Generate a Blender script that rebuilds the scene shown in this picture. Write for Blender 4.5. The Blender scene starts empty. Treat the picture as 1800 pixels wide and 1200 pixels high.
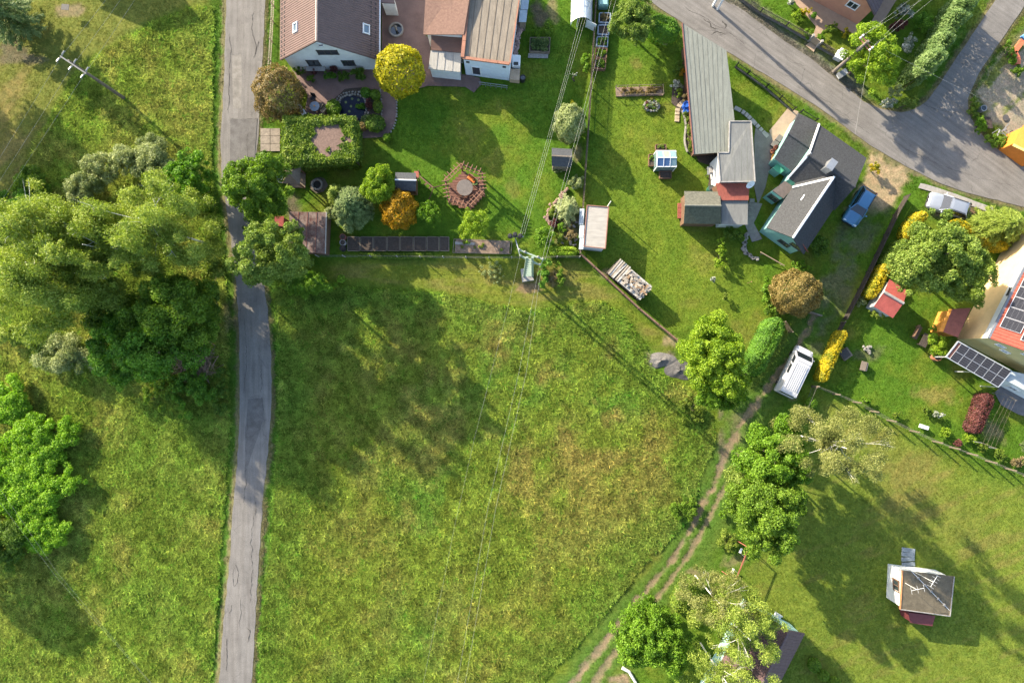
import bpy, bmesh, math, random
import numpy as np
from mathutils import Vector, Matrix
R = math.radians
rng = np.random.default_rng(7); random.seed(7)
sc = bpy.context.scene; col = sc.collection

# ------------------------------------------------------------------ camera, world, sun, exposure
F = 1230.0; H = 70.0; TILT = R(1.45)
cam_d = bpy.data.cameras.new('camera'); cam = bpy.data.objects.new('camera', cam_d); col.objects.link(cam)
cam_d.sensor_width = 36.0; cam_d.lens = 36.0*F/1800.0; cam_d.clip_end = 3000.0; cam_d.clip_start = 0.5
cam.location = (0, 0, H); cam.rotation_euler = (TILT, 0, 0); sc.camera = cam
SUN_EL = R(24.5); SUN_DIR = Vector((-0.745*math.cos(SUN_EL), 0.667*math.cos(SUN_EL), math.sin(SUN_EL))).normalized()
world = bpy.data.worlds.new('World'); sc.world = world; world.use_nodes = True
wn = world.node_tree; wn.nodes.clear()
sky = wn.nodes.new('ShaderNodeTexSky'); sky.sky_type = 'NISHITA'; sky.sun_disc = False
sky.sun_elevation = SUN_EL; sky.sun_rotation = math.atan2(SUN_DIR.x, SUN_DIR.y) % (2*math.pi)
sky.air_density = 1.0; sky.dust_density = 1.6; sky.ozone_density = 1.0
bg = wn.nodes.new('ShaderNodeBackground'); bg.inputs['Strength'].default_value = 0.15
wo = wn.nodes.new('ShaderNodeOutputWorld')
wn.links.new(sky.outputs[0], bg.inputs[0]); wn.links.new(bg.outputs[0], wo.inputs[0])
sun_d = bpy.data.lights.new('sun', 'SUN'); sun_d.energy = 4.5; sun_d.angle = R(0.55); sun_d.color = (1.0, 0.885, 0.70)
sun = bpy.data.objects.new('sun', sun_d); col.objects.link(sun)
sun.rotation_euler = SUN_DIR.to_track_quat('Z', 'Y').to_euler(); sun.location = (-60, 50, 60)
sc.view_settings.view_transform = 'Standard'; sc.view_settings.look = 'None'
sc.view_settings.gamma = 1.0; sc.view_settings.use_curve_mapping = False
sc.view_settings.exposure = 1.68
sc.cycles.max_bounces = 6; sc.cycles.diffuse_bounces = 3; sc.cycles.transparent_max_bounces = 6
sc.cycles.use_denoising = True

# ------------------------------------------------------------------ photograph pixel -> place on a level of known height
_ct, _st = math.cos(TILT), math.sin(TILT)
def P(px, py, z=0.0):
    u, v = px-900.0, 600.0-py
    y, zz = v*_ct + F*_st, v*_st - F*_ct
    k = (H-z)/(-zz)
    return Vector((u*k, y*k, z))
def PL(pts, z=0.0): return [P(a, b, z) for a, b in pts]
def MP(px, z=0.0): return px*(H-z)/F          # pixels -> metres at a level

# ------------------------------------------------------------------ helpers
def tag(o, label=None, cat=None, group=None, kind=None):
    if label: o['label'] = label
    if cat: o['category'] = cat
    if group: o['group'] = group
    if kind: o['kind'] = kind
    return o
def empty(name, loc, label=None, cat=None, group=None, rz=0.0):
    o = bpy.data.objects.new(name, None); col.objects.link(o); o.empty_display_size = 0.3
    o.location = loc; o.rotation_euler = (0, 0, rz)
    return tag(o, label, cat, group)
def link(name, me, parent=None, local=False):
    o = bpy.data.objects.new(name, me); col.objects.link(o)
    if parent is not None:
        o.parent = parent
        if not local:                        # mesh is in world coordinates: keep it there
            o.matrix_parent_inverse = wmat(parent).inverted()
    return o
def wmat(o):
    m = Matrix.LocRotScale(o.location, o.rotation_euler, o.scale)
    if o.parent is not None: m = wmat(o.parent) @ o.matrix_parent_inverse @ m
    return m
class MB:
    def __init__(s): s.v = []; s.f = []
    def add(s, vs, fs):
        b = len(s.v); s.v += [tuple(x) for x in vs]; s.f += [tuple(i+b for i in f) for f in fs]; return s
    def box(s, c, size, rz=0.0, ry=0.0, rx=0.0):
        x, y, z = size[0]/2, size[1]/2, size[2]/2
        m = Matrix.Rotation(rz, 3, 'Z') @ Matrix.Rotation(ry, 3, 'Y') @ Matrix.Rotation(rx, 3, 'X'); c = Vector(c)
        vs = [c + m @ Vector((a*x, b*y, d*z)) for d in (-1, 1) for a, b in ((-1,-1),(1,-1),(1,1),(-1,1))]
        return s.add(vs, [(3,2,1,0),(4,5,6,7),(0,1,5,4),(1,2,6,5),(2,3,7,6),(3,0,4,7)])
    def bar(s, a, b, w, h, up=(0,0,1)):
        a, b = Vector(a), Vector(b); d = (b-a).normalized(); up = Vector(up)
        if abs(d.dot(up)) > 0.98: up = Vector((1,0,0))
        sx = d.cross(up).normalized(); sy = sx.cross(d).normalized()
        o = [(-w/2,-h/2),(w/2,-h/2),(w/2,h/2),(-w/2,h/2)]
        vs = [p + sx*i + sy*j for p in (a, b) for i, j in o]
        return s.add(vs, [(3,2,1,0),(4,5,6,7),(0,1,5,4),(1,2,6,5),(2,3,7,6),(3,0,4,7)])
    def prism(s, pts, z0, z1):
        pts = [Vector((p[0], p[1])) for p in pts]; n = len(pts)
        if sum(pts[i].x*pts[(i+1)%n].y - pts[(i+1)%n].x*pts[i].y for i in range(n)) < 0: pts = pts[::-1]
        z1s = z1 if isinstance(z1, (list, tuple)) else [z1]*n
        vs = [(p.x, p.y, z0) for p in pts] + [(p.x, p.y, z) for p, z in zip(pts, z1s)]
        return s.add(vs, [tuple(range(n))[::-1], tuple(range(n, 2*n))] + [(i, (i+1)%n, n+(i+1)%n, n+i) for i in range(n)])
    def tube(s, pts, rad, n=6, caps=True):
        pts = [Vector(p) for p in pts]; k = len(pts)
        rad = rad if isinstance(rad, (list, tuple)) else [rad]*k
        vs = []; fs = []
        for i, p in enumerate(pts):
            d = (pts[min(i+1, k-1)] - pts[max(i-1, 0)]).normalized()
            up = Vector((0,0,1)) if abs(d.z) < 0.95 else Vector((1,0,0))
            a = d.cross(up).normalized(); b = a.cross(d).normalized()
            for j in range(n):
                t = 2*math.pi*j/n; vs.append(p + (a*math.cos(t) + b*math.sin(t))*rad[i])
        for i in range(k-1):
            for j in range(n): fs.append((i*n+j, (i+1)*n+j, (i+1)*n+(j+1)%n, i*n+(j+1)%n))
        if caps: fs += [tuple(range(n)), tuple(range((k-1)*n, k*n))[::-1]]
        return s.add(vs, fs)
    def lathe(s, c, prof, n=16):
        c = Vector(c); vs = []; fs = []; k = len(prof)
        for r, z in prof:
            for j in range(n):
                t = 2*math.pi*j/n; vs.append(c + Vector((r*math.cos(t), r*math.sin(t), z)))
        for i in range(k-1):
            for j in range(n): fs.append((i*n+j, i*n+(j+1)%n, (i+1)*n+(j+1)%n, (i+1)*n+j))
        fs += [tuple(range(n))[::-1], tuple(range((k-1)*n, k*n))]
        return s.add(vs, fs)
    def slab(s, q, t, up=None):
        """a plate: top corners q (counter-clockwise seen from its upper side), thickness t downwards"""
        q = [Vector(p) for p in q]; n = len(q)
        nv = sum(((q[i]-q[0]).cross(q[i+1]-q[0]) for i in range(1, n-1)), Vector())
        if nv.z < 0: q = q[::-1]; nv = -nv
        nv.normalize()
        vs = q + [p - nv*t for p in q]
        return s.add(vs, [tuple(range(n)), tuple(range(n, 2*n))[::-1]] + [(i, n+i, n+(i+1)%n, (i+1)%n) for i in range(n)])
    def ribs(s, q, n, w, h, frac=0.5):
        """n raised strips on a sloping quad, running from edge q0q1 to edge q3q2"""
        a, b, c, d = [Vector(p) for p in q]; nv = (b-a).cross(d-a)
        if nv.z < 0: nv = -nv
        nv.normalize()
        for i in range(n):
            t = (i+0.5)/n; p = a.lerp(b, t); e = d.lerp(c, t)
            wv = (b-a).normalized()*w/2
            vs = [p-wv, p+wv, p+wv*frac+nv*h, p-wv*frac+nv*h, e-wv, e+wv, e+wv*frac+nv*h, e-wv*frac+nv*h]
            s.add(vs, [(0,1,2,3),(7,6,5,4),(3,2,6,7),(1,5,6,2),(0,3,7,4)])
        return s
    def build(s, name, mat, parent=None, smooth=False, bevel=0.0, local=False):
        me = bpy.data.meshes.new(name); me.from_pydata(s.v, [], s.f)
        if mat is not None: me.materials.append(mat)
        if bevel > 0:
            bm = bmesh.new(); bm.from_mesh(me)
            bmesh.ops.bevel(bm, geom=[e for e in bm.edges], offset=bevel, segments=1, affect='EDGES', clamp_overlap=True)
            bm.to_mesh(me); bm.free()
        if smooth: me.polygons.foreach_set('use_smooth', [True]*len(me.polygons))
        me.update()
        return link(name, me, parent, local)
def npmesh(name, v, quads, mat, attrs=None, parent=None, smooth=False, local=False):
    """fast mesh of quads (N,4) from numpy; attrs: {name: (type, array)} on points"""
    me = bpy.data.meshes.new(name); nv, nq = len(v), len(quads); w = quads.shape[1] if nq else 4
    me.vertices.add(nv); me.vertices.foreach_set('co', np.asarray(v, np.float32).ravel())
    if nq:
        me.loops.add(nq*w); me.loops.foreach_set('vertex_index', np.asarray(quads, np.int32).ravel())
        me.polygons.add(nq); me.polygons.foreach_set('loop_start', np.arange(0, nq*w, w, dtype=np.int32))
    me.update(calc_edges=True)
    if smooth and nq: me.polygons.foreach_set('use_smooth', np.ones(nq, bool))
    for k, (ty, arr) in (attrs or {}).items():
        a = me.attributes.new(k, ty, 'POINT')
        arr = np.asarray(arr, np.float32)
        if ty == 'FLOAT_COLOR':
            a.data.foreach_set('color', np.hstack([arr, np.ones((len(arr), 1), np.float32)]).ravel())
        elif ty == 'FLOAT_VECTOR': a.data.foreach_set('vector', arr.ravel())
        else: a.data.foreach_set('value', arr.ravel())
    if mat is not None: me.materials.append(mat)
    return link(name, me, parent, local)

# ------------------------------------------------------------------ materials
MATS = {}
def nodes(name):
    m = bpy.data.materials.new(name); m.use_nodes = True; nt = m.node_tree
    return m, nt, nt.nodes['Principled BSDF'], nt.nodes.new, nt.links.new
def ramp(nt, stops):
    r = nt.nodes.new('ShaderNodeValToRGB'); e = r.color_ramp.elements
    while len(e) < len(stops): e.new(0.5)
    for i, (p, c) in enumerate(stops): e[i].position = p; e[i].color = (*c, 1)
    return r
def mat(name, c, rough=0.8, var=0.18, scale=3.0, bump=0.15, metal=0.0, c2=None, spec=0.3, detail=6, fine=None, coat=0.0, stretch=None):
    """weathered plain surface: two-scale noise on the colour, fine relief"""
    if name in MATS: return MATS[name]
    m, nt, b, N, L = nodes(name)
    tc = N('ShaderNodeTexCoord'); src = tc.outputs['Object']
    if stretch:
        mp = N('ShaderNodeMapping'); mp.inputs['Scale'].default_value = stretch; L(src, mp.inputs[0]); src = mp.outputs[0]
    n1 = N('ShaderNodeTexNoise'); n1.inputs['Scale'].default_value = scale; n1.inputs['Detail'].default_value = detail; n1.inputs['Roughness'].default_value = 0.65
    L(src, n1.inputs['Vector'])
    n2 = N('ShaderNodeTexNoise'); n2.inputs['Scale'].default_value = fine or scale*7; n2.inputs['Detail'].default_value = 3; L(src, n2.inputs['Vector'])
    lo = tuple(x*(1-var) for x in c); hi = c2 if c2 else tuple(min(1, x*(1+var)) for x in c)
    r = ramp(nt, [(0.32, lo), (0.68, hi)]); L(n1.outputs['Fac'], r.inputs[0])
    mx = N('ShaderNodeMix'); mx.data_type = 'RGBA'; mx.blend_type = 'OVERLAY'; mx.inputs['Factor'].default_value = min(1.0, var*2.2)
    L(r.outputs[0], mx.inputs[6])
    r2 = ramp(nt, [(0.3, (0.35,)*3), (0.7, (0.65,)*3)]); L(n2.outputs['Fac'], r2.inputs[0]); L(r2.outputs[0], mx.inputs[7])
    L(mx.outputs[2], b.inputs['Base Color'])
    b.inputs['Roughness'].default_value = rough; b.inputs['Metallic'].default_value = metal
    b.inputs['Specular IOR Level'].default_value = spec; b.inputs['Coat Weight'].default_value = coat
    if bump:
        bp = N('ShaderNodeBump'); bp.inputs['Strength'].default_value = bump; bp.inputs['Distance'].default_value = 0.03
        L(n2.outputs['Fac'], bp.inputs['Height']); L(bp.outputs[0], b.inputs['Normal'])
    MATS[name] = m; return m
def glass(name='window_glass', c=(0.03, 0.04, 0.05), rough=0.06):
    if name in MATS: return MATS[name]
    m, nt, b, N, L = nodes(name)
    b.inputs['Base Color'].default_value = (*c, 1); b.inputs['Roughness'].default_value = rough
    b.inputs['Specular IOR Level'].default_value = 0.8; b.inputs['Coat Weight'].default_value = 0.5
    MATS[name] = m; return m
def leafmat(name, dark, mid, light, trans=0.35, rough=0.55):
    """foliage: per-leaf tint attribute t picks the colour"""
    if name in MATS: return MATS[name]
    m = bpy.data.materials.new(name); m.use_nodes = True; nt = m.node_tree; nt.nodes.clear(); N, L = nt.nodes.new, nt.links.new
    at = N('ShaderNodeAttribute'); at.attribute_name = 't'
    r = ramp(nt, [(0.0, dark), (0.5, mid), (1.0, light)]); L(at.outputs['Fac'], r.inputs[0])
    d = N('ShaderNodeBsdfPrincipled'); d.inputs['Roughness'].default_value = rough; d.inputs['Specular IOR Level'].default_value = 0.25
    L(r.outputs[0], d.inputs['Base Color'])
    tr = N('ShaderNodeBsdfTranslucent'); hs = N('ShaderNodeHueSaturation'); hs.inputs['Value'].default_value = 1.25; hs.inputs['Saturation'].default_value = 1.1
    L(r.outputs[0], hs.inputs['Color']); L(hs.outputs[0], tr.inputs[0])
    mx = N('ShaderNodeMixShader'); mx.inputs[0].default_value = trans
    L(d.outputs[0], mx.inputs[1]); L(tr.outputs[0], mx.inputs[2])
    o = N('ShaderNodeOutputMaterial'); L(mx.outputs[0], o.inputs[0])
    MATS[name] = m; return m
# ------------------------------------------------------------------ ground
_tab = np.random.default_rng(3).random((256, 256))
def vnoise(x, y, seed=0):
    x = np.asarray(x, float) + seed*17.31; y = np.asarray(y, float) + seed*9.77
    xi = np.floor(x).astype(int); yi = np.floor(y).astype(int); fx, fy = x-xi, y-yi
    fx = fx*fx*(3-2*fx); fy = fy*fy*(3-2*fy)
    g = lambda a, b: _tab[(xi+a) & 255, (yi+b) & 255]
    return (g(0,0)*(1-fx)+g(1,0)*fx)*(1-fy) + (g(0,1)*(1-fx)+g(1,1)*fx)*fy
def fbm(x, y, s, seed=0, oct=4):
    r = 0; a = 1; t = 0
    for i in range(oct):
        r = r + a*vnoise(x/s*2**i, y/s*2**i, seed+i*3); t += a; a *= 0.55
    return r/t
def sstep(a, b, x): t = np.clip((x-a)/(b-a), 0, 1); return t*t*(3-2*t)
def poly_sd(x, y, pts):
    """signed distance to a polygon, positive inside"""
    d = np.full(x.shape, 1e9); ins = np.zeros(x.shape, bool); n = len(pts)
    for i in range(n):
        ax, ay = pts[i][0], pts[i][1]; bx, by = pts[(i+1)%n][0], pts[(i+1)%n][1]
        ex, ey = bx-ax, by-ay; t = np.clip(((x-ax)*ex+(y-ay)*ey)/(ex*ex+ey*ey+1e-9), 0, 1)
        d = np.minimum(d, (x-ax-t*ex)**2 + (y-ay-t*ey)**2)
        c = ((ay > y) != (by > y)); c &= x < (bx-ax)*(y-ay)/(by-ay+1e-12)+ax; ins ^= c
    d = np.sqrt(d); return np.where(ins, d, -d)
def line_d(x, y, pts):
    d = np.full(x.shape, 1e9)
    for i in range(len(pts)-1):
        ax, ay = pts[i][0], pts[i][1]; bx, by = pts[i+1][0], pts[i+1][1]
        ex, ey = bx-ax, by-ay; t = np.clip(((x-ax)*ex+(y-ay)*ey)/(ex*ex+ey*ey+1e-9), 0, 1)
        d = np.minimum(d, (x-ax-t*ex)**2 + (y-ay-t*ey)**2)
    return np.sqrt(d)
def smooth(pts, step=0.5, closed=False):
    """Catmull-Rom resampling of a polyline"""
    pts = [Vector((p[0], p[1])) for p in pts]; n = len(pts); out = []
    for i in range(n if closed else n-1):
        p0 = pts[(i-1)%n] if closed or i > 0 else pts[0]; p1 = pts[i]; p2 = pts[(i+1)%n]; p3 = pts[(i+2)%n] if closed or i+2 < n else pts[-1]
        k = max(1, int((p2-p1).length/step))
        for j in range(k):
            t = j/k
            out.append(0.5*((2*p1) + (p2-p0)*t + (2*p0-5*p1+4*p2-p3)*t*t + (3*p1-p0-3*p2+p3)*t**3))
    if not closed: out.append(pts[-1])
    return out
ROADL_L = PL([(400,-90),(397,0),(393,150),(388,260),(392,330),(405,420),(414,500),(419,560),(421,650),(420,760),(411,880),(402,1000),(392,1100),(385,1200),(379,1290)])
ROADL_R = PL([(471,-90),(466,0),(462,90),(456,200),(450,280),(444,370),(448,430),(462,490),(470,540),(476,620),(476,720),(470,800),(461,900),(454,1000),(448,1100),(442,1200),(436,1290)])
ROADR = PL([(1050,-70),(1140,0),(1198,40),(1277,90),(1330,122),(1400,165),(1450,196),(1530,255),(1600,296),(1640,316),(1700,338),(1800,364),(1900,392),
            (1900,330),(1800,287),(1770,272),(1745,257),(1711,215),(1702,186),(1706,160),(1726,121),(1758,74),(1800,12),(1840,-60),
            (1785,-60),(1750,0),(1680,104),(1650,150),(1628,178),(1607,192),(1585,197),(1548,191),(1518,178),(1480,148),(1430,107),(1370,66),(1300,14),(1272,0),(1200,-70)])
MEADOW_C = PL([(480,505),(560,498),(640,508),(710,513),(784,518),(857,532),(910,543),(941,548),(980,538),(1008,531),(1057,532),(1085,548),(1113,581),(1137,612),(1150,650),(1205,680),(1245,712),
               (1256,745),(1248,795),(1230,840),(1222,885),(1195,930),(1140,980),(1080,1058),(1020,1125),(950,1200),(880,1280),(440,1290),(452,1200),(457,1120),(466,1020),(477,920),(483,830),(489,740),(490,650),(484,540)])
MEADOW_L = PL([(375,12),(330,15),(262,44),(200,80),(142,118),(100,185),(66,246),(30,330),(0,410),(-90,560),(-90,1290),(362,1290),(370,1200),(380,1060),(388,950),(396,850),(403,760),(402,640),(398,500),(384,400),(372,300),(372,150)])
DRYYARD = PL([(1440,690),(1560,745),(1680,800),(1800,840),(1900,880),(1900,1300),(1330,1300),(1300,1000),(1380,900),(1400,780)])
YARD1 = PL([(470,440),(640,240),(690,140),(1040,20),(1018,445)])
YARD2 = PL([(1050,100),(1200,100),(1220,300),(1330,440),(1360,520),(1240,600),(1180,590),(1030,450)])
STRIP = PL([(560,455),(1018,456),(1185,592),(1200,650),(1137,612),(1085,548),(1008,531),(941,548),(857,532),(710,513),(560,498)])
TLAWN = PL([(-90,-90),(385,-90),(385,5),(330,15),(262,44),(142,118),(66,246),(0,410),(-90,560)])
RUT_A = PL([(1432,560),(1400,610),(1372,655),(1333,705),(1302,750),(1276,800),(1256,850),(1238,885),(1220,918),(1205,945),(1171,999),(1137,1038),(1105,1079),(1061,1133),(1010,1197),(960,1262)])
RUT_B = PL([(1300,795),(1284,840),(1262,880),(1240,925),(1203,988),(1158,1048),(1140,1070)])
RUT_C = PL([(1083,1146),(1056,1182),(1030,1230)])
SITE = PL([(1712,160),(1745,120),(1790,60),(1830,20),(1900,60),(1900,330),(1800,272),(1770,235),(1735,205)])
DRIVE = PL([(1532,268),(1600,300),(1592,330),(1572,352),(1548,372),(1520,400),(1490,440),(1462,480),(1440,470),(1470,420),(1495,365),(1520,310)])
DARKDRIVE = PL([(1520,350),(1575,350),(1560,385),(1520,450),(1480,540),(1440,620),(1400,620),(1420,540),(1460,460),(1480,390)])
C = lambda *a: np.array(a)
LAWN = C(.064,.130,.011); LAWN2 = C(.112,.150,.016); MEAD = C(.098,.128,.020); MEAD2 = C(.146,.122,.036); MEADG = C(.070,.122,.019)
DRY = C(.165,.145,.040); BARE = C(.21,.165,.095); DIRT = C(.200,.148,.094); SOIL = C(.085,.066,.052); VERGE = C(.062,.135,.018); RED = C(.17,.105,.07)
def mixc(c, new, m): return c + (new-c)*m[:, None]
def blob(x, y, px, py, rp, soft=0.6, seed=1, amp=0.8):
    p = P(px, py); r = MP(rp) if not isinstance(rp, tuple) else 1.0
    if isinstance(rp, tuple): d = np.hypot((x-p.x)/MP(rp[0]), (y-p.y)/MP(rp[1]))
    else: d = np.hypot(x-p.x, y-p.y)/r
    return sstep(1.0, 1.0-soft, d + (fbm(x, y, 0.9, seed)-0.5)*amp*2)
def ground_masks(x, y):
    w = (fbm(x, y, 0.8, 5)-0.5)
    roadl = poly_sd(x, y, smooth(ROADL_L, 1.5)+smooth(ROADL_R, 1.5)[::-1]); roadr = poly_sd(x, y, ROADR)
    m = {}
    m['road'] = np.maximum(roadl, roadr); m['roadl'] = roadl; m['roadr'] = roadr
    m['mc'] = sstep(-0.15, 0.25, poly_sd(x, y, smooth(MEADOW_C, 1.0, True)) + w*0.5)
    m['ml'] = sstep(-0.15, 0.25, poly_sd(x, y, MEADOW_L) + w*0.6)
    a = line_d(x, y, smooth(RUT_A, 1.0)); b = line_d(x, y, smooth(RUT_B, 1.0)); c = line_d(x, y, smooth(RUT_C, 1.0))
    n = fbm(x, y, 1.6, 8); nf = fbm(x, y, 0.5, 11)
    tr = .92*sstep(0.44, 0.14, a + (nf-.5)*.9 + (n-.5)*.7)
    tr = np.maximum(tr, .85*sstep(0.36, 0.14, b + (nf-.5)*.5 + (n-.5)*.35)); tr = np.maximum(tr, .8*sstep(0.5, 0.2, c+(nf-.5)*.6))
    m['track'] = tr; m['tracknear'] = np.minimum(np.minimum(a, b), c)
    return m
def ground_col(x, y, m):
    n1 = fbm(x, y, 7.0, 1); n2 = fbm(x, y, 2.2, 2); n3 = fbm(x, y, 0.7, 3); n4 = fbm(x, y, 14.0, 4, 3)
    c = np.tile(LAWN, (len(x), 1)); c = mixc(c, LAWN2, sstep(.40, .66, n1*.5+n2*.5))
    c = mixc(c, LAWN2*1.02, .55*sstep(-1, 2, poly_sd(x, y, YARD2))); c = mixc(c, DRY, .35*sstep(.56, .74, n2)*sstep(.45, .6, n1))
    # dry lawn, lower right, with mowing streaks
    k = sstep(-1, 2.5, poly_sd(x, y, DRYYARD)); st = fbm(x*0.9+y*0.35, (y*0.9-x*0.35)*4.5, 3.0, 21)
    c = mixc(c, C(.122,.158,.022), k*.9); c = mixc(c, C(.155,.156,.034), k*.75*sstep(.44, .66, n4*.5+n1*.3+st*.2)); c = mixc(c, C(.19,.135,.05), k*.25*sstep(.50, .62, n1*.35+st*.65))
    k = sstep(-.5, 1.5, poly_sd(x, y, STRIP)); st = fbm(x*.6, y*4.0, 3.0, 23)
    c = mixc(c, C(.130,.150,.020), k*.85); c = mixc(c, DRY, k*.75*sstep(.42, .62, st)); 
    k = sstep(-.5, 1.0, poly_sd(x, y, TLAWN)); st = fbm(x*.75+y*.65, (y*.75-x*.65)*3, 3.0, 24)
    c = mixc(c, C(.135,.140,.030), k*.85); c = mixc(c, C(.20,.135,.06), k*.45*sstep(.48, .66, st*.5+n1*.5))
    c = mixc(c, BARE, .85*blob(x, y, 118, 18, (34, 16), seed=31)); c = mixc(c, SOIL*1.4, .7*blob(x, y, 20, 90, (34, 28), seed=32)); c = mixc(c, SOIL*1.3, .6*blob(x, y, 50, 105, (30, 12), seed=33))
    # verge beside the left lane and the street
    v = np.maximum(sstep(2.2, 1.2, -m['roadl'] + (n2-.5)*.8)*1.0, .55*sstep(1.8, .8, -m['roadr'] + (n2-.5)*.8))
    c = mixc(c, VERGE, .75*v)
    c = mixc(c, DRY*.9, .55*v*sstep(.5, .62, n3*.4+n2*.6)*(m['roadr'] > -3)*(m['roadl'] < -5))
    # meadows
    mm = m['mc']; q = P(1000, 700); hot = np.exp(-(((x-q.x)/17)**2 + ((y-q.y)/11)**2))
    mc = np.tile(MEAD, (len(x), 1)); mc = mixc(mc, MEADG, sstep(.46, .64, n1*.55+n2*.45)); mc = mixc(mc, MEAD2, np.clip(.40+.60*hot, 0, 1)*sstep(.38, .58, n2*.5+n4*.5))
    mc = mixc(mc, MEADG*.92, .6*sstep(5, 1.0, poly_sd(x, y, MEADOW_C)+(n2-.5)*4)); mc = mixc(mc, DRY, .35*sstep(.6, .75, n3*.5+n2*.5))
    c = mixc(c, mc, mm)
    mm = m['ml']; q = P(270, 130); q2 = P(230, 800)
    ml = np.tile(MEADG*.3+MEAD*.7, (len(x), 1)); ml = mixc(ml, C(.118,.142,.028), sstep(.38, .58, n1*.5+n2*.5)); ml = mixc(ml, DRY*.95, .35*sstep(.54, .70, n2*.6+n3*.4)); ml = mixc(ml, MEADG, .4*sstep(.55, .7, n4))
    c = mixc(c, ml, mm)
    # track, drives, bare and dug patches, one painted shade strip
    near = sstep(3.2, .8, m['tracknear'] + (n2-.5)*2.4); c = mixc(c, LAWN*.6+DIRT*.25, near*.5)
    c = mixc(c, VERGE, .6*sstep(1.6, .7, m['tracknear']+(n2-.5)*.8)); c = mixc(c, DIRT, m['track'])
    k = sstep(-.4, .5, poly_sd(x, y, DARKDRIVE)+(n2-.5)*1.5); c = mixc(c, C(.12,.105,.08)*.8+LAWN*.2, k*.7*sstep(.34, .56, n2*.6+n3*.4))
    k = sstep(-.4, .3, poly_sd(x, y, DRIVE)+(n3-.5)*1.4); yy = sstep(P(0,400).y, P(0,350).y, y+(n2-.5)*3); c = mixc(c, C(.30,.225,.135), k*yy*.95)
    k = sstep(-.3, .5, poly_sd(x, y, SITE)+(n3-.5)*1.2); st = fbm((x+y)*.7, (y-x)*2.4, 3.0, 27)
    c = mixc(c, C(.25,.21,.15), k); c = mixc(c, LAWN2, k*.8*sstep(.55, .66, st*.7+n3*.3))
    for a in ((1662,372,(40,16),BARE,.8,41),(1712,372,(26,13),RED,.9,42),(925,507,(28,12),RED*1.2,.75,43),(862,482,(32,18),DRY,.7,44),(1180,600,(22,12),BARE*1.1,.85,45),
              (1065,478,14,BARE,.7,46),(345,636,(32,26),SOIL*1.6,.85,47),(400,565,(9,40),BARE*.8,.6,48),(1640,695,(46,22),DRY*1.1,.8,49),(1748,760,(30,26),BARE*.9,.7,50),(1235,1010,(20,8),BARE,.6,51),
              (1290,985,(22,14),BARE*.9,.6,52),(1283,955,(14,20),RED*.9,.5,53),(1215,1005,(16,8),BARE,.7,54),(1380,960,6,BARE,.6,55),(1300,745,(20,40),DIRT*.8,.5,56),(1268,775,(8,60),SOIL*1.7,.6,57),  # the last, narrow strip paints the shaded band left of the track
              (973,10,(12,34),BARE,.7,58),(948,28,(16,38),SOIL*1.2,.85,59),(1085,1195,(34,10),DIRT*1.1,.9,60),(1394,700,(12,14),BARE,.7,61),(515,365,(16,34),SOIL*1.3,.8,62),(1530,620,(40,16),SOIL*1.2,.5,63),
              (1118,110,(12,14),DRY,.6,64),(1000,400,(30,40),SOIL*1.5,.7,65),(780,305,1,DRY,.1,66),(1014,265,(10,20),BARE*.9,.7,67),(1160,632,(26,18),SOIL*1.6,.8,68),(1255,30,(26,16),SOIL*1.1,.3,69),(900,330,(14,20),DRY,.4,70)):
        c = mixc(c, a[3], a[4]*blob(x, y, a[0], a[1], a[2], seed=a[5]))
    c = mixc(c, BARE*.8, .8*sstep(.55, .15, -m['road']+(n3-.5)*.9)*(m['road'] < .3))
    c = mixc(c, C(.13,.12,.105), .85*sstep(2.4, 1.0, line_d(x, y, PL([(1180,-60),(1310,30),(1380,85),(1440,125),(1490,165)]))+(n3-.5)*1.4))
    c *= (0.80 + 0.40*n3)[:, None]
    return np.clip(c, .004, .6)
def axis(a, b, s):
    core = list(np.arange(a, b+s/2, s)); o = []; d = s
    p = b
    while p < 700: d = min(d*1.35, 60); p += d; o.append(p)
    q = a; l = []; d = s
    while q > -700: d = min(d*1.35, 60); q -= d; l.append(q)
    return np.array(l[::-1] + core + o)
gx = axis(-57, 57, 0.25); gy = axis(-40, 40, 0.25)
GX, GY = np.meshgrid(gx, gy); X = GX.ravel(); Y = GY.ravel()
gm = ground_masks(X, Y); gcol = ground_col(X, Y, gm)
Z = (fbm(X, Y, 5.0, 60)-.5)*0.10 + (gm['mc']+gm['ml'])*((fbm(X, Y, 1.3, 61)-.35)*.16) - gm['track']*0.07 - 0.10
Z = np.where(gm['road'] > -0.5, Z + (-0.035-Z)*sstep(-.5, 0., gm['road']), Z); Z = np.where(gm['road'] > .35, -0.07, Z); Z = np.minimum(Z, -0.012)
nx, ny = len(gx), len(gy)
idx = np.arange(nx*ny).reshape(ny, nx)
quads = np.stack([idx[:-1,:-1].ravel(), idx[:-1,1:].ravel(), idx[1:,1:].ravel(), idx[1:,:-1].ravel()], 1)
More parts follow.
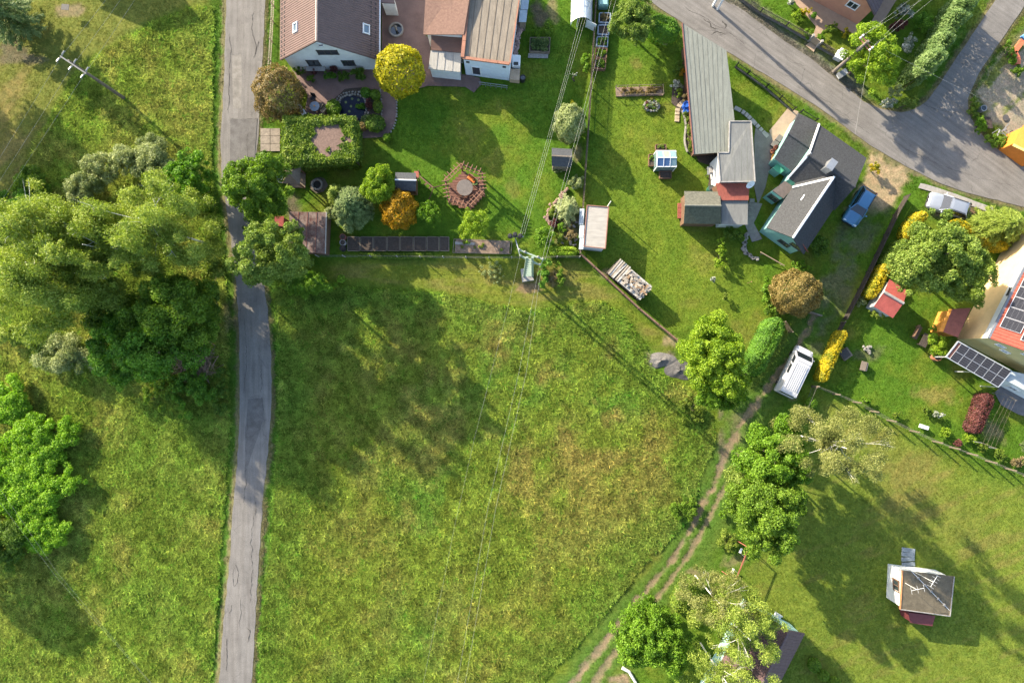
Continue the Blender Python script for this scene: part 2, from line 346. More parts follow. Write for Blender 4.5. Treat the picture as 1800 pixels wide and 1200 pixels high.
def grassground(name='grass_ground'):
    m, nt, b, N, L = nodes(name)
    at = N('ShaderNodeAttribute'); at.attribute_name = 'col'; tc = N('ShaderNodeTexCoord')
    n1 = N('ShaderNodeTexNoise'); n1.inputs['Scale'].default_value = 6.5; n1.inputs['Detail'].default_value = 8; n1.inputs['Roughness'].default_value = .75; L(tc.outputs['Object'], n1.inputs['Vector'])
    n2 = N('ShaderNodeTexNoise'); n2.inputs['Scale'].default_value = 1.7; n2.inputs['Detail'].default_value = 5; L(tc.outputs['Object'], n2.inputs['Vector'])
    r1 = ramp(nt, [(.28, (.45,)*3), (.72, (1.45,)*3)]); L(n1.outputs['Fac'], r1.inputs[0])
    r2 = ramp(nt, [(.3, (.78, .86, .8)), (.7, (1.22, 1.12, 1.1))]); L(n2.outputs['Fac'], r2.inputs[0])
    m1 = N('ShaderNodeMix'); m1.data_type = 'RGBA'; m1.blend_type = 'MULTIPLY'; m1.inputs['Factor'].default_value = 1; L(at.outputs['Color'], m1.inputs[6]); L(r1.outputs[0], m1.inputs[7])
    m2 = N('ShaderNodeMix'); m2.data_type = 'RGBA'; m2.blend_type = 'MULTIPLY'; m2.inputs['Factor'].default_value = 1; L(m1.outputs[2], m2.inputs[6]); L(r2.outputs[0], m2.inputs[7])
    L(m2.outputs[2], b.inputs['Base Color']); b.inputs['Roughness'].default_value = .95; b.inputs['Specular IOR Level'].default_value = .1
    bp = N('ShaderNodeBump'); bp.inputs['Strength'].default_value = .55; bp.inputs['Distance'].default_value = .06; L(n1.outputs['Fac'], bp.inputs['Height']); L(bp.outputs[0], b.inputs['Normal'])
    return m
gr = npmesh('ground', np.stack([X, Y, Z], 1), quads, grassground(), {'col': ('FLOAT_COLOR', gcol)}, smooth=True); tag(gr, kind='structure')

# ------------------------------------------------------------------ asphalt
def asphalt(name, c, crack=.5, streak=(1, 1, 1), rot=0.0):
    m, nt, b, N, L = nodes(name); tc = N('ShaderNodeTexCoord')
    n1 = N('ShaderNodeTexNoise'); n1.inputs['Scale'].default_value = .55; n1.inputs['Detail'].default_value = 6; n1.inputs['Roughness'].default_value = .7; L(tc.outputs['Object'], n1.inputs['Vector'])
    n2 = N('ShaderNodeTexNoise'); n2.inputs['Scale'].default_value = 14; n2.inputs['Detail'].default_value = 4; L(tc.outputs['Object'], n2.inputs['Vector'])
    m0 = N('ShaderNodeMapping'); m0.inputs['Rotation'].default_value = (0, 0, rot); L(tc.outputs['Object'], m0.inputs[0]); mp = N('ShaderNodeMapping'); mp.inputs['Scale'].default_value = streak; L(m0.outputs[0], mp.inputs[0])
    n3 = N('ShaderNodeTexNoise'); n3.inputs['Scale'].default_value = 1.6; n3.inputs['Detail'].default_value = 4; L(mp.outputs[0], n3.inputs['Vector'])
    r1 = ramp(nt, [(.3, tuple(x*.82 for x in c)), (.7, tuple(x*1.16 for x in c))]); L(n1.outputs['Fac'], r1.inputs[0])
    r2 = ramp(nt, [(.3, (.82,)*3), (.7, (1.18,)*3)]); L(n2.outputs['Fac'], r2.inputs[0])
    r3 = ramp(nt, [(.35, (.84, .83, .82)), (.6, (1.06,)*3)]); L(n3.outputs['Fac'], r3.inputs[0])
    # cracks: warped cell borders, broken up by noise
    wv = N('ShaderNodeMix'); wv.data_type = 'RGBA'; wv.inputs['Factor'].default_value = .38
    n4 = N('ShaderNodeTexNoise'); n4.inputs['Scale'].default_value = 1.3; n4.inputs['Detail'].default_value = 5; L(tc.outputs['Object'], n4.inputs['Vector']); L(tc.outputs['Object'], wv.inputs[6]); L(n4.outputs['Color'], wv.inputs[7])
    vo = N('ShaderNodeTexVoronoi'); vo.feature = 'DISTANCE_TO_EDGE'; vo.inputs['Scale'].default_value = .62; L(wv.outputs[2], vo.inputs['Vector'])
    rc = ramp(nt, [(.005, (1,)*3), (.016, (0,)*3)]); L(vo.outputs['Distance'], rc.inputs[0])
    rm = ramp(nt, [(.52, (0,)*3), (.60, (1,)*3)]); n5 = N('ShaderNodeTexNoise'); n5.inputs['Scale'].default_value = .38; n5.inputs['Detail'].default_value = 3; L(tc.outputs['Object'], n5.inputs['Vector']); L(n5.outputs['Fac'], rm.inputs[0])
    cm = N('ShaderNodeMath'); cm.operation = 'MULTIPLY'; L(rc.outputs[0], cm.inputs[0]); L(rm.outputs[0], cm.inputs[1])
    cs = N('ShaderNodeMath'); cs.operation = 'MULTIPLY'; L(cm.outputs[0], cs.inputs[0]); cs.inputs[1].default_value = crack
    last = r1.outputs[0]
    for r in (r2, r3):
        mx = N('ShaderNodeMix'); mx.data_type = 'RGBA'; mx.blend_type = 'MULTIPLY'; mx.inputs['Factor'].default_value = 1; L(last, mx.inputs[6]); L(r.outputs[0], mx.inputs[7]); last = mx.outputs[2]
    mx = N('ShaderNodeMix'); mx.data_type = 'RGBA'; L(cs.outputs[0], mx.inputs['Factor']); L(last, mx.inputs[6]); mx.inputs[7].default_value = (.035, .033, .03, 1)
    L(mx.outputs[2], b.inputs['Base Color']); b.inputs['Roughness'].default_value = .9; b.inputs['Specular IOR Level'].default_value = .2
    bp = N('ShaderNodeBump'); bp.inputs['Strength'].default_value = .25; bp.inputs['Distance'].default_value = .01; L(n2.outputs['Fac'], bp.inputs['Height']); L(bp.outputs[0], b.inputs['Normal'])
    return m
def jitter(pts, amp, seed, closed=True):
    n = len(pts); out = []
    for i, p in enumerate(pts):
        a = pts[(i-1)%n] if closed or i else pts[0]; b = pts[(i+1)%n] if closed or i < n-1 else pts[-1]
        d = Vector((b[0]-a[0], b[1]-a[1])); d = d.normalized() if d.length > 1e-6 else Vector((1, 0)); k = float(fbm(np.array([p[0]]), np.array([p[1]]), .9, seed)[0]-.5)*2*amp
        out.append(Vector((p[0]-d.y*k, p[1]+d.x*k)))
    return out
ASPH_L = asphalt('old_asphalt_lane', (.160, .148, .133), .3, (1.6, .12, 1))
ASPH_R = asphalt('old_asphalt_street', (.158, .146, .132), .35, (.10, 2.2, 1), R(36))
a = jitter(smooth(ROADL_L, .35), .14, 71, False); b = jitter(smooth(ROADL_R, .35), .14, 72, False)
n = max(len(a), len(b)); ra = [a[min(len(a)-1, int(i*len(a)/n))] for i in range(n)]; rb = [b[min(len(b)-1, int(i*len(b)/n))] for i in range(n)]
mb = MB(); vs = []
for p, q in zip(ra, rb): vs += [(p.x, p.y, -.012), (p.x*.5+q.x*.5, p.y*.5+q.y*.5, .018), (q.x, q.y, -.012)]
fs = []
for i in range(n-1): fs += [(3*i, 3*i+1, 3*i+4, 3*i+3), (3*i+1, 3*i+2, 3*i+5, 3*i+4)]
fs = [f[::-1] for f in fs]
mb.add(vs, fs); LANE = mb.build('lane', ASPH_L); tag(LANE, kind='structure')
pts = jitter(smooth(ROADR, .6, True), .10, 73)
me = bpy.data.meshes.new('street'); bm = bmesh.new(); f = bm.faces.new([bm.verts.new((p.x, p.y, .004)) for p in pts])
bm.normal_update()
if f.normal.z < 0: f.normal_flip()
bmesh.ops.triangulate(bm, faces=bm.faces[:]); bm.to_mesh(me); bm.free(); me.materials.append(ASPH_R); STREET = link('street', me); tag(STREET, kind='structure')
def sheet(name, pts_px, z, m, jit=0.0, seed=80, kind='structure', step=.4, round_=False, parent=None):
    pts = PL(pts_px)
    if round_: pts = smooth(pts, step, True)
    elif jit:
        q = []
        for i in range(len(pts)):
            a, b = pts[i], pts[(i+1)%len(pts)]; k = max(1, int((b-a).length/step)); q += [a.lerp(b, j/k) for j in range(k)]
        pts = q
    if jit: pts = jitter(pts, jit, seed)
    me = bpy.data.meshes.new(name); bm = bmesh.new(); f = bm.faces.new([bm.verts.new((p[0], p[1], z)) for p in pts]); bm.normal_update()
    if f.normal.z < 0: f.normal_flip()
    bmesh.ops.triangulate(bm, faces=bm.faces[:]); bm.to_mesh(me); bm.free(); me.materials.append(m)
    o = link(name, me, parent)
    if kind: tag(o, kind=kind)
    return o
# patched squares and repairs in the lane
PATCH = asphalt('asphalt_patch', (.120, .112, .103), .3); PATCH2 = asphalt('asphalt_patch_pale', (.19, .175, .152), .2)
sheet('road', [(408,98),(424,95),(425,190),(410,192)], .017, PATCH2, .05, 81)
sheet('road', [(405,210),(452,208),(447,286),(404,290)], .021, PATCH, .04, 82)
sheet('road', [(437,700),(462,699),(464,735),(432,830),(431,760)], .019, PATCH, .05, 83)
sheet('pavement', [(1618,322),(1640,327),(1700,348),(1752,368),(1742,374),(1690,356),(1640,338),(1614,330)], .012, mat('pavement_concrete', (.27,.25,.22), .9, .2, 2.0), .06, 84)

# open cracks and crumbled joints in the asphalt
CRK = mat('crack_dirt', (.050,.045,.038), .95, .3, 6)
def crack(pts, w, z, parent, seed):
    g = np.random.default_rng(seed); pl = smooth(PL(pts), .12); n = len(pl); vs = []; off = 0.0
    for i, p in enumerate(pl):
        a, b = pl[max(0, i-1)], pl[min(n-1, i+1)]; d = (b-a).normalized(); off = off*.8+g.normal(0, .035); k = Vector((-d.y, d.x)); hw = w*.36*g.uniform(.2, 1.4)*min(1, (i+.3)/3, (n-i-.7)/3)
        c = p+k*off; vs += [(*(c-k*hw), z), (*(c+k*hw), z)]
    MB().add(vs, [(2*i, 2*i+2, 2*i+3, 2*i+1) for i in range(n-1)]).build('crack', CRK, parent)
for i, (pts, w) in enumerate([([(413,990),(418,1000),(417,1022),(411,1030),(409,1012),(413,996)], .06), ([(408,1062),(405,1082)], .07), ([(434,1100),(439,1112),(436,1130)], .07), ([(434,812),(432,850),(428,884)], .06), ([(450,880),(449,905)], .08), ([(436,700),(460,699),(463,735)], .035), ([(436,701),(433,760),(432,800)], .035),
    ([(447,20),(442,50),(450,80),(446,105)], .07), ([(456,70),(449,96)], .08), ([(405,60),(404,140),(401,200)], .06), ([(404,209),(428,211),(452,208)], .05), ([(437,225),(434,262),(436,284)], .05), ([(445,905),(441,960),(443,1010),(438,1060)], .05), ([(424,1050),(421,1100)], .05), ([(430,560),(433,620),(430,690)], .045), ([(459,640),(461,690)], .05), ([(400,1120),(398,1180)], .06), ([(449,150),(452,190)], .06)]):
    crack(pts, w, .024, LANE, 300+i)
for i, (pts, w) in enumerate([([(1236,34),(1246,40),(1252,48),(1264,52)], .16), ([(1250,62),(1262,58),(1276,60)], .12), ([(1268,36),(1276,44),(1272,50)], .2), ([(1330,88),(1350,102),(1372,120),(1400,135)], .05), ([(1380,130),(1440,172),(1500,212)], .04), ([(1400,150),(1455,186),(1530,236)], .035), ([(1415,118),(1406,150)], .05), ([(1205,12),(1260,45),(1310,78)], .06), ([(1620,182),(1660,196),(1700,198)], .05), ([(1560,240),(1620,276),(1700,306),(1790,330)], .035)]):
    crack(pts, w, .010, STREET, 340+i)
# ------------------------------------------------------------------ grass tufts (uncountable: one object per kind of sward)
def grassblade_mat(name, trans=.42):
    m = bpy.data.materials.new(name); m.use_nodes = True; nt = m.node_tree; nt.nodes.clear(); N, L = nt.nodes.new, nt.links.new
    at = N('ShaderNodeAttribute'); at.attribute_type = 'INSTANCER'; at.attribute_name = 'col'
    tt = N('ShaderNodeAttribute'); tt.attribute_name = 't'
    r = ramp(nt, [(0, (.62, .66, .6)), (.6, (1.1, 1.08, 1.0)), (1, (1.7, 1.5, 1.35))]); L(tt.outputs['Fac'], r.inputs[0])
    mx = N('ShaderNodeMix'); mx.data_type = 'RGBA'; mx.blend_type = 'MULTIPLY'; mx.inputs['Factor'].default_value = 1; L(at.outputs['Color'], mx.inputs[6]); L(r.outputs[0], mx.inputs[7])
    d = N('ShaderNodeBsdfDiffuse'); L(mx.outputs[2], d.inputs[0]); tr = N('ShaderNodeBsdfTranslucent'); L(mx.outputs[2], tr.inputs[0])
    ms = N('ShaderNodeMixShader'); ms.inputs[0].default_value = trans; L(d.outputs[0], ms.inputs[1]); L(tr.outputs[0], ms.inputs[2])
    o = N('ShaderNodeOutputMaterial'); L(ms.outputs[0], o.inputs[0]); return m
GRASSM = grassblade_mat('grass_blades')
def tuft_mesh(name, nb, hgt, spread, wid, seed, lean=None):
    g = np.random.default_rng(seed); V = []; Q = []; T = []
    for i in range(nb):
        a = g.uniform(0, 2*math.pi); r0 = spread*.35*math.sqrt(g.random()); h = hgt*g.uniform(.55, 1.1); ln = spread*g.uniform(.35, 1.0)
        dx, dy = math.cos(a), math.sin(a)
        if lean is not None: dx, dy = dx*.6+lean[0], dy*.6+lean[1]
        b0 = np.array([math.cos(a*1.7)*r0, math.sin(a*1.7)*r0, -.02]); px, py = -dy, dx; l = math.hypot(px, py)+1e-6; px, py = px/l*wid/2, py/l*wid/2
        p1 = b0 + np.array([dx*ln*.35, dy*ln*.35, h*.7]); p2 = b0 + np.array([dx*ln, dy*ln, h]); s = np.array([px, py, 0]); k = len(V); t = g.random()
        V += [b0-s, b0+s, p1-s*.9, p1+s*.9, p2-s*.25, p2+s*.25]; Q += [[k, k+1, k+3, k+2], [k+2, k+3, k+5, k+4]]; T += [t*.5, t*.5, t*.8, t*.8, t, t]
    me = bpy.data.meshes.new(name); me.from_pydata([tuple(v) for v in V], [], Q); at = me.attributes.new('t', 'FLOAT', 'POINT'); at.data.foreach_set('value', np.array(T, np.float32)); me.materials.append(GRASSM)
    return bpy.data.objects.new(name, me)
def tuft_set(name, specs):
    c = bpy.data.collections.new(name)
    for i, s in enumerate(specs): c.objects.link(tuft_mesh('tuft', *s))
    return c
def scatter(name, pts, colr, scl, coll, label, cat):
    me_o = npmesh(name, pts, np.zeros((0, 4), int), None, {'col': ('FLOAT_COLOR', colr), 'scl': ('FLOAT', scl), 'rz': ('FLOAT', rng.uniform(0, 6.283, len(pts)))})
    ng = bpy.data.node_groups.new(name, 'GeometryNodeTree'); ng.interface.new_socket('Geometry', in_out='INPUT', socket_type='NodeSocketGeometry'); ng.interface.new_socket('Geometry', in_out='OUTPUT', socket_type='NodeSocketGeometry')
    N, L = ng.nodes.new, ng.links.new; gi = N('NodeGroupInput'); go = N('NodeGroupOutput'); ip = N('GeometryNodeInstanceOnPoints'); ci = N('GeometryNodeCollectionInfo')
    ci.inputs['Collection'].default_value = coll; ci.inputs['Separate Children'].default_value = True; ci.inputs['Reset Children'].default_value = True
    ip.inputs['Pick Instance'].default_value = True; L(gi.outputs[0], ip.inputs['Points']); L(ci.outputs[0], ip.inputs['Instance'])
    a = N('GeometryNodeInputNamedAttribute'); a.data_type = 'FLOAT'; a.inputs['Name'].default_value = 'scl'; L(a.outputs['Attribute'], ip.inputs['Scale'])
    b = N('GeometryNodeInputNamedAttribute'); b.data_type = 'FLOAT'; b.inputs['Name'].default_value = 'rz'; cx = N('ShaderNodeCombineXYZ'); L(b.outputs['Attribute'], cx.inputs[2]); L(cx.outputs[0], ip.inputs['Rotation'])
    L(ip.outputs[0], go.inputs[0]); md = me_o.modifiers.new('scatter', 'NODES'); md.node_group = ng
    return tag(me_o, label, cat, kind='stuff')
def rand_in(n): 
    a, b = P(-25, -25), P(1825, 1225); return rng.uniform(a.x, b.x, n), rng.uniform(b.y, a.y, n)
def zat(x, y, m=None): # ground height by lookup
    i = np.clip(np.searchsorted(gx, x)-1, 0, nx-2); j = np.clip(np.searchsorted(gy, y)-1, 0, ny-2); return Z.reshape(ny, nx)[j, i]
EXCL = []            # outlines (px) where no grass grows: filled in below
def grass_all():
    MEADOWT = tuft_set('meadow_tufts', [(12, .20, .40, .065, s) for s in (1, 2, 3)] + [(10, .30, .44, .055, 4), (14, .14, .42, .08, 5), (8, .18, .30, .13, 6)])
    LAWNT = tuft_set('lawn_tufts', [(8, .035, .14, .04, s) for s in (11, 12, 13)])
    def keep(x, y, m):
        k = (m['road'] < -.05) & (rng.random(len(x)) > m['track']*1.3)
        for pl in EXCL: k &= poly_sd(x, y, PL(pl)) < 0
        return k
    x, y = rand_in(620000); m = ground_masks(x, y); mm = np.maximum(m['mc'], m['ml']); k = (mm > .3) & keep(x, y, m)
    x, y = x[k], y[k]; m = {a: b[k] for a, b in m.items()}; c = ground_col(x, y, m)*(1.10+2.30*rng.random((len(x), 1)))*(.52+1.04*fbm(x, y, .75, 89, 3))[:, None]; nh = fbm(x, y, 1.4, 90)
    alt = rng.random(len(x)); c = np.where((alt < .06)[:, None], c*C(1.55, 1.4, 1.4), c); c = np.where((alt > .93)[:, None], c*C(.55, .85, .6), c)
    s = (.34+.82*nh)*rng.uniform(.65, 1.3, len(x))
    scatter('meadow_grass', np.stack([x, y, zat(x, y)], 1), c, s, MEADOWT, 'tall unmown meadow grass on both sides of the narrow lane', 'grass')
    x, y = rand_in(330000); m = ground_masks(x, y); mm = np.maximum(m['mc'], m['ml']); k = (mm < .4) & keep(x, y, m)
    x, y = x[k], y[k]; m = {a: b[k] for a, b in m.items()}; c = ground_col(x, y, m)*(1.0+.5*rng.random((len(x), 1)))
    vg = np.clip(sstep(2.6, .8, -m['road']), 0, 1)
    s = rng.uniform(.5, 1.2, len(x))*(1+1.6*vg*fbm(x, y, 1.5, 92)); s = np.where(c[:, 0] > c[:, 1]*1.15, s*.45, s)
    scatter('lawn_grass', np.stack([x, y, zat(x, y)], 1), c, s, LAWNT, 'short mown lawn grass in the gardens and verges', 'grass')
# ------------------------------------------------------------------ foliage
def unit(v): return v/np.maximum(np.linalg.norm(v, axis=1, keepdims=True), 1e-9)
def sphere(n, g, zmin=-1.0):
    z = g.uniform(zmin, 1, n); a = g.uniform(0, 2*math.pi, n); r = np.sqrt(np.maximum(0, 1-z*z)); return np.stack([r*np.cos(a), r*np.sin(a), z], 1)
def leaf_quads(p, nrm, size, t, g, asp=.55, axis=None, fold=.25):
    n = len(p); nrm = unit(nrm); u = unit(np.cross(nrm, g.normal(size=(n, 3)))) if axis is None else unit(axis); v = unit(np.cross(nrm, u)); s = np.asarray(size).reshape(-1, 1)*np.ones((n, 1))
    V = np.empty((n, 3, 3)); V[:, 0] = p-u*s*.8-v*s*asp; V[:, 1] = p-u*s*.8+v*s*asp; V[:, 2] = p+u*s-nrm*s*fold
    return V.reshape(-1, 3), np.arange(3*n).reshape(-1, 3), np.repeat(t, 3)
def pack(parts):
    V = []; Q = []; T = []; k = 0
    for v, q, t in parts: V.append(v); Q.append(q+k); T.append(t); k += len(v)
    return np.vstack(V), np.vstack(Q), np.concatenate(T)
def lobe_leaves(cs, rs, g, leaf, cover, droop=0.0, zmin=-.35, asp=.55, loose=.30, jn=.80, tv=.38, zs=1.0):
    """leaf clumps: shells of leaves round the lobe centres cs with radii rs"""
    out = []; leaf = leaf*.78
    for c, r in zip(cs, rs):
        n = int(cover*4*math.pi*r*r*.75/(2*leaf*leaf*asp)); n = max(12, n)
        d = sphere(n, g, zmin); rad = r*(1.04-np.abs(g.normal(0, loose, n))+.30*np.maximum(0, g.normal(-.6, .6, n)))*(1+.18*np.sin(d[:, 0]*5+c[0]*3)*np.sin(d[:, 1]*5+c[1]*3)*np.cos(d[:, 2]*4)); rad = np.clip(rad, .15*r, 1.5*r)
        p = c + d*rad[:, None]*np.array([1, 1, zs])
        if droop: p[:, 2] -= droop*r*g.random(n)**2
        t = np.clip(g.uniform(.25, .75) + g.normal(0, tv, n)*.6, 0, 1)
        out.append(leaf_quads(p, d+g.normal(0, jn, (n, 3)), leaf*g.uniform(.65, 1.3, n), t, g, asp))
    return pack(out)
def crown_lobes(c, R, g, nl, lr, low=-.35, fill=.25):
    """lobe centres spread unevenly over and in an ellipsoid"""
    cs = []; rs = []; ph = g.uniform(0, 6.28, 4)
    tries = 0
    while len(cs) < nl and tries < nl*30:
        tries += 1
        d = sphere(1, g, low)[0]; az = math.atan2(d[1], d[0]); wob = 1+.14*math.sin(2*az+ph[0])+.12*math.sin(3*az+ph[1])+.08*math.sin(5*az+ph[2]); r = lr*g.uniform(.45, 1.35)
        k = g.uniform(.72, 1.12) if g.random() > fill else g.uniform(.15, .55); p = c + d*k*(R-r*.75)*np.array([wob, wob, 1])
        if any(np.linalg.norm(p-q) < .55*min(r, s) for q, s in zip(cs, rs)): continue
        cs.append(p); rs.append(r)
    return cs, rs
BARK = mat('bark_brown', (.09,.07,.055), .9, .3, 4.0, .4); BIRCHB = mat('birch_bark', (.62,.59,.54), .7, .25, 5.0, .2, c2=(.75,.72,.66)); 
def limbs(base, cs, rs, zc, g, mbk, r0, k=9, white=False):
    top = Vector((base.x, base.y, zc)); mb = MB(); b = Vector(base); b.z = -.15
    lean = Vector((g.normal(0, .12), g.normal(0, .12), 0)); mid = b.lerp(top, .5)+lean
    mb.tube([b, b.lerp(mid, .15), mid, top], [r0*1.35, r0, r0*.75, r0*.4], 8)
    order = sorted(range(len(cs)), key=lambda i: -cs[i][2])
    pick = [order[int(i)] for i in np.linspace(0, len(order)-1, min(k, len(order)))]
    for i in pick:
        e = Vector(cs[i]); s = mid.lerp(top, g.uniform(0, .9)); m = s.lerp(e, .55)+Vector((0, 0, .12*(e-s).length))
        if white: e = e + Vector((0, 0, rs[i]*.7))
        mb.tube([s, m, e], [r0*.30, r0*.18, r0*.05], 5)
        if white:
            for q in range(3):
                o = Vector(g.normal(0, .5, 3))*rs[i]*1.4; o.z = abs(o.z)*.5; mb.tube([m.lerp(e, .3*q), m.lerp(e, .3*q+.3)+o*.6, e+o], [r0*.10, r0*.07, r0*.03], 4)
    return mb.build('trunk', mbk)
def finish(name, label, cat, base, leaves, lm, trunk=None, group=None, cname='crown'):
    e = empty(name, base, label, cat, group); v, q, t = leaves
    npmesh(cname, v, q, lm, {'t': ('FLOAT', t)}, parent=e)
    if trunk is not None: trunk.parent = e; trunk.matrix_parent_inverse = wmat(e).inverted()
    return e
_seed = [100]
def nextg(): _seed[0] += 1; return np.random.default_rng(_seed[0])
def tree(label, px, py, r, h, lm, kind='broad', name='deciduous_tree', cat='tree', group=None, leaf=.15, cover=1.5, lr=.30, nl=None, zb=None, bark=None, zc=None, extra=None):
    """crown seen centred on pixel (px,py) with pixel radii r; h = total height in metres"""
    g = nextg(); rp = r if isinstance(r, tuple) else (r, r); zb = h*.25 if zb is None else zb; zc = (h+zb)/2 if zc is None else zc
    c0 = P(px, py, zc); R = np.array([MP(rp[0], zc)*1.08, MP(rp[1], zc)*1.08, (h-zb)/2]); c = np.array(c0); base = Vector((c0.x, c0.y, 0)); m = min(R[0], R[1])
    if kind == 'birch':
        cs, rs = crown_lobes(c, R, g, nl or int(40+m*16), m*lr*.55, -.6, .35)
        L1 = lobe_leaves(cs, rs, g, leaf, cover, droop=1.6, asp=.45, loose=.5, jn=1.0, zmin=-.8)
        tr = limbs(base, cs, rs, h*.8, g, bark or BIRCHB, .045+m*.011, 12, True)
    else:
        cs, rs = crown_lobes(c, R, g, nl or int(44+m*24), m*lr*.64, -.35); L1 = lobe_leaves(cs, rs, g, leaf, cover)
        core = [c + np.array([0, 0, -.1*R[2]])]
        tr = limbs(base, cs, rs, zc, g, bark or BARK, .07+m*.035)
    return finish(name, label, cat, base, L1, lm, tr, group)
def bush(label, px, py, r, h, lm, name='shrub', cat='shrub', group=None, leaf=.10, cover=1.8, lr=.38, nl=None):
    g = nextg(); rp = r if isinstance(r, tuple) else (r, r); zc = h*.5; c0 = P(px, py, zc); R = np.array([MP(rp[0], zc)*1.1, MP(rp[1], zc)*1.1, h*.55]); m = min(R)
    cs, rs = crown_lobes(np.array([c0.x, c0.y, h*.42]), R, g, nl or int(14+max(R[0], R[1])*11), max(.12, min(R[0], R[1], h)*lr*.75), -.15, .3)
    L1 = lobe_leaves(cs, rs, g, leaf, cover, zmin=-.3, jn=.65); base = Vector((c0.x, c0.y, 0)); mb = MB()
    for k in range(4):
        e = Vector(cs[k % len(cs)]); mb.tube([base+Vector((0, 0, -.1)), base.lerp(e, .5)+Vector((0, 0, .1)), e], [.035, .025, .01], 5)
    return finish(name, label, cat, base, L1, lm, mb.build('stem', BARK), group, 'foliage')
def clipped(label, px, py, r, h, lm, name='clipped_bush', cat='shrub', zb=.25, leaf=.085, cover=2.6, group=None, rough=.05, trunkr=.09, spiky=0.0):
    """a rounded, clipped ball or dome with a dense leaf shell"""
    g = nextg(); rp = r if isinstance(r, tuple) else (r, r); zc = (h+zb)/2; c0 = P(px, py, zc); R = np.array([MP(rp[0], zc), MP(rp[1], zc), (h-zb)/2]); base = Vector((c0.x, c0.y, 0))
    n = int(cover*4*math.pi*(R[0]*R[1]*R[2])**(2/3)/(2*leaf*leaf*.55)); d = sphere(n, g, -.75)
    w = 1 + rough*(np.sin(d[:, 0]*7+px)*np.sin(d[:, 1]*8+py)+np.sin(d[:, 2]*9+d[:, 0]*5)*.7) + g.normal(0, .022, n) - (g.random(n) < .35)*g.random(n)*.16
    p = np.array(c0) + d*R*w[:, None]; nr = d/R; cell = np.sin(d[:, 0]*19+1)*np.sin(d[:, 1]*19+2)*np.sin(d[:, 2]*19)
    t = np.clip(.5+.28*cell+g.normal(0, .22, n), 0, 1)
    ax = None if not spiky else unit(nr)*spiky + g.normal(0, .35, (n, 3))
    L1 = leaf_quads(p, (unit(nr) if not spiky else g.normal(size=(n, 3)))+g.normal(0, .5, (n, 3)), leaf*g.uniform(.7, 1.3, n), t, g, .55 if not spiky else .4, ax)
    mb = MB(); mb.tube([base+Vector((0, 0, -.1)), base+Vector((.02, 0, zc*.6)), Vector(c0)], [trunkr*1.3, trunkr, trunkr*.5], 7)
    for k in range(5):
        a = k*1.26; mb.tube([base+Vector((0, 0, zc*.6)), Vector(c0)+Vector((math.cos(a)*R[0]*.6, math.sin(a)*R[1]*.6, .1))], [trunkr*.5, trunkr*.15], 5)
    return finish(name, label, cat, base, L1, lm, mb.build('trunk', BARK), group)
def hedge(label, pts, w, h, lm, name='hedge', cat='hedge', leaf=.085, cover=2.4, group=None, rough=.10, spiky=0, zb=0.0, axisup=0.0):
    """leafy strip along a pixel polyline, w pixels wide, with rounded top"""
    g = nextg(); pl = smooth(PL(pts, h*.5), .3); wm = MP(w, h*.5); L = sum((pl[i+1]-pl[i]).length for i in range(len(pl)-1)); per = wm+2*h
    n = int(cover*L*per/(2*leaf*leaf*.55)); s = g.uniform(0, len(pl)-1.001, n); i = s.astype(int); f = s-i; A = np.array([(p.x, p.y) for p in pl]); q = A[i]*(1-f[:, None])+A[i+1]*f[:, None]
    d = unit(np.hstack([A[i+1]-A[i], np.zeros((n, 1))]))[:, :2]; nr = np.stack([-d[:, 1], d[:, 0]], 1)
    a = g.uniform(-.12, math.pi+.12, n); sg = lambda v, e: np.sign(v)*np.abs(v)**e
    cx = sg(np.cos(a), .55); cz = sg(np.maximum(np.sin(a), 0), .55); bump = 1+rough*((fbm(q[:, 0]*1.0, q[:, 1]*1.0+cz, .7, 95)-.5)*2.2)+g.normal(0, .025, n) - (g.random(n) < .3)*g.random(n)*.25
    endt = np.minimum(s, len(pl)-1-s)*.3; taper = np.clip(endt/(wm*.5), .05, 1)**.45
    z = zb+(h-zb)*cz*bump; p = np.hstack([q + nr*(cx*wm/2*bump*taper)[:, None], (z*(.75+.25*taper))[:, None]])
    z0 = g.random(n) < .35; p[:, 2] = np.where(z0 & (np.abs(cx) > .8), g.uniform(.02, h*.9, n), p[:, 2])
    nv = np.hstack([nr*cx[:, None], cz[:, None]+.05]); t = np.clip(.5+(fbm(q[:, 0], q[:, 1]+cx, .5, 97)-.5)*1.1+g.normal(0, .22, n), 0, 1)
    L1 = leaf_quads(p, nv+g.normal(0, .55, (n, 3)), leaf*g.uniform(.7, 1.35, n), t, g)
    base = Vector((A[len(A)//2][0], A[len(A)//2][1], 0)); mb = MB()
    for k in range(0, len(pl), 4): mb.tube([(pl[k].x, pl[k].y, -.1), (pl[k].x, pl[k].y, h*.75)], [.035, .015], 5)
    st = mb.build('stem', BARK); tag(st, kind='stuff')
    return finish(name, label, cat, base, L1, lm, st, group, 'foliage')
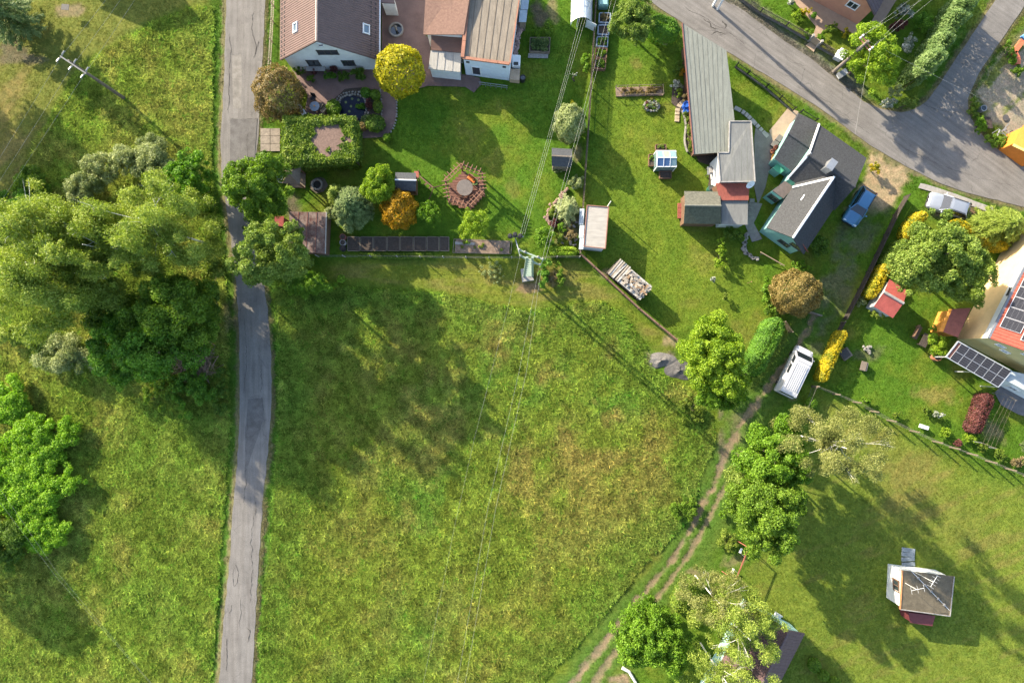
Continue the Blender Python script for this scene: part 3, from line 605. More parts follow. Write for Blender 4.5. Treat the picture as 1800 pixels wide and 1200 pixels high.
def conifer(label, px, py, r, h, lm, name='conifer', cat='tree', nb=90, leaf=.11, group=None, droop=.25, zb=.2, dens=1.0, curve=.9, bark=None):
    """tiers of branches with needle sprays"""
    g = nextg(); rp = r if isinstance(r, tuple) else (r, r); zc = h*.45; c0 = P(px, py, zc); base = Vector((c0.x, c0.y, 0)); RX, RY = MP(rp[0], zc), MP(rp[1], zc); out = []; mb = MB()
    mb.tube([base+Vector((0, 0, -.1)), base+Vector((0, 0, h*.97))], [.06+h*.012, .01], 7)
    for k in range(nb):
        f = (k+g.random())/nb; z = zb+(h-zb)*f; az = k*2.399+g.normal(0, .2); ln = (1-f**1.6)**curve*g.uniform(.78, 1.05)+.04
        dx, dy = math.cos(az)*RX*ln, math.sin(az)*RY*ln; L = math.hypot(dx, dy); n = max(10, int(dens*L*70)); s = g.random(n)**.7
        up = .25*(1-f)*L; side = unit(np.array([[-dy, dx, 0.]]))[0]; wv = g.normal(0, .14, n)*(.35+.65*(1-s))*L*.9+g.normal(0, .04, n)
        p = np.stack([base.x+dx*s+side[0]*wv, base.y+dy*s+side[1]*wv, z+up*s-droop*L*s*s+g.normal(0, .05, n)], 1)
        axs = np.array([dx, dy, -droop*L*.6])/max(L, .1)+side*(np.sign(wv)*.7)[:, None]+g.normal(0, .2, (n, 3)); t = np.clip(.25+.55*s+g.normal(0, .18, n), 0, 1)
        out.append(leaf_quads(p, np.array([0, 0, 1.])+g.normal(0, .45, (n, 3)), leaf*g.uniform(.7, 1.3, n), t, g, .34, axs))
        if k % 3 == 0: mb.tube([(base.x, base.y, z), (base.x+dx*.8, base.y+dy*.8, z+up*.8-droop*L*.64)], [.03, .008], 4)
    return finish(name, label, cat, base, pack(out), lm, mb.build('trunk', bark or BARK), group)
BOOST = {'green': 1.12, 'thuja': 1.35, 'dark': 1.3, 'appl': 1.2, 'bright': 1.02, 'vivid': 1.12, 'birch': 1.15, 'olive': 1.15, 'blue': 1.1, 'lime': 1.08}
LM = {k: leafmat('leaves_'+k, *[tuple(min(.8, a*BOOST.get(k, 1)) for a in c) for c in v]) for k, v in {
    'green': ((.050,.100,.008), (.112,.200,.016), (.195,.290,.032)), 'dark': ((.030,.065,.007), (.070,.130,.013), (.135,.205,.028)),
    'bright': ((.060,.130,.008), (.125,.245,.014), (.215,.345,.034)), 'lime': ((.085,.160,.008), (.180,.285,.015), (.300,.390,.035)),
    'olive': ((.070,.112,.012), (.155,.215,.026), (.250,.300,.050)), 'birch': ((.088,.135,.016), (.188,.255,.036), (.305,.350,.070)), 'birchgold': ((.095,.095,.020), (.185,.165,.040), (.290,.240,.080)),
    'silver': ((.110,.150,.042), (.245,.290,.100), (.410,.445,.210)), 'yellow': ((.130,.160,.010), (.380,.350,.012), (.600,.500,.020)), 'gold': ((.095,.150,.012), (.340,.290,.012), (.600,.440,.015)),
    'orange': ((.130,.090,.010), (.400,.220,.010), (.560,.330,.015)), 'rust': ((.075,.075,.018), (.190,.140,.045), (.330,.240,.110)), 'bronze': ((.090,.090,.020), (.220,.165,.048), (.350,.260,.085)),
    'blue': ((.042,.080,.022), (.105,.160,.046), (.215,.270,.095)), 'thuja': ((.032,.085,.008), (.076,.170,.014), (.140,.250,.028)), 'red': ((.045,.018,.016), (.120,.038,.034), (.210,.085,.070)),
    'birchpale': ((.095,.118,.024), (.190,.212,.054), (.310,.315,.100)), 'willow': ((.055,.105,.024), (.120,.195,.050), (.225,.310,.100)), 'vivid': ((.085,.190,.010), (.175,.330,.018), (.280,.430,.040)), 'white': ((.060,.095,.030), (.250,.290,.200), (.780,.760,.720)), 'tan': ((.110,.095,.040), (.240,.190,.085), (.350,.270,.130)), 'ivy': ((.045,.088,.010), (.125,.200,.020), (.235,.300,.038)), 'appl': ((.060,.105,.014), (.140,.205,.030), (.250,.310,.066)),
}.items()}
# ------------------------------------------------------------------ trees and shrubs
G1 = 'trees and bushes west of the lane'
tree('tall olive birch with wispy drooping crown in thicket west of the lane', 92, 470, (108, 114), 14.5, LM['birch'], 'birch', 'birch_tree', leaf=.13, cover=1.25, zb=1.8)
tree('tall pale birch with white limbs showing, beside the grey willow bushes', 283, 398, (90, 84), 15.5, LM['birch'], 'birch', 'birch_tree', leaf=.13, cover=1.25, zb=1.8)
tree('darker birch squeezed between two taller birches in the thicket', 185, 440, (68, 75), 14, LM['olive'], 'birch', 'birch_tree', leaf=.13, cover=1.25, zb=1.8)
for i, (x, y, r, lb) in enumerate([(147,335,30,'westernmost of the grey-green willow bushes against the birches'),(174,302,30,'grey-green willow bush second from the lawn edge'),(217,284,27,'small grey-green willow bush between larger willows'),(269,282,38,'largest grey-green willow bush, round, nearest the lane')]):
    bush(lb, x, y, (r, r*1.05), 3.4, LM['silver'], 'willow_bush', 'bush', 'grey-green willow bushes', leaf=.11, cover=1.4)
tree('fresh green tree at lane edge right of the willow bushes', 334, 318, (44, 40), 6.5, LM['thuja'], leaf=.14)
bush('dark green bush by the lane below the fresh green tree', 366, 355, (24, 34), 3.2, LM['green'])
tree('dark green spreading tree below the birches facing the lane', 308, 552, (80, 66), 9, LM['green'], leaf=.14)
tree('dark green bushy tree at the southern tip of the thicket', 252, 616, (82, 60), 8, LM['thuja'], leaf=.14)
bush('deep green elder bush behind the two dark trees', 205, 555, (45, 45), 5, LM['dark'], 'elder_bush', 'bush', cover=1.1, leaf=.13)
bush('dark bush at lane edge beside the fallen brown brush', 375, 470, (22, 48), 3.0, LM['olive'], leaf=.12)
bush('dark green bush at lane edge south of the olive one', 372, 545, (18, 40), 2.6, LM['dark'], leaf=.12)
bush('pale olive bush on the meadow side of the big birch', 130, 622, (60, 34), 2.8, LM['silver'], 'willow_bush', 'bush', leaf=.11, cover=1.2)
bush('loose olive bush fringing the meadow under the big birch', 60, 590, (50, 30), 2.4, LM['birch'], leaf=.12)
bush('bramble patch by the lane south of the brown brush pile', 340, 685, (48, 36), 1.4, LM['thuja'], 'bramble_bush', 'bush')
bush('low bramble patch right beside the meadow corner', 285, 690, (34, 26), 1.1, LM['green'], 'bramble_bush', 'bush')
bush('bramble strip along the lane verge below the brush pile', 388, 690, (14, 44), 1.0, LM['dark'], 'bramble_bush', 'bush')
bush('dark bush left of the big birch in deep shade', 22, 375, (38, 40), 4.0, LM['thuja'], 'elder_bush', 'bush')
bush('shaded green bush beside the lawn corner and wires', 60, 330, (34, 30), 2.2, LM['green'])
conifer('dark blue-green spruce at the corner of the mown lawn', -8, 14, (48, 50), 9, LM['blue'], 'spruce_tree', nb=120, leaf=.15)
tree('tall dark tree west of the mown lawn casting broad shade', -285, 9, (78, 78), 12, LM['dark'], leaf=.18, cover=1.2)
tree('second tall dark tree west of the lawn beside power wires', -319, 156, (78, 78), 12, LM['green'], leaf=.18, cover=1.2)
G2 = 'bright green thicket bushes in the west meadow'
for x, y, r, h, lb in [(14,706,(36,36),1.8,'small bright green bush standing apart north of the thicket'),(62,778,(58,50),2.0,'bright green bush forming the north end of the thicket'),(66,850,(58,56),2.1,'bright green bush in the middle of the thicket'),(68,925,(46,42),1.8,'bright green bush at the southern tip of the thicket'),(12,850,(50,62),2.2,'bright green bush on the western side of the thicket')]:
    bush(lb, x, y, r, h, LM['vivid'], 'thicket_bush', 'bush', G2, leaf=.11, lr=.36, cover=1.5, nl=int(70+r[0]*.9))
bush('dark green bush under the wires south-west of the bright thicket', 14, 950, (38, 40), 2.6, LM['dark'], 'elder_bush', 'bush')
tree('tall tree beyond the bright thicket casting shade on the meadow', -190, 925, (60, 62), 9, LM['green'], leaf=.18, cover=1.2)
# along the lane
tree('dense round fresh-green tree beside the lane and the small gazebo', 456, 332, (47, 52), 11, LM['green'], leaf=.13, cover=2.0, zb=1.0)
bush('grey-green bush at the foot of the dense round tree', 452, 388, (22, 22), 3.0, LM['blue'], leaf=.12)
tree('rounded apple-green tree overhanging the lane and the rusty shed roof', 482, 448, (58, 50), 12, LM['appl'], leaf=.13, cover=2.0)
bush('dark ivy bush between the driveway slabs and the dense round tree', 468, 283, (18, 16), 2.2, LM['dark'])
bush('loose sunlit bush below the rusty shed at the meadow corner', 545, 500, (42, 26), 1.8, LM['bright'], leaf=.11)
bush('green bush behind the rusty shed at the garden fence', 505, 480, (26, 24), 2.4, LM['green'], leaf=.11)
# first garden
clipped('large clipped golden-yellow ball tree beside the paved terrace', 703, 125, 42, 5.6, LM['yellow'], 'golden_ball_tree', 'tree', zb=.7, leaf=.13, cover=2.4, rough=.07, trunkr=.14)
clipped('big rust-speckled bush between the lane and the terrace', 489, 166, (40, 45), 4.2, LM['rust'], 'rust_bush', 'bush', zb=0, leaf=.11, cover=2.2, rough=.13)
for x, y, r, h, k, lb in [(586,190,(13,15),1.0,'green','round green bush at the west rim of the pond'),(643,163,(9,9),.8,'thuja','small clipped bush north-east of the pond'),(660,167,(9,9),.8,'green','small clipped bush by the path bend'),(664,187,(8,12),.9,'ivy','yellow-green bush between pond and path'),(646,213,(12,12),.7,'blue','bluish cushion bush below the pond stones'),(660,217,(17,15),1.3,'dark','large dark cushion bush inside the path bend'),(638,222,(8,8),.7,'rust','small tan-tipped bush beside the wooden deck'),(680,242,(7,7),.7,'bright','small bright bush at the corner of path and lawn')]:
    clipped(lb, x, y, r, h, LM[k], 'garden_bush', 'shrub', zb=0, leaf=.075, cover=2.4, rough=.08, trunkr=.03)
bush('dark red barberry beside the garden pond', 649, 184, (8, 10), .9, LM['red'], 'barberry', 'shrub', leaf=.07)
for x, y, r, h, k, lb in [(522,126,(13,8),1.2,'dark','dark bush at the west corner of the white gable'),(548,138,(8,7),.9,'dark','low round bush left of the gable doorway'),(580,134,(12,9),1.1,'thuja','green bush right of the gable doorway'),(604,133,(10,9),1.1,'dark','dark bush under the middle of the gable wall'),(628,132,(14,12),1.3,'dark','largest dark bush under the gable wall'),(551,126,(8,5),1.0,'red','pink flowering bush left of the gable doorway'),(587,122,(9,5),1.1,'red','pink flowering bush right of the gable doorway')]:
    bush(lb, x, y, r, h, LM[k], 'foundation_shrub', 'shrub', leaf=.075)
conifer('squat blue-green spruce between fire pit and orange bush', 617, 364, (38, 42), 4.4, LM['blue'], 'dwarf_spruce', nb=150, leaf=.12, dens=1.7, droop=.1, curve=.6)
conifer('narrow olive juniper on the west side of the squat spruce', 588, 342, (17, 24), 3.2, LM['olive'], 'juniper', nb=60, leaf=.10, dens=1.6)
bush('pale green bush by the rusty shed and squat spruce', 582, 374, (13, 14), 1.6, LM['silver'])
tree('yellow-green leafy tree beside the playhouse', 668, 326, (30, 30), 4.4, LM['lime'], leaf=.10, lr=.36, cover=1.8, zb=.3)
clipped('orange-gold rounded shrub in front of the playhouse', 702, 368, (31, 33), 3.4, LM['orange'], 'orange_shrub', 'shrub', zb=0, leaf=.10, cover=2.2, rough=.14)
tree('small fresh green tree right of the orange shrub', 755, 374, (21, 20), 3.0, LM['bright'], leaf=.10, cover=1.4, zb=.5)
tree('young loose fruit tree south of the hexagonal pergola', 835, 394, (25, 29), 3.6, LM['lime'], leaf=.09, cover=.9, zb=1.0)
clipped('grey-green rounded bush by the plank fence north of the small hut', 1001, 217, (26, 32), 3.8, LM['silver'], 'rounded_bush', 'bush', zb=0, leaf=.10, rough=.10)
bush('climbing leafy plant on the plank fence beside the beds', 1030, 110, (9, 20), 1.4, LM['bright'])
tree('white-flowering standard rose alone on the lawn', 1011, 132, (8, 6), 1.5, LM['white'], name='standard_rose', cat='rose', leaf=.06, zb=1.0, nl=8)
bush('yellow flowering plant beside the grey-green rounded bush', 1006, 184, (5, 6), .8, LM['yellow'], leaf=.06)
bush('grey shrub at the north end of the rockery', 1012, 321, (13, 14), 1.8, LM['silver'])
conifer('pale olive dwarf pine filling the rockery', 998, 366, (24, 28), 2.6, LM['silver'], 'dwarf_pine', nb=70, leaf=.10, dens=1.6)
bush('dark cushion shrub at the rockery edge', 970, 372, (9, 10), .8, LM['olive'], leaf=.06)
bush('bright green shrub beside the power pole and rockery', 959, 417, (20, 17), 1.8, LM['bright'])
bush('small bright shrub next to the rockery path', 988, 399, (8, 9), 1.0, LM['bright'], leaf=.07)
bush('leafy shrub below the small bright one in the rockery', 983, 417, (8, 10), 1.0, LM['ivy'], leaf=.07)
bush('straw-coloured grass clump in the rockery corner', 1005, 414, (11, 10), .9, LM['tan'], 'grass_clump', 'plant', leaf=.08)
bush('dark red heather by the rockery stones', 976, 391, (9, 8), .6, LM['red'], leaf=.06)
hedge('bright lime-green low hedge along the corner of the garden fence', [(966,443),(988,442),(1014,443)], 17, 1.0, LM['lime'])
bush('ragged shrub with dead brown middle beside the power pole', 957, 480, (12, 26), 1.5, LM['thuja'], leaf=.09)
bush('ragged shrub half on the far side of the dead brown patch', 985, 482, (9, 20), 1.4, LM['green'], leaf=.09)
bush('dry brown brush between the two ragged shrubs', 971, 489, (12, 13), .8, LM['tan'], 'dry_brush', 'brush', leaf=.07, cover=1.0)
bush('pale weed clump beside the strip west of the power pole', 868, 478, (24, 18), .7, LM['silver'], 'weed_clump', 'plant', leaf=.07, cover=.8)
hedge('green weeds along the bed edging inside the garden fence', [(630,449),(700,450),(760,449)], 9, .4, LM['ivy'], 'weed_strip', 'plants', leaf=.07)
# second garden
tree('apple tree in the corner of the second garden by the street', 1113, 34, (38, 36), 4.6, LM['appl'], leaf=.11, zb=1.0)
hedge('dark dense hedge between apple tree and the long roof', [(1140,40),(1165,52),(1192,60)], 38, 2.2, LM['thuja'])
bush('grey-leaved plant at the foot of the dark hedge', 1168, 72, (11, 8), .7, LM['silver'], leaf=.07)
for i, (x, y, r, k, lb) in enumerate([(1193,120,(9,14),'dark','shaded shrub against the long shed wall'),(1199,128,(6,6),'orange','red and orange flowers against the long shed wall'),(1190,150,(10,8),'white','pale flowering plant at the flower bed by the long shed'),(1195,163,(9,8),'ivy','leafy plant in the middle of the flower bed'),(1203,172,(6,8),'tan','tan plant at the lower end of the flower bed'),(1206,205,(5,12),'ivy','tall herb in the narrow border near the blue barrel'),(1211,232,(5,14),'appl','pale herb in the narrow border along the shed'),(1215,255,(5,12),'ivy','herb at the southern end of the narrow border')]):
    bush(lb, x, y, r, .9, LM[k], 'flowering_plant', 'plant', leaf=.06)
bush('leafy lime shrub with pale tips on the open lawn below the dark gable roof', 1267, 446, (11, 24), 1.6, LM['lime'], leaf=.09)
bush('shaded dark shrub below the flat grey roof', 1288, 413, (17, 13), 1.6, LM['dark'], leaf=.09)
bush('small pale sapling on the open lawn', 1253, 490, (5, 5), .9, LM['white'], leaf=.06)
bush('small dark sapling on the open lawn', 1275, 521, (6, 8), 1.0, LM['olive'], leaf=.07)
bush('green shrub growing into the bronze ball bush', 1350, 512, (13, 22), 1.8, LM['bright'])
bush('lower green shrub at the foot of the bronze ball bush', 1356, 543, (14, 13), 1.5, LM['green'])
clipped('large clipped bronze-brown ball bush by the garden gate', 1398, 515, (42, 39), 4.0, LM['bronze'], 'bronze_ball_bush', 'bush', zb=0, leaf=.09, cover=2.6, rough=.09)
hedge('thick clipped green hedge block beside the dirt track', [(1318,658),(1332,628),(1348,596),(1366,560)], 34, 2.3, LM['thuja'], leaf=.08)
tree('big lime-green leafy tree at the head of the dirt track', 1254, 625, (56, 62), 7.5, LM['lime'], leaf=.12, cover=1.6)
tree('smaller lime-green tree leaning over the dirt track', 1268, 690, (40, 30), 5.5, LM['bright'], leaf=.12)
bush('green weeds at the meadow end beside the dirt track', 1205, 895, (24, 26), .9, LM['green'], 'weed_clump', 'plant', leaf=.10)
bush('straw tussock at the meadow corner by the gravel heaps', 1215, 720, (28, 24), .8, LM['olive'], 'grass_clump', 'plant', leaf=.10)
# street side
tree('sunlit lime-green tree beside the wooden power pole at the junction', 1530, 98, (42, 52), 6.5, LM['lime'], leaf=.12, cover=1.35)
hedge('long pale willow-leaved hedge beside the side road', [(1700,-12),(1668,40),(1640,90),(1606,142)], 28, 4.3, LM['willow'], leaf=.12, rough=.42, cover=2.0)
for x, y, r, k, lb in [(1596,78,(13,16),'white','white-flowering bush in the shaded garden'),(1588,22,(14,12),'white','white-flowering bush under the wires'),(1578,45,(14,10),'red','pink-flowering bush under the wires'),(1562,180,(12,9),'white','white-flowering bush at the junction corner'),(1594,183,(15,9),'appl','pale leafy bush at the tip of the junction corner'),(1572,160,(10,14),'silver','grey bush below the junction tree'),(1620,40,(16,20),'thuja','deep green bush between white blossom and willow hedge'),(1605,118,(12,20),'dark','dark bush at the foot of the willow hedge')]:
    bush(lb, x, y, r, 1.8, LM[k], 'garden_shrub', 'shrub', leaf=.09)
for x, y, r, k, lb in [(1402,26,(9,9),'lime','lime-green ball shrub on the lawn by the orange house'),(1420,60,(8,10),'bright','round green shrub at the left gate side'),(1443,66,(9,9),'bright','round green shrub at the right gate side'),(1430,27,(4,5),'thuja','small dark bush at the path edge'),(1463,48,(12,8),'ivy','flowering border at the paved yard'),(1488,58,(10,7),'gold','yellow border plant at the paved yard corner'),(1413,20,(14,6),'gold','yellow-green border along the paved yard'),(1390,3,(7,5),'white','pale flowers beside the border')]:
    bush(lb, x, y, r, .9, LM[k], 'border_plant', 'plant', leaf=.07)
bush('tall wild shrub strip at the building plot edge', 1712, 192, (9, 18), 1.0, LM['ivy'], leaf=.09)
bush('wild flowering shrub strip along the building plot', 1722, 222, (11, 18), 1.0, LM['bright'], leaf=.09)
bush('wild shrub strip at the lower plot corner', 1757, 248, (26, 12), .9, LM['green'], leaf=.09)
bush('green shrub round the orange play frame', 1775, 95, (10, 20), 1.0, LM['bright'], leaf=.09)
bush('green shrub below the orange play frame', 1792, 125, (14, 9), 1.0, LM['green'], leaf=.09)
bush('golden bush at the corner of the slate-roofed house and drive', 1537, 296, (9, 10), 1.6, LM['gold'], leaf=.08)
bush('green bush below the corner of the teal gable', 1408, 468, (20, 10), 1.2, LM['bright'], leaf=.09)
bush('dark rounded bush in the shade of the slate roof', 1441, 432, (17, 16), 2.0, LM['dark'], leaf=.09)
# right garden
tree('large spreading green walnut-like tree beside the red shed roof', 1646, 452, (70, 62), 8.5, LM['appl'], leaf=.14, cover=1.6)
tree('yellow-green tree touching the cream house wall', 1690, 482, (50, 46), 7.5, LM['olive'], leaf=.13, cover=1.5)
hedge('golden hedge climbing towards the parked silver car', [(1622,376),(1600,398),(1592,420)], 19, 1.8, LM['gold'], leaf=.10)
hedge('green hedge section linking the two golden stretches', [(1588,424),(1568,450),(1553,472)], 20, 1.7, LM['ivy'], leaf=.10)
hedge('golden hedge beside the red gable shed', [(1555,466),(1540,496),(1524,524)], 19, 1.8, LM['gold'], leaf=.10)
hedge('straight golden hedge running towards the cream house', [(1672,390),(1712,412),(1764,438)], 17, 1.7, LM['gold'], leaf=.10)
hedge('golden hedge beside the parked white van', [(1480,582),(1462,622),(1441,670)], 17, 1.6, LM['gold'], leaf=.10)
conifer('broad dark green yew beside the silver car', 1757, 398, (58, 40), 4.2, LM['olive'], 'yew', nb=130, leaf=.13, dens=1.4, droop=.2, curve=.5)
bush('ragged shrub behind the red gable shed', 1542, 552, (16, 9), 1.1, LM['olive'], leaf=.08)
bush('small shrub at the end of the golden hedge', 1514, 530, (8, 10), 1.0, LM['silver'], leaf=.08)
bush('yellow-green fruit bush beside the orange lean-to', 1650, 606, (17, 20), 2.0, LM['lime'], leaf=.09)
bush('fresh green bush at the bench by the orange lean-to', 1643, 578, (9, 7), 1.0, LM['bright'], leaf=.08)
hedge('dark red barberry hedge below the solar carport', [(1734,692),(1722,725),(1708,760)], 23, 1.5, LM['red'], leaf=.09)
for x, y, r, k, lb in [(1704,772,(12,10),'lime','lime bush at the lower end of the red hedge'),(1660,760,(13,9),'lime','lime-green plants beside the white stone'),(1645,728,(12,6),'white','white flowering plants in the border'),(1628,722,(9,8),'ivy','yellow-green plants in the border'),(1728,785,(9,8),'ivy','bush right of the red hedge foot'),(1757,800,(14,10),'ivy','border plants near the clothes lines'),(1790,812,(13,9),'tan','tan border plants at the fence end'),(1521,703,(10,8),'bright','bright plant at the fence near the van'),(1576,728,(12,7),'ivy','green plants along the fence'),(1798,782,(6,10),'blue','blue-green bush by the clothes lines'),(1682,778,(8,7),'red','dark red plant at the fence')]:
    bush(lb, x, y, r, .8, LM[k], 'border_plant', 'plant', leaf=.07)
clipped('small bright clipped ball bush beside the van parking place', 1426, 708, 10, 1.0, LM['bright'], 'ball_bush', 'shrub', zb=0, leaf=.07, trunkr=.03)
# lower right
tree('bright green bushy tree at the bend of the dirt track', 1358, 800, (58, 56), 9, LM['bright'], leaf=.13)
tree('large green tree beside the dirt track above the swing frame', 1345, 900, (60, 64), 10.5, LM['green'], leaf=.13)
tree('leafy green tree between the bright tree and the large one', 1318, 845, (40, 40), 5.5, LM['appl'], leaf=.12)
tree('pale grey-gold birch with white limbs leaning over the lawn', 1452, 778, (80, 66), 15.5, LM['birchpale'], 'birch', 'birch_tree', leaf=.11, cover=1.05, zb=1.8)
bush('scrubby shrub at the track edge below the large tree', 1280, 950, (18, 18), 1.0, LM['olive'], leaf=.09, cover=1.0)
bush('small green bush at the track edge', 1271, 903, (7, 8), .9, LM['bright'], leaf=.08)
tree('bright green maple beside the dirt track at the southern end', 1140, 1118, (58, 58), 6.5, LM['bright'], leaf=.13)
hedge('green hedge between the swing frame and the bright maple', [(1222,1016),(1204,1042),(1188,1072)], 30, 1.8, LM['ivy'], leaf=.10, rough=.2)
bush('yellow-green bush at the end of the green hedge', 1172, 1088, (16, 14), 1.6, LM['olive'])
tree('large olive birch with white limbs over the dark roof', 1298, 1100, (66, 64), 13, LM['birch'], 'birch', 'birch_tree', leaf=.11, cover=.9, zb=1.6)
tree('tall birch by the swing frame beside the dark-roofed house', 1255, 1050, (50, 48), 11, LM['birchpale'], 'birch', 'birch_tree', leaf=.11, cover=.9, zb=1.6)
tree('birch standing alone south of the two birches beside the mint house', 1268, 1185, (74, 52), 12, LM['birch'], 'birch', 'birch_tree', leaf=.11, cover=.9, zb=1.6)
for x, y, r, lb in [(1431,1168,(11,12),'round bush beside the dark-roofed house'),(1447,1186,(9,9),'smaller round bush at the dark-roofed house'),(1466,1198,(10,9),'outermost round bush by the dark-roofed house')]:
    clipped(lb, x, y, r, 1.2, LM['green'], 'garden_bush', 'shrub', zb=0, leaf=.08, trunkr=.03)
# ------------------------------------------------------------------ buildings
WHITE = mat('white_render', (.62,.62,.60), .85, .10, 1.2, .1); FRAME = mat('white_frame', (.70,.70,.68), .6, .06); DARKF = mat('dark_frame', (.05,.045,.04), .6, .1)
GLASS = glass(); PANEBLUE = glass('pale_glass', (.10,.14,.17), .12)
ROOFBROWN = mat('brown_metal_tile', (.112,.068,.060), .5, .14, 1.5, .1, spec=.45); ROOFRED = mat('red_brown_shingle', (.185,.110,.080), .9, .22, 5, .3, fine=30); ROOFBEIGE = mat('beige_sheet_roof', (.190,.158,.118), .7, .22, 1.4, .15, stretch=(3, .6, 1))
ORANGE = mat('orange_trim', (.27,.125,.078), .7, .18, 2); SLATE = mat('slate_shingle', (.040,.042,.047), .9, .38, 7, .5, fine=26); SLATE_LIT = mat('slate_shingle_lit', (.042,.043,.045), .9, .38, 7, .5, fine=26)  # one slate in two tones: sunlit and shaded slopes put into the colour
TEAL = mat('teal_render', (.19,.37,.33), .85, .10, 1.5, .1); FELT = mat('grey_green_felt', (.165,.172,.145), .9, .16, 1.2, .2, stretch=(4, .7, 1), fine=9); FELTD = mat('grey_felt', (.150,.150,.138), .9, .16, 1.2, .2, stretch=(4, .7, 1), fine=9)
GREENROOF = mat('mossy_green_shingle', (.075,.080,.052), .9, .32, 4, .4, fine=24); MAROON = mat('maroon_paint', (.13,.030,.032), .7, .2, 2); BROWNW = mat('brown_wood', (.14,.080,.048), .8, .3, 3, .3, stretch=(1, 6, 1)); OLDW = mat('weathered_wood', (.17,.135,.10), .85, .3, 3, .3, stretch=(1, 6, 1))
CONC = mat('concrete', (.26,.245,.225), .9, .22, 2, .2); STEEL = mat('galvanised_steel', (.30,.31,.32), .45, .12, 3, .05, metal=.6); REDROOF = mat('red_sheet_roof', (.30,.070,.055), .6, .20, 1.5, .1); CREAM = mat('cream_render', (.66,.47,.24), .85, .08, 1.5, .1); OLIVEW = mat('ochre_render', (.48,.40,.19), .85, .1, 1.5, .1)
TILE = mat('red_clay_tile', (.25,.060,.038), .7, .25, 4, .2); SALMON = mat('salmon_render', (.46,.225,.145), .85, .08, 1.5, .1); PURPLE = mat('plum_roof', (.105,.072,.078), .7, .16, 2, .1); RUSTR = mat('rusty_sheet_roof', (.15,.062,.048), .85, .5, 1.6, .3, c2=(.20,.150,.120)); MEMBR = mat('pale_membrane', (.30,.275,.235), .8, .12, 1.2, .35, stretch=(.6, 2.5, 1), fine=2.2)
TARP = mat('blue_grey_sheet', (.26,.31,.36), .5, .15, 2); BLACKM = mat('black_plastic', (.02,.02,.022), .5, .2); STONE = mat('field_stone', (.22,.205,.18), .9, .3, 2.5, .3); SOILM = mat('dark_soil', (.060,.046,.036), .95, .35, 6, .5); BLUEP = mat('blue_plastic', (.02,.10,.42), .4, .1)
def window(parent, p, n, w, h, fm=None, gm=None, bars=1, name='window', depth=.06, up=None):
    """frame with pane; p centre on the wall, n outward direction"""
    p, n = Vector(p), Vector(n).normalized(); up = Vector(up or (0, 0, 1)); t = up.cross(n).normalized(); u = n.cross(t).normalized(); f = .07; fm = fm or FRAME
    mb = MB(); q = p + n*depth*.5
    for s in (-1, 1):
        mb.bar(q+t*s*(w/2)-u*(h/2+f), q+t*s*(w/2)+u*(h/2+f), f*1.3, depth*1.4, n); mb.bar(q-t*(w/2+f)+u*s*h/2, q+t*(w/2+f)+u*s*h/2, f*1.3, depth*1.4, n)
    for k in range(bars): x = w*((k+1)/(bars+1)-.5); mb.bar(q+t*x-u*h/2, q+t*x+u*h/2, f*.8, depth, n)
    o = mb.build(name, fm, parent); m2 = MB(); a = p+n*.02; m2.slab([a-t*w/2-u*h/2, a+t*w/2-u*h/2, a+t*w/2+u*h/2, a-t*w/2+u*h/2], .012); g = m2.build('pane', gm or GLASS); g.parent = o; g.matrix_parent_inverse = wmat(o).inverted(); return o
def gable(root, A, B, C_, D, R1, R2, oh, wm, rm, th=.14, ribs=None, rib=(.12, .03), ridge=None, rm2=None, ohg=None, rw=.22):
    """A-B and D-C eaves, R1-R2 ridge; ends at A,D,R1 and B,C,R2"""
    A, B, C_, D, R1, R2 = [Vector(p) for p in (A, B, C_, D, R1, R2)]; ohg = oh if ohg is None else ohg
    ac = (D-A); W = ac.length; ac.normalize(); al = (B-A).normalized(); ze, zr = A.z, R1.z; dz = (zr-ze)*oh/(W/2)
    c = [A+ac*oh+al*ohg, B+ac*oh-al*ohg, C_-ac*oh-al*ohg, D-ac*oh+al*ohg]; zt = ze+dz-th-.03; top = [Vector((p.x, p.y, zt)) for p in c]; bot = [Vector((p.x, p.y, -.3)) for p in c]
    r1 = R1+al*ohg; r2 = R2-al*ohg; r1.z = r2.z = zr-th-.06
    mb = MB(); mb.add(bot+top+[r1, r2], [(0,1,5,4),(2,3,7,6),(1,2,6,9,5),(3,0,4,8,7),(4,5,9,8),(6,7,8,9),(3,2,1,0)]); wall = mb.build('wall', wm, root)
    roofs = []
    for q, m_ in (([A, B, R2, R1], rm), ([D, C_, R2, R1], rm2 or rm)):
        s = MB().slab(q, th)
        if ribs: s.ribs(q, ribs, *rib)
        roofs.append(s.build('roof', m_, root))
    if ridge: MB().tube([R1-al*.02+Vector((0, 0, .02)), R2+al*.02+Vector((0, 0, .02))], rw*.5, 8).build('ridge_cap', ridge, root)
    return wall, roofs, c, zt
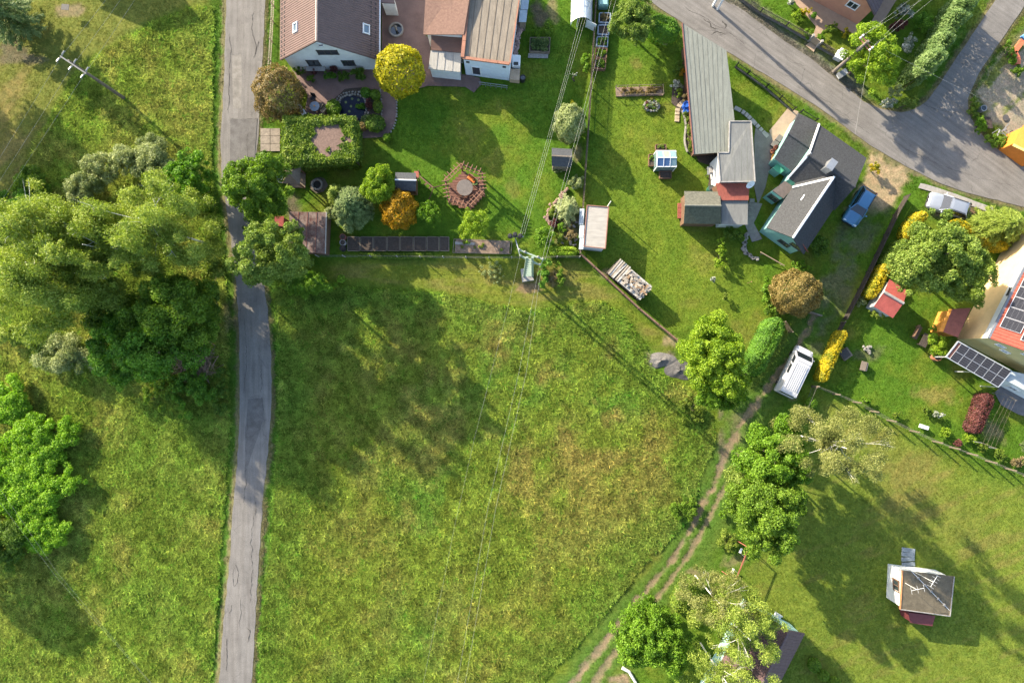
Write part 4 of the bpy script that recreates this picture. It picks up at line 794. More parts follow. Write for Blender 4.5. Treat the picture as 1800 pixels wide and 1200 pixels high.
def flat(root, pts, z, wm, rm, oh=.15, th=.14, name='roof', trim=None, zs=None):
    """flat or lean-to roof given by its 3D corners; walls below, set in by oh"""
    q = [Vector(p) for p in pts]; n = len(q); ctr = sum(q, Vector())/n
    MB().slab(q, th).build(name, rm, root)
    w = []; sg = 1 if sum(q[i].x*q[(i+1)%n].y-q[(i+1)%n].x*q[i].y for i in range(n)) > 0 else -1
    for i, p in enumerate(q):
        d1 = (p-q[i-1]); d2 = (q[(i+1)%n]-p); d1.z = d2.z = 0; d1.normalize(); d2.normalize(); n1 = Vector((-d1.y, d1.x, 0))*sg; n2 = Vector((-d2.y, d2.x, 0))*sg; bs = n1+n2; w.append(p+bs*(oh/max(.35, 1+n1.dot(n2))))
    zt = [p.z-th-.01 for p in q]; area = sum(w[i].x*w[(i+1)%n].y-w[(i+1)%n].x*w[i].y for i in range(n))
    if area < 0: w = w[::-1]; zt = zt[::-1]
    if wm: MB().prism(w, -.3, zt).build('wall', wm, root)
    if trim:
        for i in range(n): MB().bar(q[i]+Vector((0,0,.005)), q[(i+1)%n]+Vector((0,0,.005)), .13, .13).build('fascia', trim, root)
    return w
def cen(pts): return sum(pts, Vector())/len(pts)
def ground_of(v): return Vector((v.x, v.y, 0))

# --- white gable house with brown roof
A = P(492,106,2.8); D = P(666,104,2.8); R1 = P(556,73,6.9); k = Vector((0, 22, 0)); D.y = A.y; R1.y = A.y
h = empty('white_house', ground_of(cen([A, D])), 'white gable house with brown tiled roof and skylights beside the paved terrace', 'house')
wall, roofs, c, zt = gable(h, A, A+k, D+k, D, R1, R1+k, .38, WHITE, ROOFBROWN, ribs=98, rib=(.15, .035), ridge=mat('pale_ridge', (.36,.27,.22), .6), ohg=.25)
yw = c[0].y; mid = (c[0].x+c[3].x)/2
window(h, (mid+.15, yw, 4.0), (0, -1, 0), 1.9, .85, bars=2, fm=DARKF); window(h, (c[0].x+2.55, yw, 1.6), (0, -1, 0), 1.15, 1.2, fm=DARKF); window(h, (c[0].x+6.0, yw, 1.6), (0, -1, 0), 1.15, 1.1, fm=DARKF); window(h, (mid-.1, yw, 5.55), (0, -1, 0), .5, .45, bars=0)
MB().box((c[0].x+2.55, yw-.25, .85), (1.9, .5, .1)).build('window_sill', CONC, h)
def on_slope(a, b, r, u, v, off=.03): p = Vector(a).lerp(Vector(b), u); q = p.lerp(Vector((r.x, p.y, r.z)), v); return q
for sx, e, v, y in ((-1, A, .45, 2.3), (1, D, .22, 2.6)):
    p = Vector((e.x+(R1.x-e.x)*v, A.y+y, A.z+(R1.z-A.z)*v)); n = Vector((sx*(R1.z-A.z), 0, abs(R1.x-e.x))).normalized(); window(h, p+n*.02, n, .62, .85, gm=PANEBLUE, bars=0, name='skylight', depth=.1, up=(0, 1, 0))
for e, sx in ((A, -1), (D, 1)):
    for v in (.05, .13):
        s = MB(); xx = e.x+(R1.x-e.x)*v; zz = A.z+(R1.z-A.z)*v+.05
        for i in range(28): s.box((xx, A.y+.3+i*.46, zz), (.07, .2, .11))
        o = s.build('snow_guard', DARKF, h); tag(o, kind='stuff')
MB().bar((D.x+.06, D.y, 2.74), (D.x+.06, D.y+22, 2.74), .12, .1).build('gutter', FRAME, h)
e = empty('white_annex', ground_of(P(684,0)), 'small white annex wall at the courtyard behind the brown-roofed house', 'building')
flat(e, [P(668,-14,2.6), P(690,-14,2.6), P(694,6,2.6), P(670,5,2.6)], 2.6, WHITE, ROOFBROWN, .05); window(e, P(681,8,1.2)+Vector((0,-.06,0)), (0,-1,0), .7, .6)

# --- long workshop: beige roof with orange parapet, red shingle wing and low lean-tos
h = empty('workshop', ground_of(P(850,60)), 'white workshop with beige sheet roof and orange parapet trim', 'building')
q = [P(830,-70,4.0), P(923,-70,4.0), P(896,113,4.0), P(813,102,4.0)]
w = flat(h, q, 4.0, mat('pale_blue_white_render', (.58,.63,.68), .85, .08), ROOFBEIGE, .06, .2)
s1, s2 = q[2], q[3]
for i in range(1, 7): MB().bar(q[3].lerp(q[2], i/7)+Vector((0,.2,.012)), q[0].lerp(q[1], i/7)+Vector((0,0,.012)), .05, .04).build('roof_seam', mat('seam_brown', (.12,.095,.07), .8), h)
for i in range(6): MB().bar(q[3].lerp(q[0], i/6)+Vector((0,0,.09)), q[3].lerp(q[0], (i+.985)/6)+Vector((0,0,.09)), .34, .30).build('parapet', ORANGE, h)
for i in range(4): MB().bar(q[3].lerp(q[2], i/4)+Vector((0,0,.06)), q[3].lerp(q[2], (i+.985)/4)+Vector((0,0,.06)), .26, .20).build('parapet', ORANGE, h)
MB().bar(q[2]+Vector((0,0,.02)), q[1]+Vector((0,0,.02)), .12, .1).build('fascia', ORANGE, h)
n = Vector((s1.y-s2.y, -(s1.x-s2.x), 0)).normalized(); n = n if n.y < 0 else -n; a, b = [p for p in w if p.y < 25][:2] if False else (s2, s1); wl = lambda u, z: Vector((a.x+(b.x-a.x)*u, a.y+(b.y-a.y)*u, z))-n*.07
window(h, wl(.26, 1.25), n, .85, 1.9, bars=0, name='door', fm=FRAME)
for u in (.1, .88): window(h, wl(u, 3.1), n, .18, .18, bars=0, fm=DARKF, name='vent')
rl = MB()
for i in range(6): rl.bar(wl(.36+i*.12, 0)+n*1.0, wl(.36+i*.12, 1.0)+n*1.0, .05, .05)
rl.bar(wl(.34, 1.0)+n*1.0, wl(.98, 1.0)+n*1.0, .05, .05); rl.bar(wl(.34, .5)+n*1.0, wl(.98, .5)+n*1.0, .04, .04); rl.build('railing', STEEL, h)
h = empty('shingle_wing', ground_of(P(785,30)), 'reddish shingled wing joined to the workshop west side', 'building')
flat(h, [P(752,-70,4.6), P(836,-70,4.9), P(815,61,4.3), P(744,61,3.7)], 4, WHITE, ROOFRED, .3)
h = empty('brown_lean_to', ground_of(P(785,76)), 'low brown sloping lean-to roof below the shingled wing', 'shed')
flat(h, [P(758,58,3.1), P(814,58,3.1), P(811,93,2.6), P(757,88,2.6)], 2.8, WHITE, mat('brown_corrugated', (.155,.085,.062), .7, .2, 3, .3, stretch=(1, 8, 1)), .1)
h = empty('beige_lean_to', ground_of(P(782,106)), 'flat beige lean-to roof at the terrace edge', 'shed')
q = [P(757,88.6,2.5), P(810,93.6,2.5), P(809,127,2.3), P(753,121,2.3)]; flat(h, q, 2.4, WHITE, mat('pale_beige_sheet', (.33,.31,.27), .7, .15, 1.5, .1, stretch=(4, .7, 1)), .12)
for i in range(1, 4): MB().bar(q[3].lerp(q[2], i/4)+Vector((0,0,.02)), q[0].lerp(q[1], i/4)+Vector((0,0,.02)), .04, .03).build('roof_seam', CONC, h)
# things stored along the workshop's garden side
for x0, y0, x1, y1, lb in ((917,0,930,17,'upper grey sheet lean-to against the workshop garden side'),(914,18,927,39,'lower grey sheet lean-to against the workshop garden side')):
    e = empty('sheet_lean_to', ground_of(P((x0+x1)/2, (y0+y1)/2)), lb, 'lean-to'); flat(e, [P(x0,y0,2.2), P(x1,y0,1.9), P(x1-2,y1,1.9), P(x0-2,y1,2.2)], 2, OLDW, TARP, .08, .06)
e = empty('stacked_stone_wall', ground_of(P(911,68)), 'low stack of pinkish stones along the workshop wall', 'stones'); g = nextg()
for i in range(46):
    f = i/45; p = P(916-12*f+g.uniform(-4, 4), 38+64*f+g.uniform(-1, 1), .5+g.uniform(0, .35)); MB().box(p, (.32*g.uniform(.6, 1.2), .26*g.uniform(.6, 1.2), .22), g.uniform(0, 3)).build('stone', mat('pink_stone', (.30,.21,.19), .9, .35, 3), e, bevel=.05)
MB().prism([P(909,38), P(917,38), P(906,102), P(898,102)], -.1, .5).build('stone_base', mat('pink_stone', (.30,.21,.19)), e)
e = empty('white_cabinet', ground_of(P(907,115)), 'white chest cabinet with a dark hatch beside the workshop corner', 'cabinet')
MB().prism(PL([(900,104),(915,105),(914,124),(900,124)]), 0, 1.1).build('body', FRAME, e, bevel=.06); MB().box(P(907,112,1.13), (.45, .3, .05)).build('hatch', DARKF, e); MB().box(P(908,119,1.13), (.5, .12, .06)).build('handle_rail', STEEL, e)
e = empty('planter_crate', ground_of(P(905,136)), 'wooden crate with black cover at the workshop corner', 'crate')
MB().prism(PL([(897,127),(914,128),(913,147),(896,145)]), 0, .8).build('body', mat('pale_wood', (.40,.29,.19), .8), e); MB().prism(PL([(899,128),(912,129),(911,139),(898,138)]), .8, .84).build('cover', BLACKM, e)
def barrel(label, px, py, r, h, m, fill=None, name='barrel', cat='barrel', group=None):
    e = empty(name, ground_of(P(px, py, h)), label, cat, group); b = e.location
    MB().lathe(b, [(r*.9, -.05), (r, h*.12), (r*1.04, h*.35), (r*1.04, h*.65), (r, h*.9), (r*1.03, h), (r*.88, h), (r*.86, h*.88)], 18).build('drum', m, e, smooth=False)
    if fill: MB().lathe(b, [(r*.85, h*.84), (r*.85, h*.89)], 16).build('content', fill, e)
    return e
barrel('black rain barrel beside the workshop crate', 919, 136, .27, .8, BLACKM, glass('dark_water', (.012,.018,.02), .05))

# --- ivy-covered garage
zg = 2.7; roofp = [(505,213),(620,213),(622,278),(503,284)]
h = empty('ivy_garage', ground_of(P(562,246)), 'flat-roofed garage smothered in green ivy with bare gravel patch on top', 'garage')
q = PL(roofp, zg); flat(h, q, zg, CONC, mat('gravel_roof', (.150,.100,.078), .95, .25, 6, .4), .05, .25)
g = nextg(); per = 0; out = []
q3 = [np.array(p) for p in q]; n = 13000; u = g.random(n)*1.13-.065; v = g.random(n)*1.22-.11
p = (q3[0]*(1-u)[:, None]+q3[1]*u[:, None])*(1-v)[:, None]+(q3[3]*(1-u)[:, None]+q3[2]*u[:, None])*v[:, None]
edge = np.minimum(np.minimum(u, 1-u)*6.5, np.minimum(v, 1-v)*3.7); bare = np.hypot((u-.66)/.26, (v-.52)/.36)+(fbm(p[:, 0], p[:, 1], .7, 140)-.5)*1.5
k = bare > .95; hh = (.10+.16*np.exp(-np.abs(edge)/.35)+.25*np.clip(bare-1, 0, 1))*(.4+1.1*fbm(p[:, 0], p[:, 1], .6, 141)); hh = hh+.35*np.exp(-((u-.14)/.16)**2-((v-.8)/.3)**2); p[:, 2] = zg+hh*g.uniform(.55, 1.05, n)-np.clip(-edge, 0, 1)*.45; kk = k
out.append(leaf_quads(p[kk], np.array([0, 0, 1.])+g.normal(0, .6, (kk.sum(), 3)), .12*g.uniform(.7, 1.3, kk.sum()), np.clip(.58+(fbm(p[kk, 0], p[kk, 1], .7, 142)-.5)*1.4+g.normal(0, .2, kk.sum()), 0, 1), g))
for i in range(4):
    a, b = q3[i], q3[(i+1) % 4]; L = np.linalg.norm(b-a); m_ = int(L*900); s = g.random(m_); z = g.random(m_)**.8*(zg+.08); d = (b-a)/L; nr = np.array([d[1], -d[0], 0]); nr = nr if np.dot(nr, (a+b)/2-np.array(cen(q))) > 0 else -nr
    bulge = .14+.38*fbm(s*L+i*9, z, .8, 143)+.22*np.exp(-((z-zg)/.5)**2); pp = a+d*(s*L)[:, None]; pp[:, 2] = z; pp = pp+nr*(bulge*g.uniform(.5, 1.1, m_))[:, None]
    out.append(leaf_quads(pp, nr+np.array([0, 0, .35])+g.normal(0, .55, (m_, 3)), .12*g.uniform(.7, 1.3, m_), np.clip(.45+g.normal(0, .24, m_), 0, 1), g))
v_, q_, t_ = pack(out); npmesh('ivy', v_, q_, LM['ivy'], {'t': ('FLOAT', t_)}, parent=h)
hedge('clipped green hedge beside the ivy garage', [(623,248),(622,268),(621,286)], 17, 1.5, LM['thuja'])
bush('trailing ivy heap at the south-west corner of the ivy garage', 500, 286, (11, 9), 1.4, LM['ivy'], 'ivy_heap', 'ivy')
bush('trailing ivy heap at the south-east corner of the ivy garage', 605, 287, (12, 10), 1.3, LM['ivy'], 'ivy_heap', 'ivy')

# --- small garden buildings of the first garden
def hip(root, pts, apex, th, rm, m2=None):
    n = len(pts)
    for i in range(n): MB().slab([pts[i], pts[(i+1)%n], apex], th).build('roof', rm, root)
h = empty('square_gazebo', ground_of(P(513,309,2)), 'small square gazebo with brown pyramid roof near the lane', 'gazebo'); q = [P(498,291,2.1), P(529,293,2.1), P(527,325,2.1), P(496,322,2.1)]; ap = cen(q)+Vector((0,0,1.0)); hip(h, q, ap, .06, mat('brown_shingle', (.14,.105,.078), .9, .25, 6, .3))
for p in q: d = (ap-p); d.z = 0; b = p+d.normalized()*.25; MB().box((b.x, b.y, 1.0), (.12, .12, 2.1)).build('post', BROWNW, h)
MB().box((ap.x, ap.y, .06), (1.5, 1.5, .12)).build('floor', OLDW, h)
h = empty('rusty_shed', ground_of(P(540,410)), 'low shed with rusty mossy red roof beside the lane trees', 'shed'); q = [P(509,372,2.5), P(573,373,2.5), P(571,446,2.2), P(505,441,2.2)]; flat(h, q, 2.4, BROWNW, RUSTR, .15, .1)
for i in range(1, 4): MB().bar(q[0].lerp(q[1], i/4)+Vector((0,0,.02)), q[3].lerp(q[2], i/4)+Vector((0,0,.02)), .05, .04).build('roof_seam', mat('seam_rust', (.16,.06,.045), .8), h)
MB().bar(q[1]+Vector((.05,0,0)), q[2]+Vector((.05,0,0)), .1, .12).build('fascia', CONC, h)
h = empty('small_red_lean_to', ground_of(P(491,390)), 'small red sheet lean-to between the dense round tree and the rusty shed', 'shed'); flat(h, [P(483,380,2.0), P(499,380,2.0), P(498,398,1.8), P(482,396,1.8)], 2, BROWNW, REDROOF, .08, .05)
barrel('white-blue water butt behind the square gazebo', 489, 309, .5, 1.0, FRAME, PANEBLUE)
h = empty('playhouse', ground_of(P(713,318,2)), 'little playhouse on stilts with dark shingled gable roof', 'playhouse'); A, B, Cc, D = P(695,303,2.2), P(731,304,2.2), P(731,336,2.2), P(694,334,2.2); R1, R2 = P(694.5,316,2.75), P(731.5,317,2.75)
gable(h, A, B, Cc, D, R1, R2, .12, BROWNW, mat('dark_shingle', (.055,.058,.062), .9, .3, 8, .4), .06, ridge=FRAME, rw=.14)
MB().slab([P(728,301,1.5), P(736,301,1.5), P(736,314,1.5), P(728,314,1.5)], .08).build('platform', mat('red_wood', (.26,.085,.06), .8), h)
for x, y in ((736,301),(736,314)): b = P(x, y, 1.5); MB().box((b.x, b.y, .9), (.09, .09, 1.8)).build('post', BROWNW, h)
e = empty('swing_frame', ground_of(P(748,318)), 'wooden swing frame joined to the playhouse side', 'swing'); a = P(737,309,2.0); b = P(762,330,2.0)*1.0; b.z = 2.0
MB().bar(a, b, .1, .1).build('top_beam', BROWNW, e)
for s in (-1, 1): MB().bar(b, (b.x+s*.7, b.y+s*.75, 0), .08, .08).build('leg', BROWNW, e)
for f in (.35, .65): p = a.lerp(b, f); MB().box((p.x, p.y, .5), (.42, .18, .04), .7).build('seat', BROWNW, e); MB().bar(p, (p.x+.1, p.y, .5), .02, .02).build('rope', OLDW, e)
h = empty('garden_hut', ground_of(P(988,280,2)), 'small garden hut with dark gable roof by the plank fence', 'hut'); A, B, Cc, D = P(970,260,2.0), P(1005,262,2.0), P(1004,294,2.0), P(970,292,2.0); gable(h, A, B, Cc, D, P(970,274,2.7), P(1006,276,2.7), .15, OLDW, mat('dark_shingle', (.055,.058,.062)), .06, ridge=OLDW, rw=.14)
bush('weeds and pale flowers at the south side of the garden hut', 982, 298, (10, 5), .6, LM['silver'], leaf=.06)
# fire pit
e = empty('fire_pit', ground_of(P(558,325)), 'round stone fire pit on the shaded lawn', 'fire pit'); b = e.location; g = nextg()
for i in range(14): a = i*2*math.pi/14; MB().box(b+Vector((math.cos(a)*.5, math.sin(a)*.5, .12)), (.2, .24, .28), a+g.uniform(-.1,.1)).build('stone', STONE, e, bevel=.04)
MB().lathe(b, [(.42, -.03), (.42, .05)], 14).build('ash_bed', mat('ash', (.03,.028,.026), .95), e)
sheet('pavement', [(545,318),(555,312),(570,314),(576,326),(570,338),(556,341),(547,332)], .004, mat('trodden_earth', (.10,.082,.062), .95, .3, 2), .22, 86, round_=True)
# --- concrete rings / veg beds along the southern fence
for y, m_, lb in ((416, mat('red_pot', (.20,.07,.055), .8), 'red clay pipe ring at the head of the vegetable bed'), (426, CONC, 'pale concrete ring between the red and the dark one'), (436, BLACKM, 'dark plastic barrel at the foot of the ring row')):
    barrel(lb, 602, y, .29, .6, m_, SOILM, 'planter_ring', 'planter')
def raised_bed(label, pts, z, soil=None, frame=None, veg=None, name='raised_bed', group=None, t=.06, n=14, hv=.25, parts=None):
    q = PL(pts, z); c = cen(q); e = empty(name, ground_of(c), label, 'garden bed', group)
    for i in range(len(q)): a, b = q[i].copy(), q[(i+1)%len(q)].copy(); a.z = b.z = z/2; MB().bar(a, b, t, z).build('board', frame or OLDW, e)
    w = [p.lerp(c, .06) for p in q]; MB().prism(w, -.1, z*.8).build('soil', soil or SOILM, e)
    if veg:
        g = nextg(); cs = []; rs = []
        for i in range(n): u, v = g.uniform(.12, .88), g.uniform(.15, .85); p = (q[0].lerp(q[1], u)).lerp(q[3].lerp(q[2], u), v); cs.append(np.array([p.x, p.y, z*.8+hv*.4])); rs.append(hv*g.uniform(.5, 1.0))
        v_, q_, t_ = lobe_leaves(cs, rs, g, .07, 1.6); o = npmesh('vegetables', v_, q_, LM[veg], {'t': ('FLOAT', t_)}, parent=e); tag(o, kind='stuff')
    return e
xs = [610, 633, 656, 680, 703, 727, 750, 772, 790]; GB = 'netted soil beds in a row inside the garden fence'
for i in range(8):
    lb = 'first netted soil bed next to the planter rings' if i == 0 else ('last netted soil bed before the open planting border' if i == 7 else 'netted soil bed in the row inside the garden fence')
    raised_bed(lb, [(xs[i]+1,416),(xs[i+1]-1,416.5),(xs[i+1]-1,441),(xs[i]+1,440.5)], .16, group=GB)
raised_bed('long planting border with pale straw mulch', [(798,420),(900,424),(898,446),(796,444)], .10, soil=mat('mulch', (.19,.135,.095), .95, .4, 4, .4), name='planting_border', veg='olive', n=8, hv=.2)
sheet('path', [(800,425),(835,427),(834,431),(800,430)], .12, CONC)
raised_bed('wooden raised bed full of lettuce beside the workshop', [(932,66),(967,66),(966,91),(931,90)], .5, veg='blue', n=26, hv=.3); sheet('pavement', [(929,94),(964,95),(963,103),(928,102)], .02, CONC)
bush('round vegetable bush north of the lettuce bed', 943, 57, (8, 7), .6, LM['bright'], leaf=.07); bush('leafy squash plant north of the lettuce bed', 963, 51, (10, 12), .7, LM['green'], leaf=.08)
GB = 'boxed beds along the plank fence'
e = empty('compost_bin', ground_of(P(1059,10)), 'pale green compost bin at the top of the boxed beds', 'bin'); b = e.location; MB().prism([b+Vector(v) for v in ((-.5,-.5,0),(.5,-.5,0),(.5,.5,0),(-.5,.5,0))], 0, .9).build('body', mat('mint_plastic', (.16,.30,.27), .6), e, bevel=.08); MB().box(b+Vector((0,0,.95)), (.8,.8,.08)).build('lid', mat('mint_lid', (.22,.38,.35), .5), e, bevel=.03)
for i, (y, fm, vg, lb) in enumerate([(31, TARP, 'tan', 'grey boxed bed nearest the compost bin'), (52, TARP, None, 'grey boxed bed with bare soil'), (73, TARP, 'bright', 'grey boxed bed with a leafy plant spilling over'), (93, BROWNW, 'lime', 'brown boxed bed with yellow-green lettuce'), (112, BROWNW, 'green', 'brown boxed bed full of green seedlings at the row end')]):
    x = 1064-.36*(y-31)*.28; raised_bed(lb, [(x-10,y-8),(x+9,y-8),(x+8,y+9),(x-11,y+8)], .55, frame=fm, veg=vg, n=9, hv=.22, t=.1)
# polytunnel
e = empty('polytunnel', ground_of(P(1021,10)), 'arched translucent polytunnel greenhouse at the fence', 'greenhouse'); a = P(1021,48,0); b = P(1024,-70,0); d = (b-a).normalized(); sx = Vector((d.y, -d.x, 0)); Wd, Ht = 1.05, 2.1
FILM = mat('cloudy_film', (.62,.64,.63), .35, .10, 1.2, .1, spec=.5)
for k in range(4):
    s0, s1 = k/4*(b-a).length, (k+.98)/4*(b-a).length; vs = []; N_ = 12
    for s in (s0, s1):
        for j in range(N_+1): t = math.pi*j/N_; vs.append(a+d*s+sx*(math.cos(t)*Wd)+Vector((0, 0, .35+(Ht-.35)*math.sin(t))))
    MB().add(vs, [(j, j+1, N_+2+j, N_+1+j) for j in range(N_)]).build('film_panel', FILM, e, smooth=True)
for k in range(7):
    p = a+d*(b-a).length*k/6; MB().tube([p+sx*(math.cos(math.pi*j/12)*(Wd+.02))+Vector((0, 0, .35+(Ht-.33)*math.sin(math.pi*j/12))) for j in range(13)], .025, 5).build('hoop', FRAME, e)
for s in (-1, 0, 1): MB().bar(a+sx*s*Wd+Vector((0,0,.4 if s else Ht+.02)), b+sx*s*Wd+Vector((0,0,.4 if s else Ht+.02)), .04, .04).build('rail', FRAME, e)
for s in (-1, 1): MB().bar(a+sx*s*.45, a+sx*s*.45+Vector((0,0,1.8)), .05, .05).build('door_post', FRAME, e)
MB().bar(a+sx*.5-d*.05+Vector((0,0,.9)), a+sx*1.4-d*.5+Vector((0,0,.9)), .03, 1.5).build('door', FILM, e)

# --- pale membrane shed by the fence
h = empty('membrane_shed', ground_of(P(1046,400)), 'long low shed with pale wrinkled membrane roof and red edging', 'shed'); q = [P(1032,361,2.4), P(1070,364,2.4), P(1064,437,2.4), P(1026,433,2.4)]
flat(h, q, 2.4, mat('pale_shed_wall', (.52,.53,.54), .8, .1), MEMBR, .08, .12)
for i in range(4): MB().bar(q[i]+Vector((0,0,.03)), q[(i+1)%4]+Vector((0,0,.03)), .08, .10).build('fascia', mat('faded_red_edge', (.22,.105,.075), .8), h)
MB().box(q[1]+Vector((.1,.4,-.4)), (.06,.06,2.2)).build('mast', FRAME, h)
e = empty('sheet_stack', ground_of(P(1024,400)), 'blue-grey sheets leaning between fence and membrane shed', 'sheets')
for i, (y0, y1) in enumerate(((367,395),(396,418),(419,438))): MB().slab([P(1019,y0,1.1), P(1027,y0,1.5), P(1025,y1,1.5), P(1017.5,y1,1.1)], .05).build('sheet', TARP, e)

# --- long roof along the second garden
h = empty('long_shed', ground_of(P(1245,150)), 'long shed with grey-green felt roof cut off along the street', 'building')
q = [P(1199,41,3.3), P(1277,89,3.3), P(1292,217,3.1), P(1281.5,217,3.1), P(1280,267,3.0), P(1219,271,3.0)]
flat(h, q, 3.2, BROWNW, FELT, .62, .16)
for i in (5,): MB().bar(q[i]+Vector((0,0,.01)), q[(i+1)%6]+Vector((0,0,.01)), .08, .16).build('fascia', mat('red_brown_fascia', (.16,.07,.055), .7), h)
for i in range(1, 9):
    f = i/9; a, b = q[5].lerp(q[4], f), q[0].lerp(q[1], f); MB().bar(a+Vector((0,.1,.008)), b+Vector((0,-.1,.008)), .05, .02).build('roof_seam', mat('felt_seam', (.135,.14,.12), .9), h)
h2 = empty('stepped_shed', ground_of(P(1297,270)), 'grey felt-roofed shed stepped against the long shed', 'building')
q = [P(1282.5,213.5,3.42), P(1320,213.5,3.42), P(1327,319,3.3), P(1266,320,3.3), P(1262,268.5,3.3), P(1281,268.5,3.3)]; flat(h2, q, 3.3, WHITE, FELTD, .12, .16)
for i in range(6): MB().bar(q[i]+Vector((0,0,.01)), q[(i+1)%6]+Vector((0,0,.01)), .10, .14).build('fascia', CONC, h2)
for i in range(1, 5): f = i/5; MB().bar(q[3].lerp(q[2], f)+Vector((0,.1,.008)), q[5].lerp(q[1], f)+Vector((0,-.1,.008)), .05, .02).build('roof_seam', mat('felt_seam', (.135,.14,.12)), h2)
e = empty('red_terrace', ground_of(P(1288,336)), 'red-brown terrace deck between the stepped shed and flat grey roof', 'deck')
q = PL([(1258,322),(1318,322),(1316,352),(1266,352)], 2.6)
for i in range(10): MB().slab([q[0].lerp(q[1], i/10), q[0].lerp(q[1], (i+.97)/10), q[3].lerp(q[2], (i+.97)/10), q[3].lerp(q[2], i/10)], .08).build('plank', mat('red_deck', (.21,.060,.042), .75, .2, 3), e)
MB().prism([p.lerp(cen(q), .08) for p in q], -.1, 2.5).build('wall', BROWNW, e)
e = empty('satellite_dish', ground_of(P(1312,328)), 'white satellite dish on the red terrace', 'satellite dish'); b = P(1312,328,2.6); b.z = 2.6
MB().tube([b, b+Vector((0,0,.9))], .03, 6).build('mast', STEEL, e); nd = Vector((.25, -.6, .55)).normalized(); tq = nd.to_track_quat('Z', 'Y'); vs = [b+Vector((0,0,1.0))]; fs = []
for i, r_ in enumerate((.22, .45)):
    for j in range(16): t = j*math.pi/8; vs.append(b+Vector((0,0,1.0))+tq @ Vector((r_*math.cos(t), r_*math.sin(t)*.9, .28*r_*r_*2)))
fs = [(0, 1+j, 1+(j+1)%16) for j in range(16)]+[(1+j, 17+j, 17+(j+1)%16, 1+(j+1)%16) for j in range(16)]; MB().add(vs, fs).build('dish', FRAME, e, smooth=True); MB().tube([b+Vector((0,0,.8)), b+Vector((0,0,1.0))+nd*.45], .02, 5).build('feed_arm', STEEL, e)
h = empty('mossy_gable_shed', ground_of(P(1234,365)), 'open shed with mossy dark-green gable roof on the second garden lawn', 'shed'); A, B, Cc, D = P(1203,336,2.3), P(1266,337,2.3), P(1267,394,2.3), P(1202,393,2.3)
gable(h, A, B, Cc, D, P(1204,361,3.3), P(1267,362,3.3), .2, BROWNW, mat('grey_green_shingle', (.098,.096,.074), .9, .3, 5, .4, fine=24), .08, ridge=mat('moss_ridge', (.14,.14,.11), .9), rm2=GREENROOF)
h = empty('flat_grey_shed', ground_of(P(1290,374)), 'flat grey roof attached east of the mossy gable shed', 'shed'); flat(h, [P(1268,352.5,2.4), P(1315,352.5,2.4), P(1314,395,2.3), P(1268,394,2.3)], 2.3, WHITE, FELTD, .15, .1)
e = empty('red_lean_board', ground_of(P(1196,370)), 'small red board platform at the end of the mossy shed', 'platform')
for i in range(3): MB().slab([P(1192,357+i*9,.35), P(1203,357+i*9,.35), P(1203,365.4+i*9,.35), P(1192,365.4+i*9,.35)], .3).build('plank', mat('red_deck', (.21,.060,.042)), e)
e = empty('yard_clutter_table', ground_of(P(1250,285)), 'dark work table with grey tray in the shed corner yard', 'table'); b = P(1252,300,.8); MB().box(b, (1.0,.8,.08)).build('top', STEEL, e)
for s in (-1,1):
    for t in (-1,1): MB().box((b.x+s*.42, b.y+t*.32, .38), (.06,.06,.8)).build('leg', DARKF, e)
MB().box(b+Vector((0,0,.14)), (.6,.5,.2)).build('tray', CONC, e)
barrel('green rain barrel beside the mossy shed', 1251, 331, .33, .9, mat('green_plastic', (.03,.10,.075), .5), glass('dark_water'))
barrel('bright blue barrel beside the long shed', 1207, 183, .3, .9, BLUEP, BLUEP); barrel('smaller bright blue barrel below the other blue one', 1207, 193, .26, .7, BLUEP, BLUEP)
sheet('yard', [(1222,270),(1262,270),(1264,330),(1245,340),(1246,290),(1228,284)], .01, SOILM, .1, 87)
# --- teal house with slate roofs
h = empty('teal_house', ground_of(P(1420,330)), 'teal-walled house with dark slate gable roofs and white ridge caps', 'house')
E1, Z1 = 3.2, 5.7
A, B, Cc, D = P(1385,313,E1), P(1467,370,E1), P(1523.6,278,E1), P(1439.5,218.5,E1); gable(h, A, B, Cc, D, P(1421,272,Z1), P(1503,329,Z1), .3, TEAL, SLATE_LIT, .14, ridge=SLATE, rm2=SLATE_LIT)
gable(h, P(1347,400,E1), P(1412,300,E1), P(1474,354,E1), P(1413,447,E1), P(1394,418,Z1+.05), P(1466,311,Z1+.05), .3, TEAL, SLATE_LIT, .13, ridge=FRAME, rm2=SLATE, ohg=.45)
gable(h, P(1361,279,2.3), P(1396,304,2.3), P(1440,217,2.3), P(1404,199,2.3), P(1386,235,3.5), P(1424,261,3.5), .2, TEAL, SLATE, .12, ridge=SLATE, rm2=SLATE_LIT)
MB().bar(P(1439.5,218.5,E1)+Vector((0,0,.05)), P(1421,272,Z1)+Vector((0,0,.05)), .16, .12).build('verge_cap', FRAME, h); MB().bar(P(1421,272,Z1)+Vector((0,0,.05)), P(1385,313,E1)+Vector((0,0,.05)), .16, .12).build('verge_cap', FRAME, h)
MB().bar(P(1393,329,3.35), P(1465,312,5.72), .16, .12).build('valley_cap', FRAME, h)
q = [P(1358,335,2.9), P(1380,318,2.9), P(1396,329,2.9), P(1377,349,2.9)]; w = flat(h, q, 2.9, TEAL, mat('brown_flat_roof', (.10,.082,.072), .85, .2), .06, .12, name='porch_roof')
d = (q[3]-q[0]).normalized(); n = Vector((d.y, -d.x, 0)); n = n if n.y < 0 else -n; window(h, q[0].lerp(q[3], .55)-Vector((0,0,1.4))-n*.03, n, .9, 1.0, fm=DARKF)
a, b = P(1347,400,E1), P(1413,447,E1); d = (b-a).normalized(); n = Vector((d.y, -d.x, 0)); n = n if n.y < 0 else -n; L = (b-a).length; ins = -n*.45
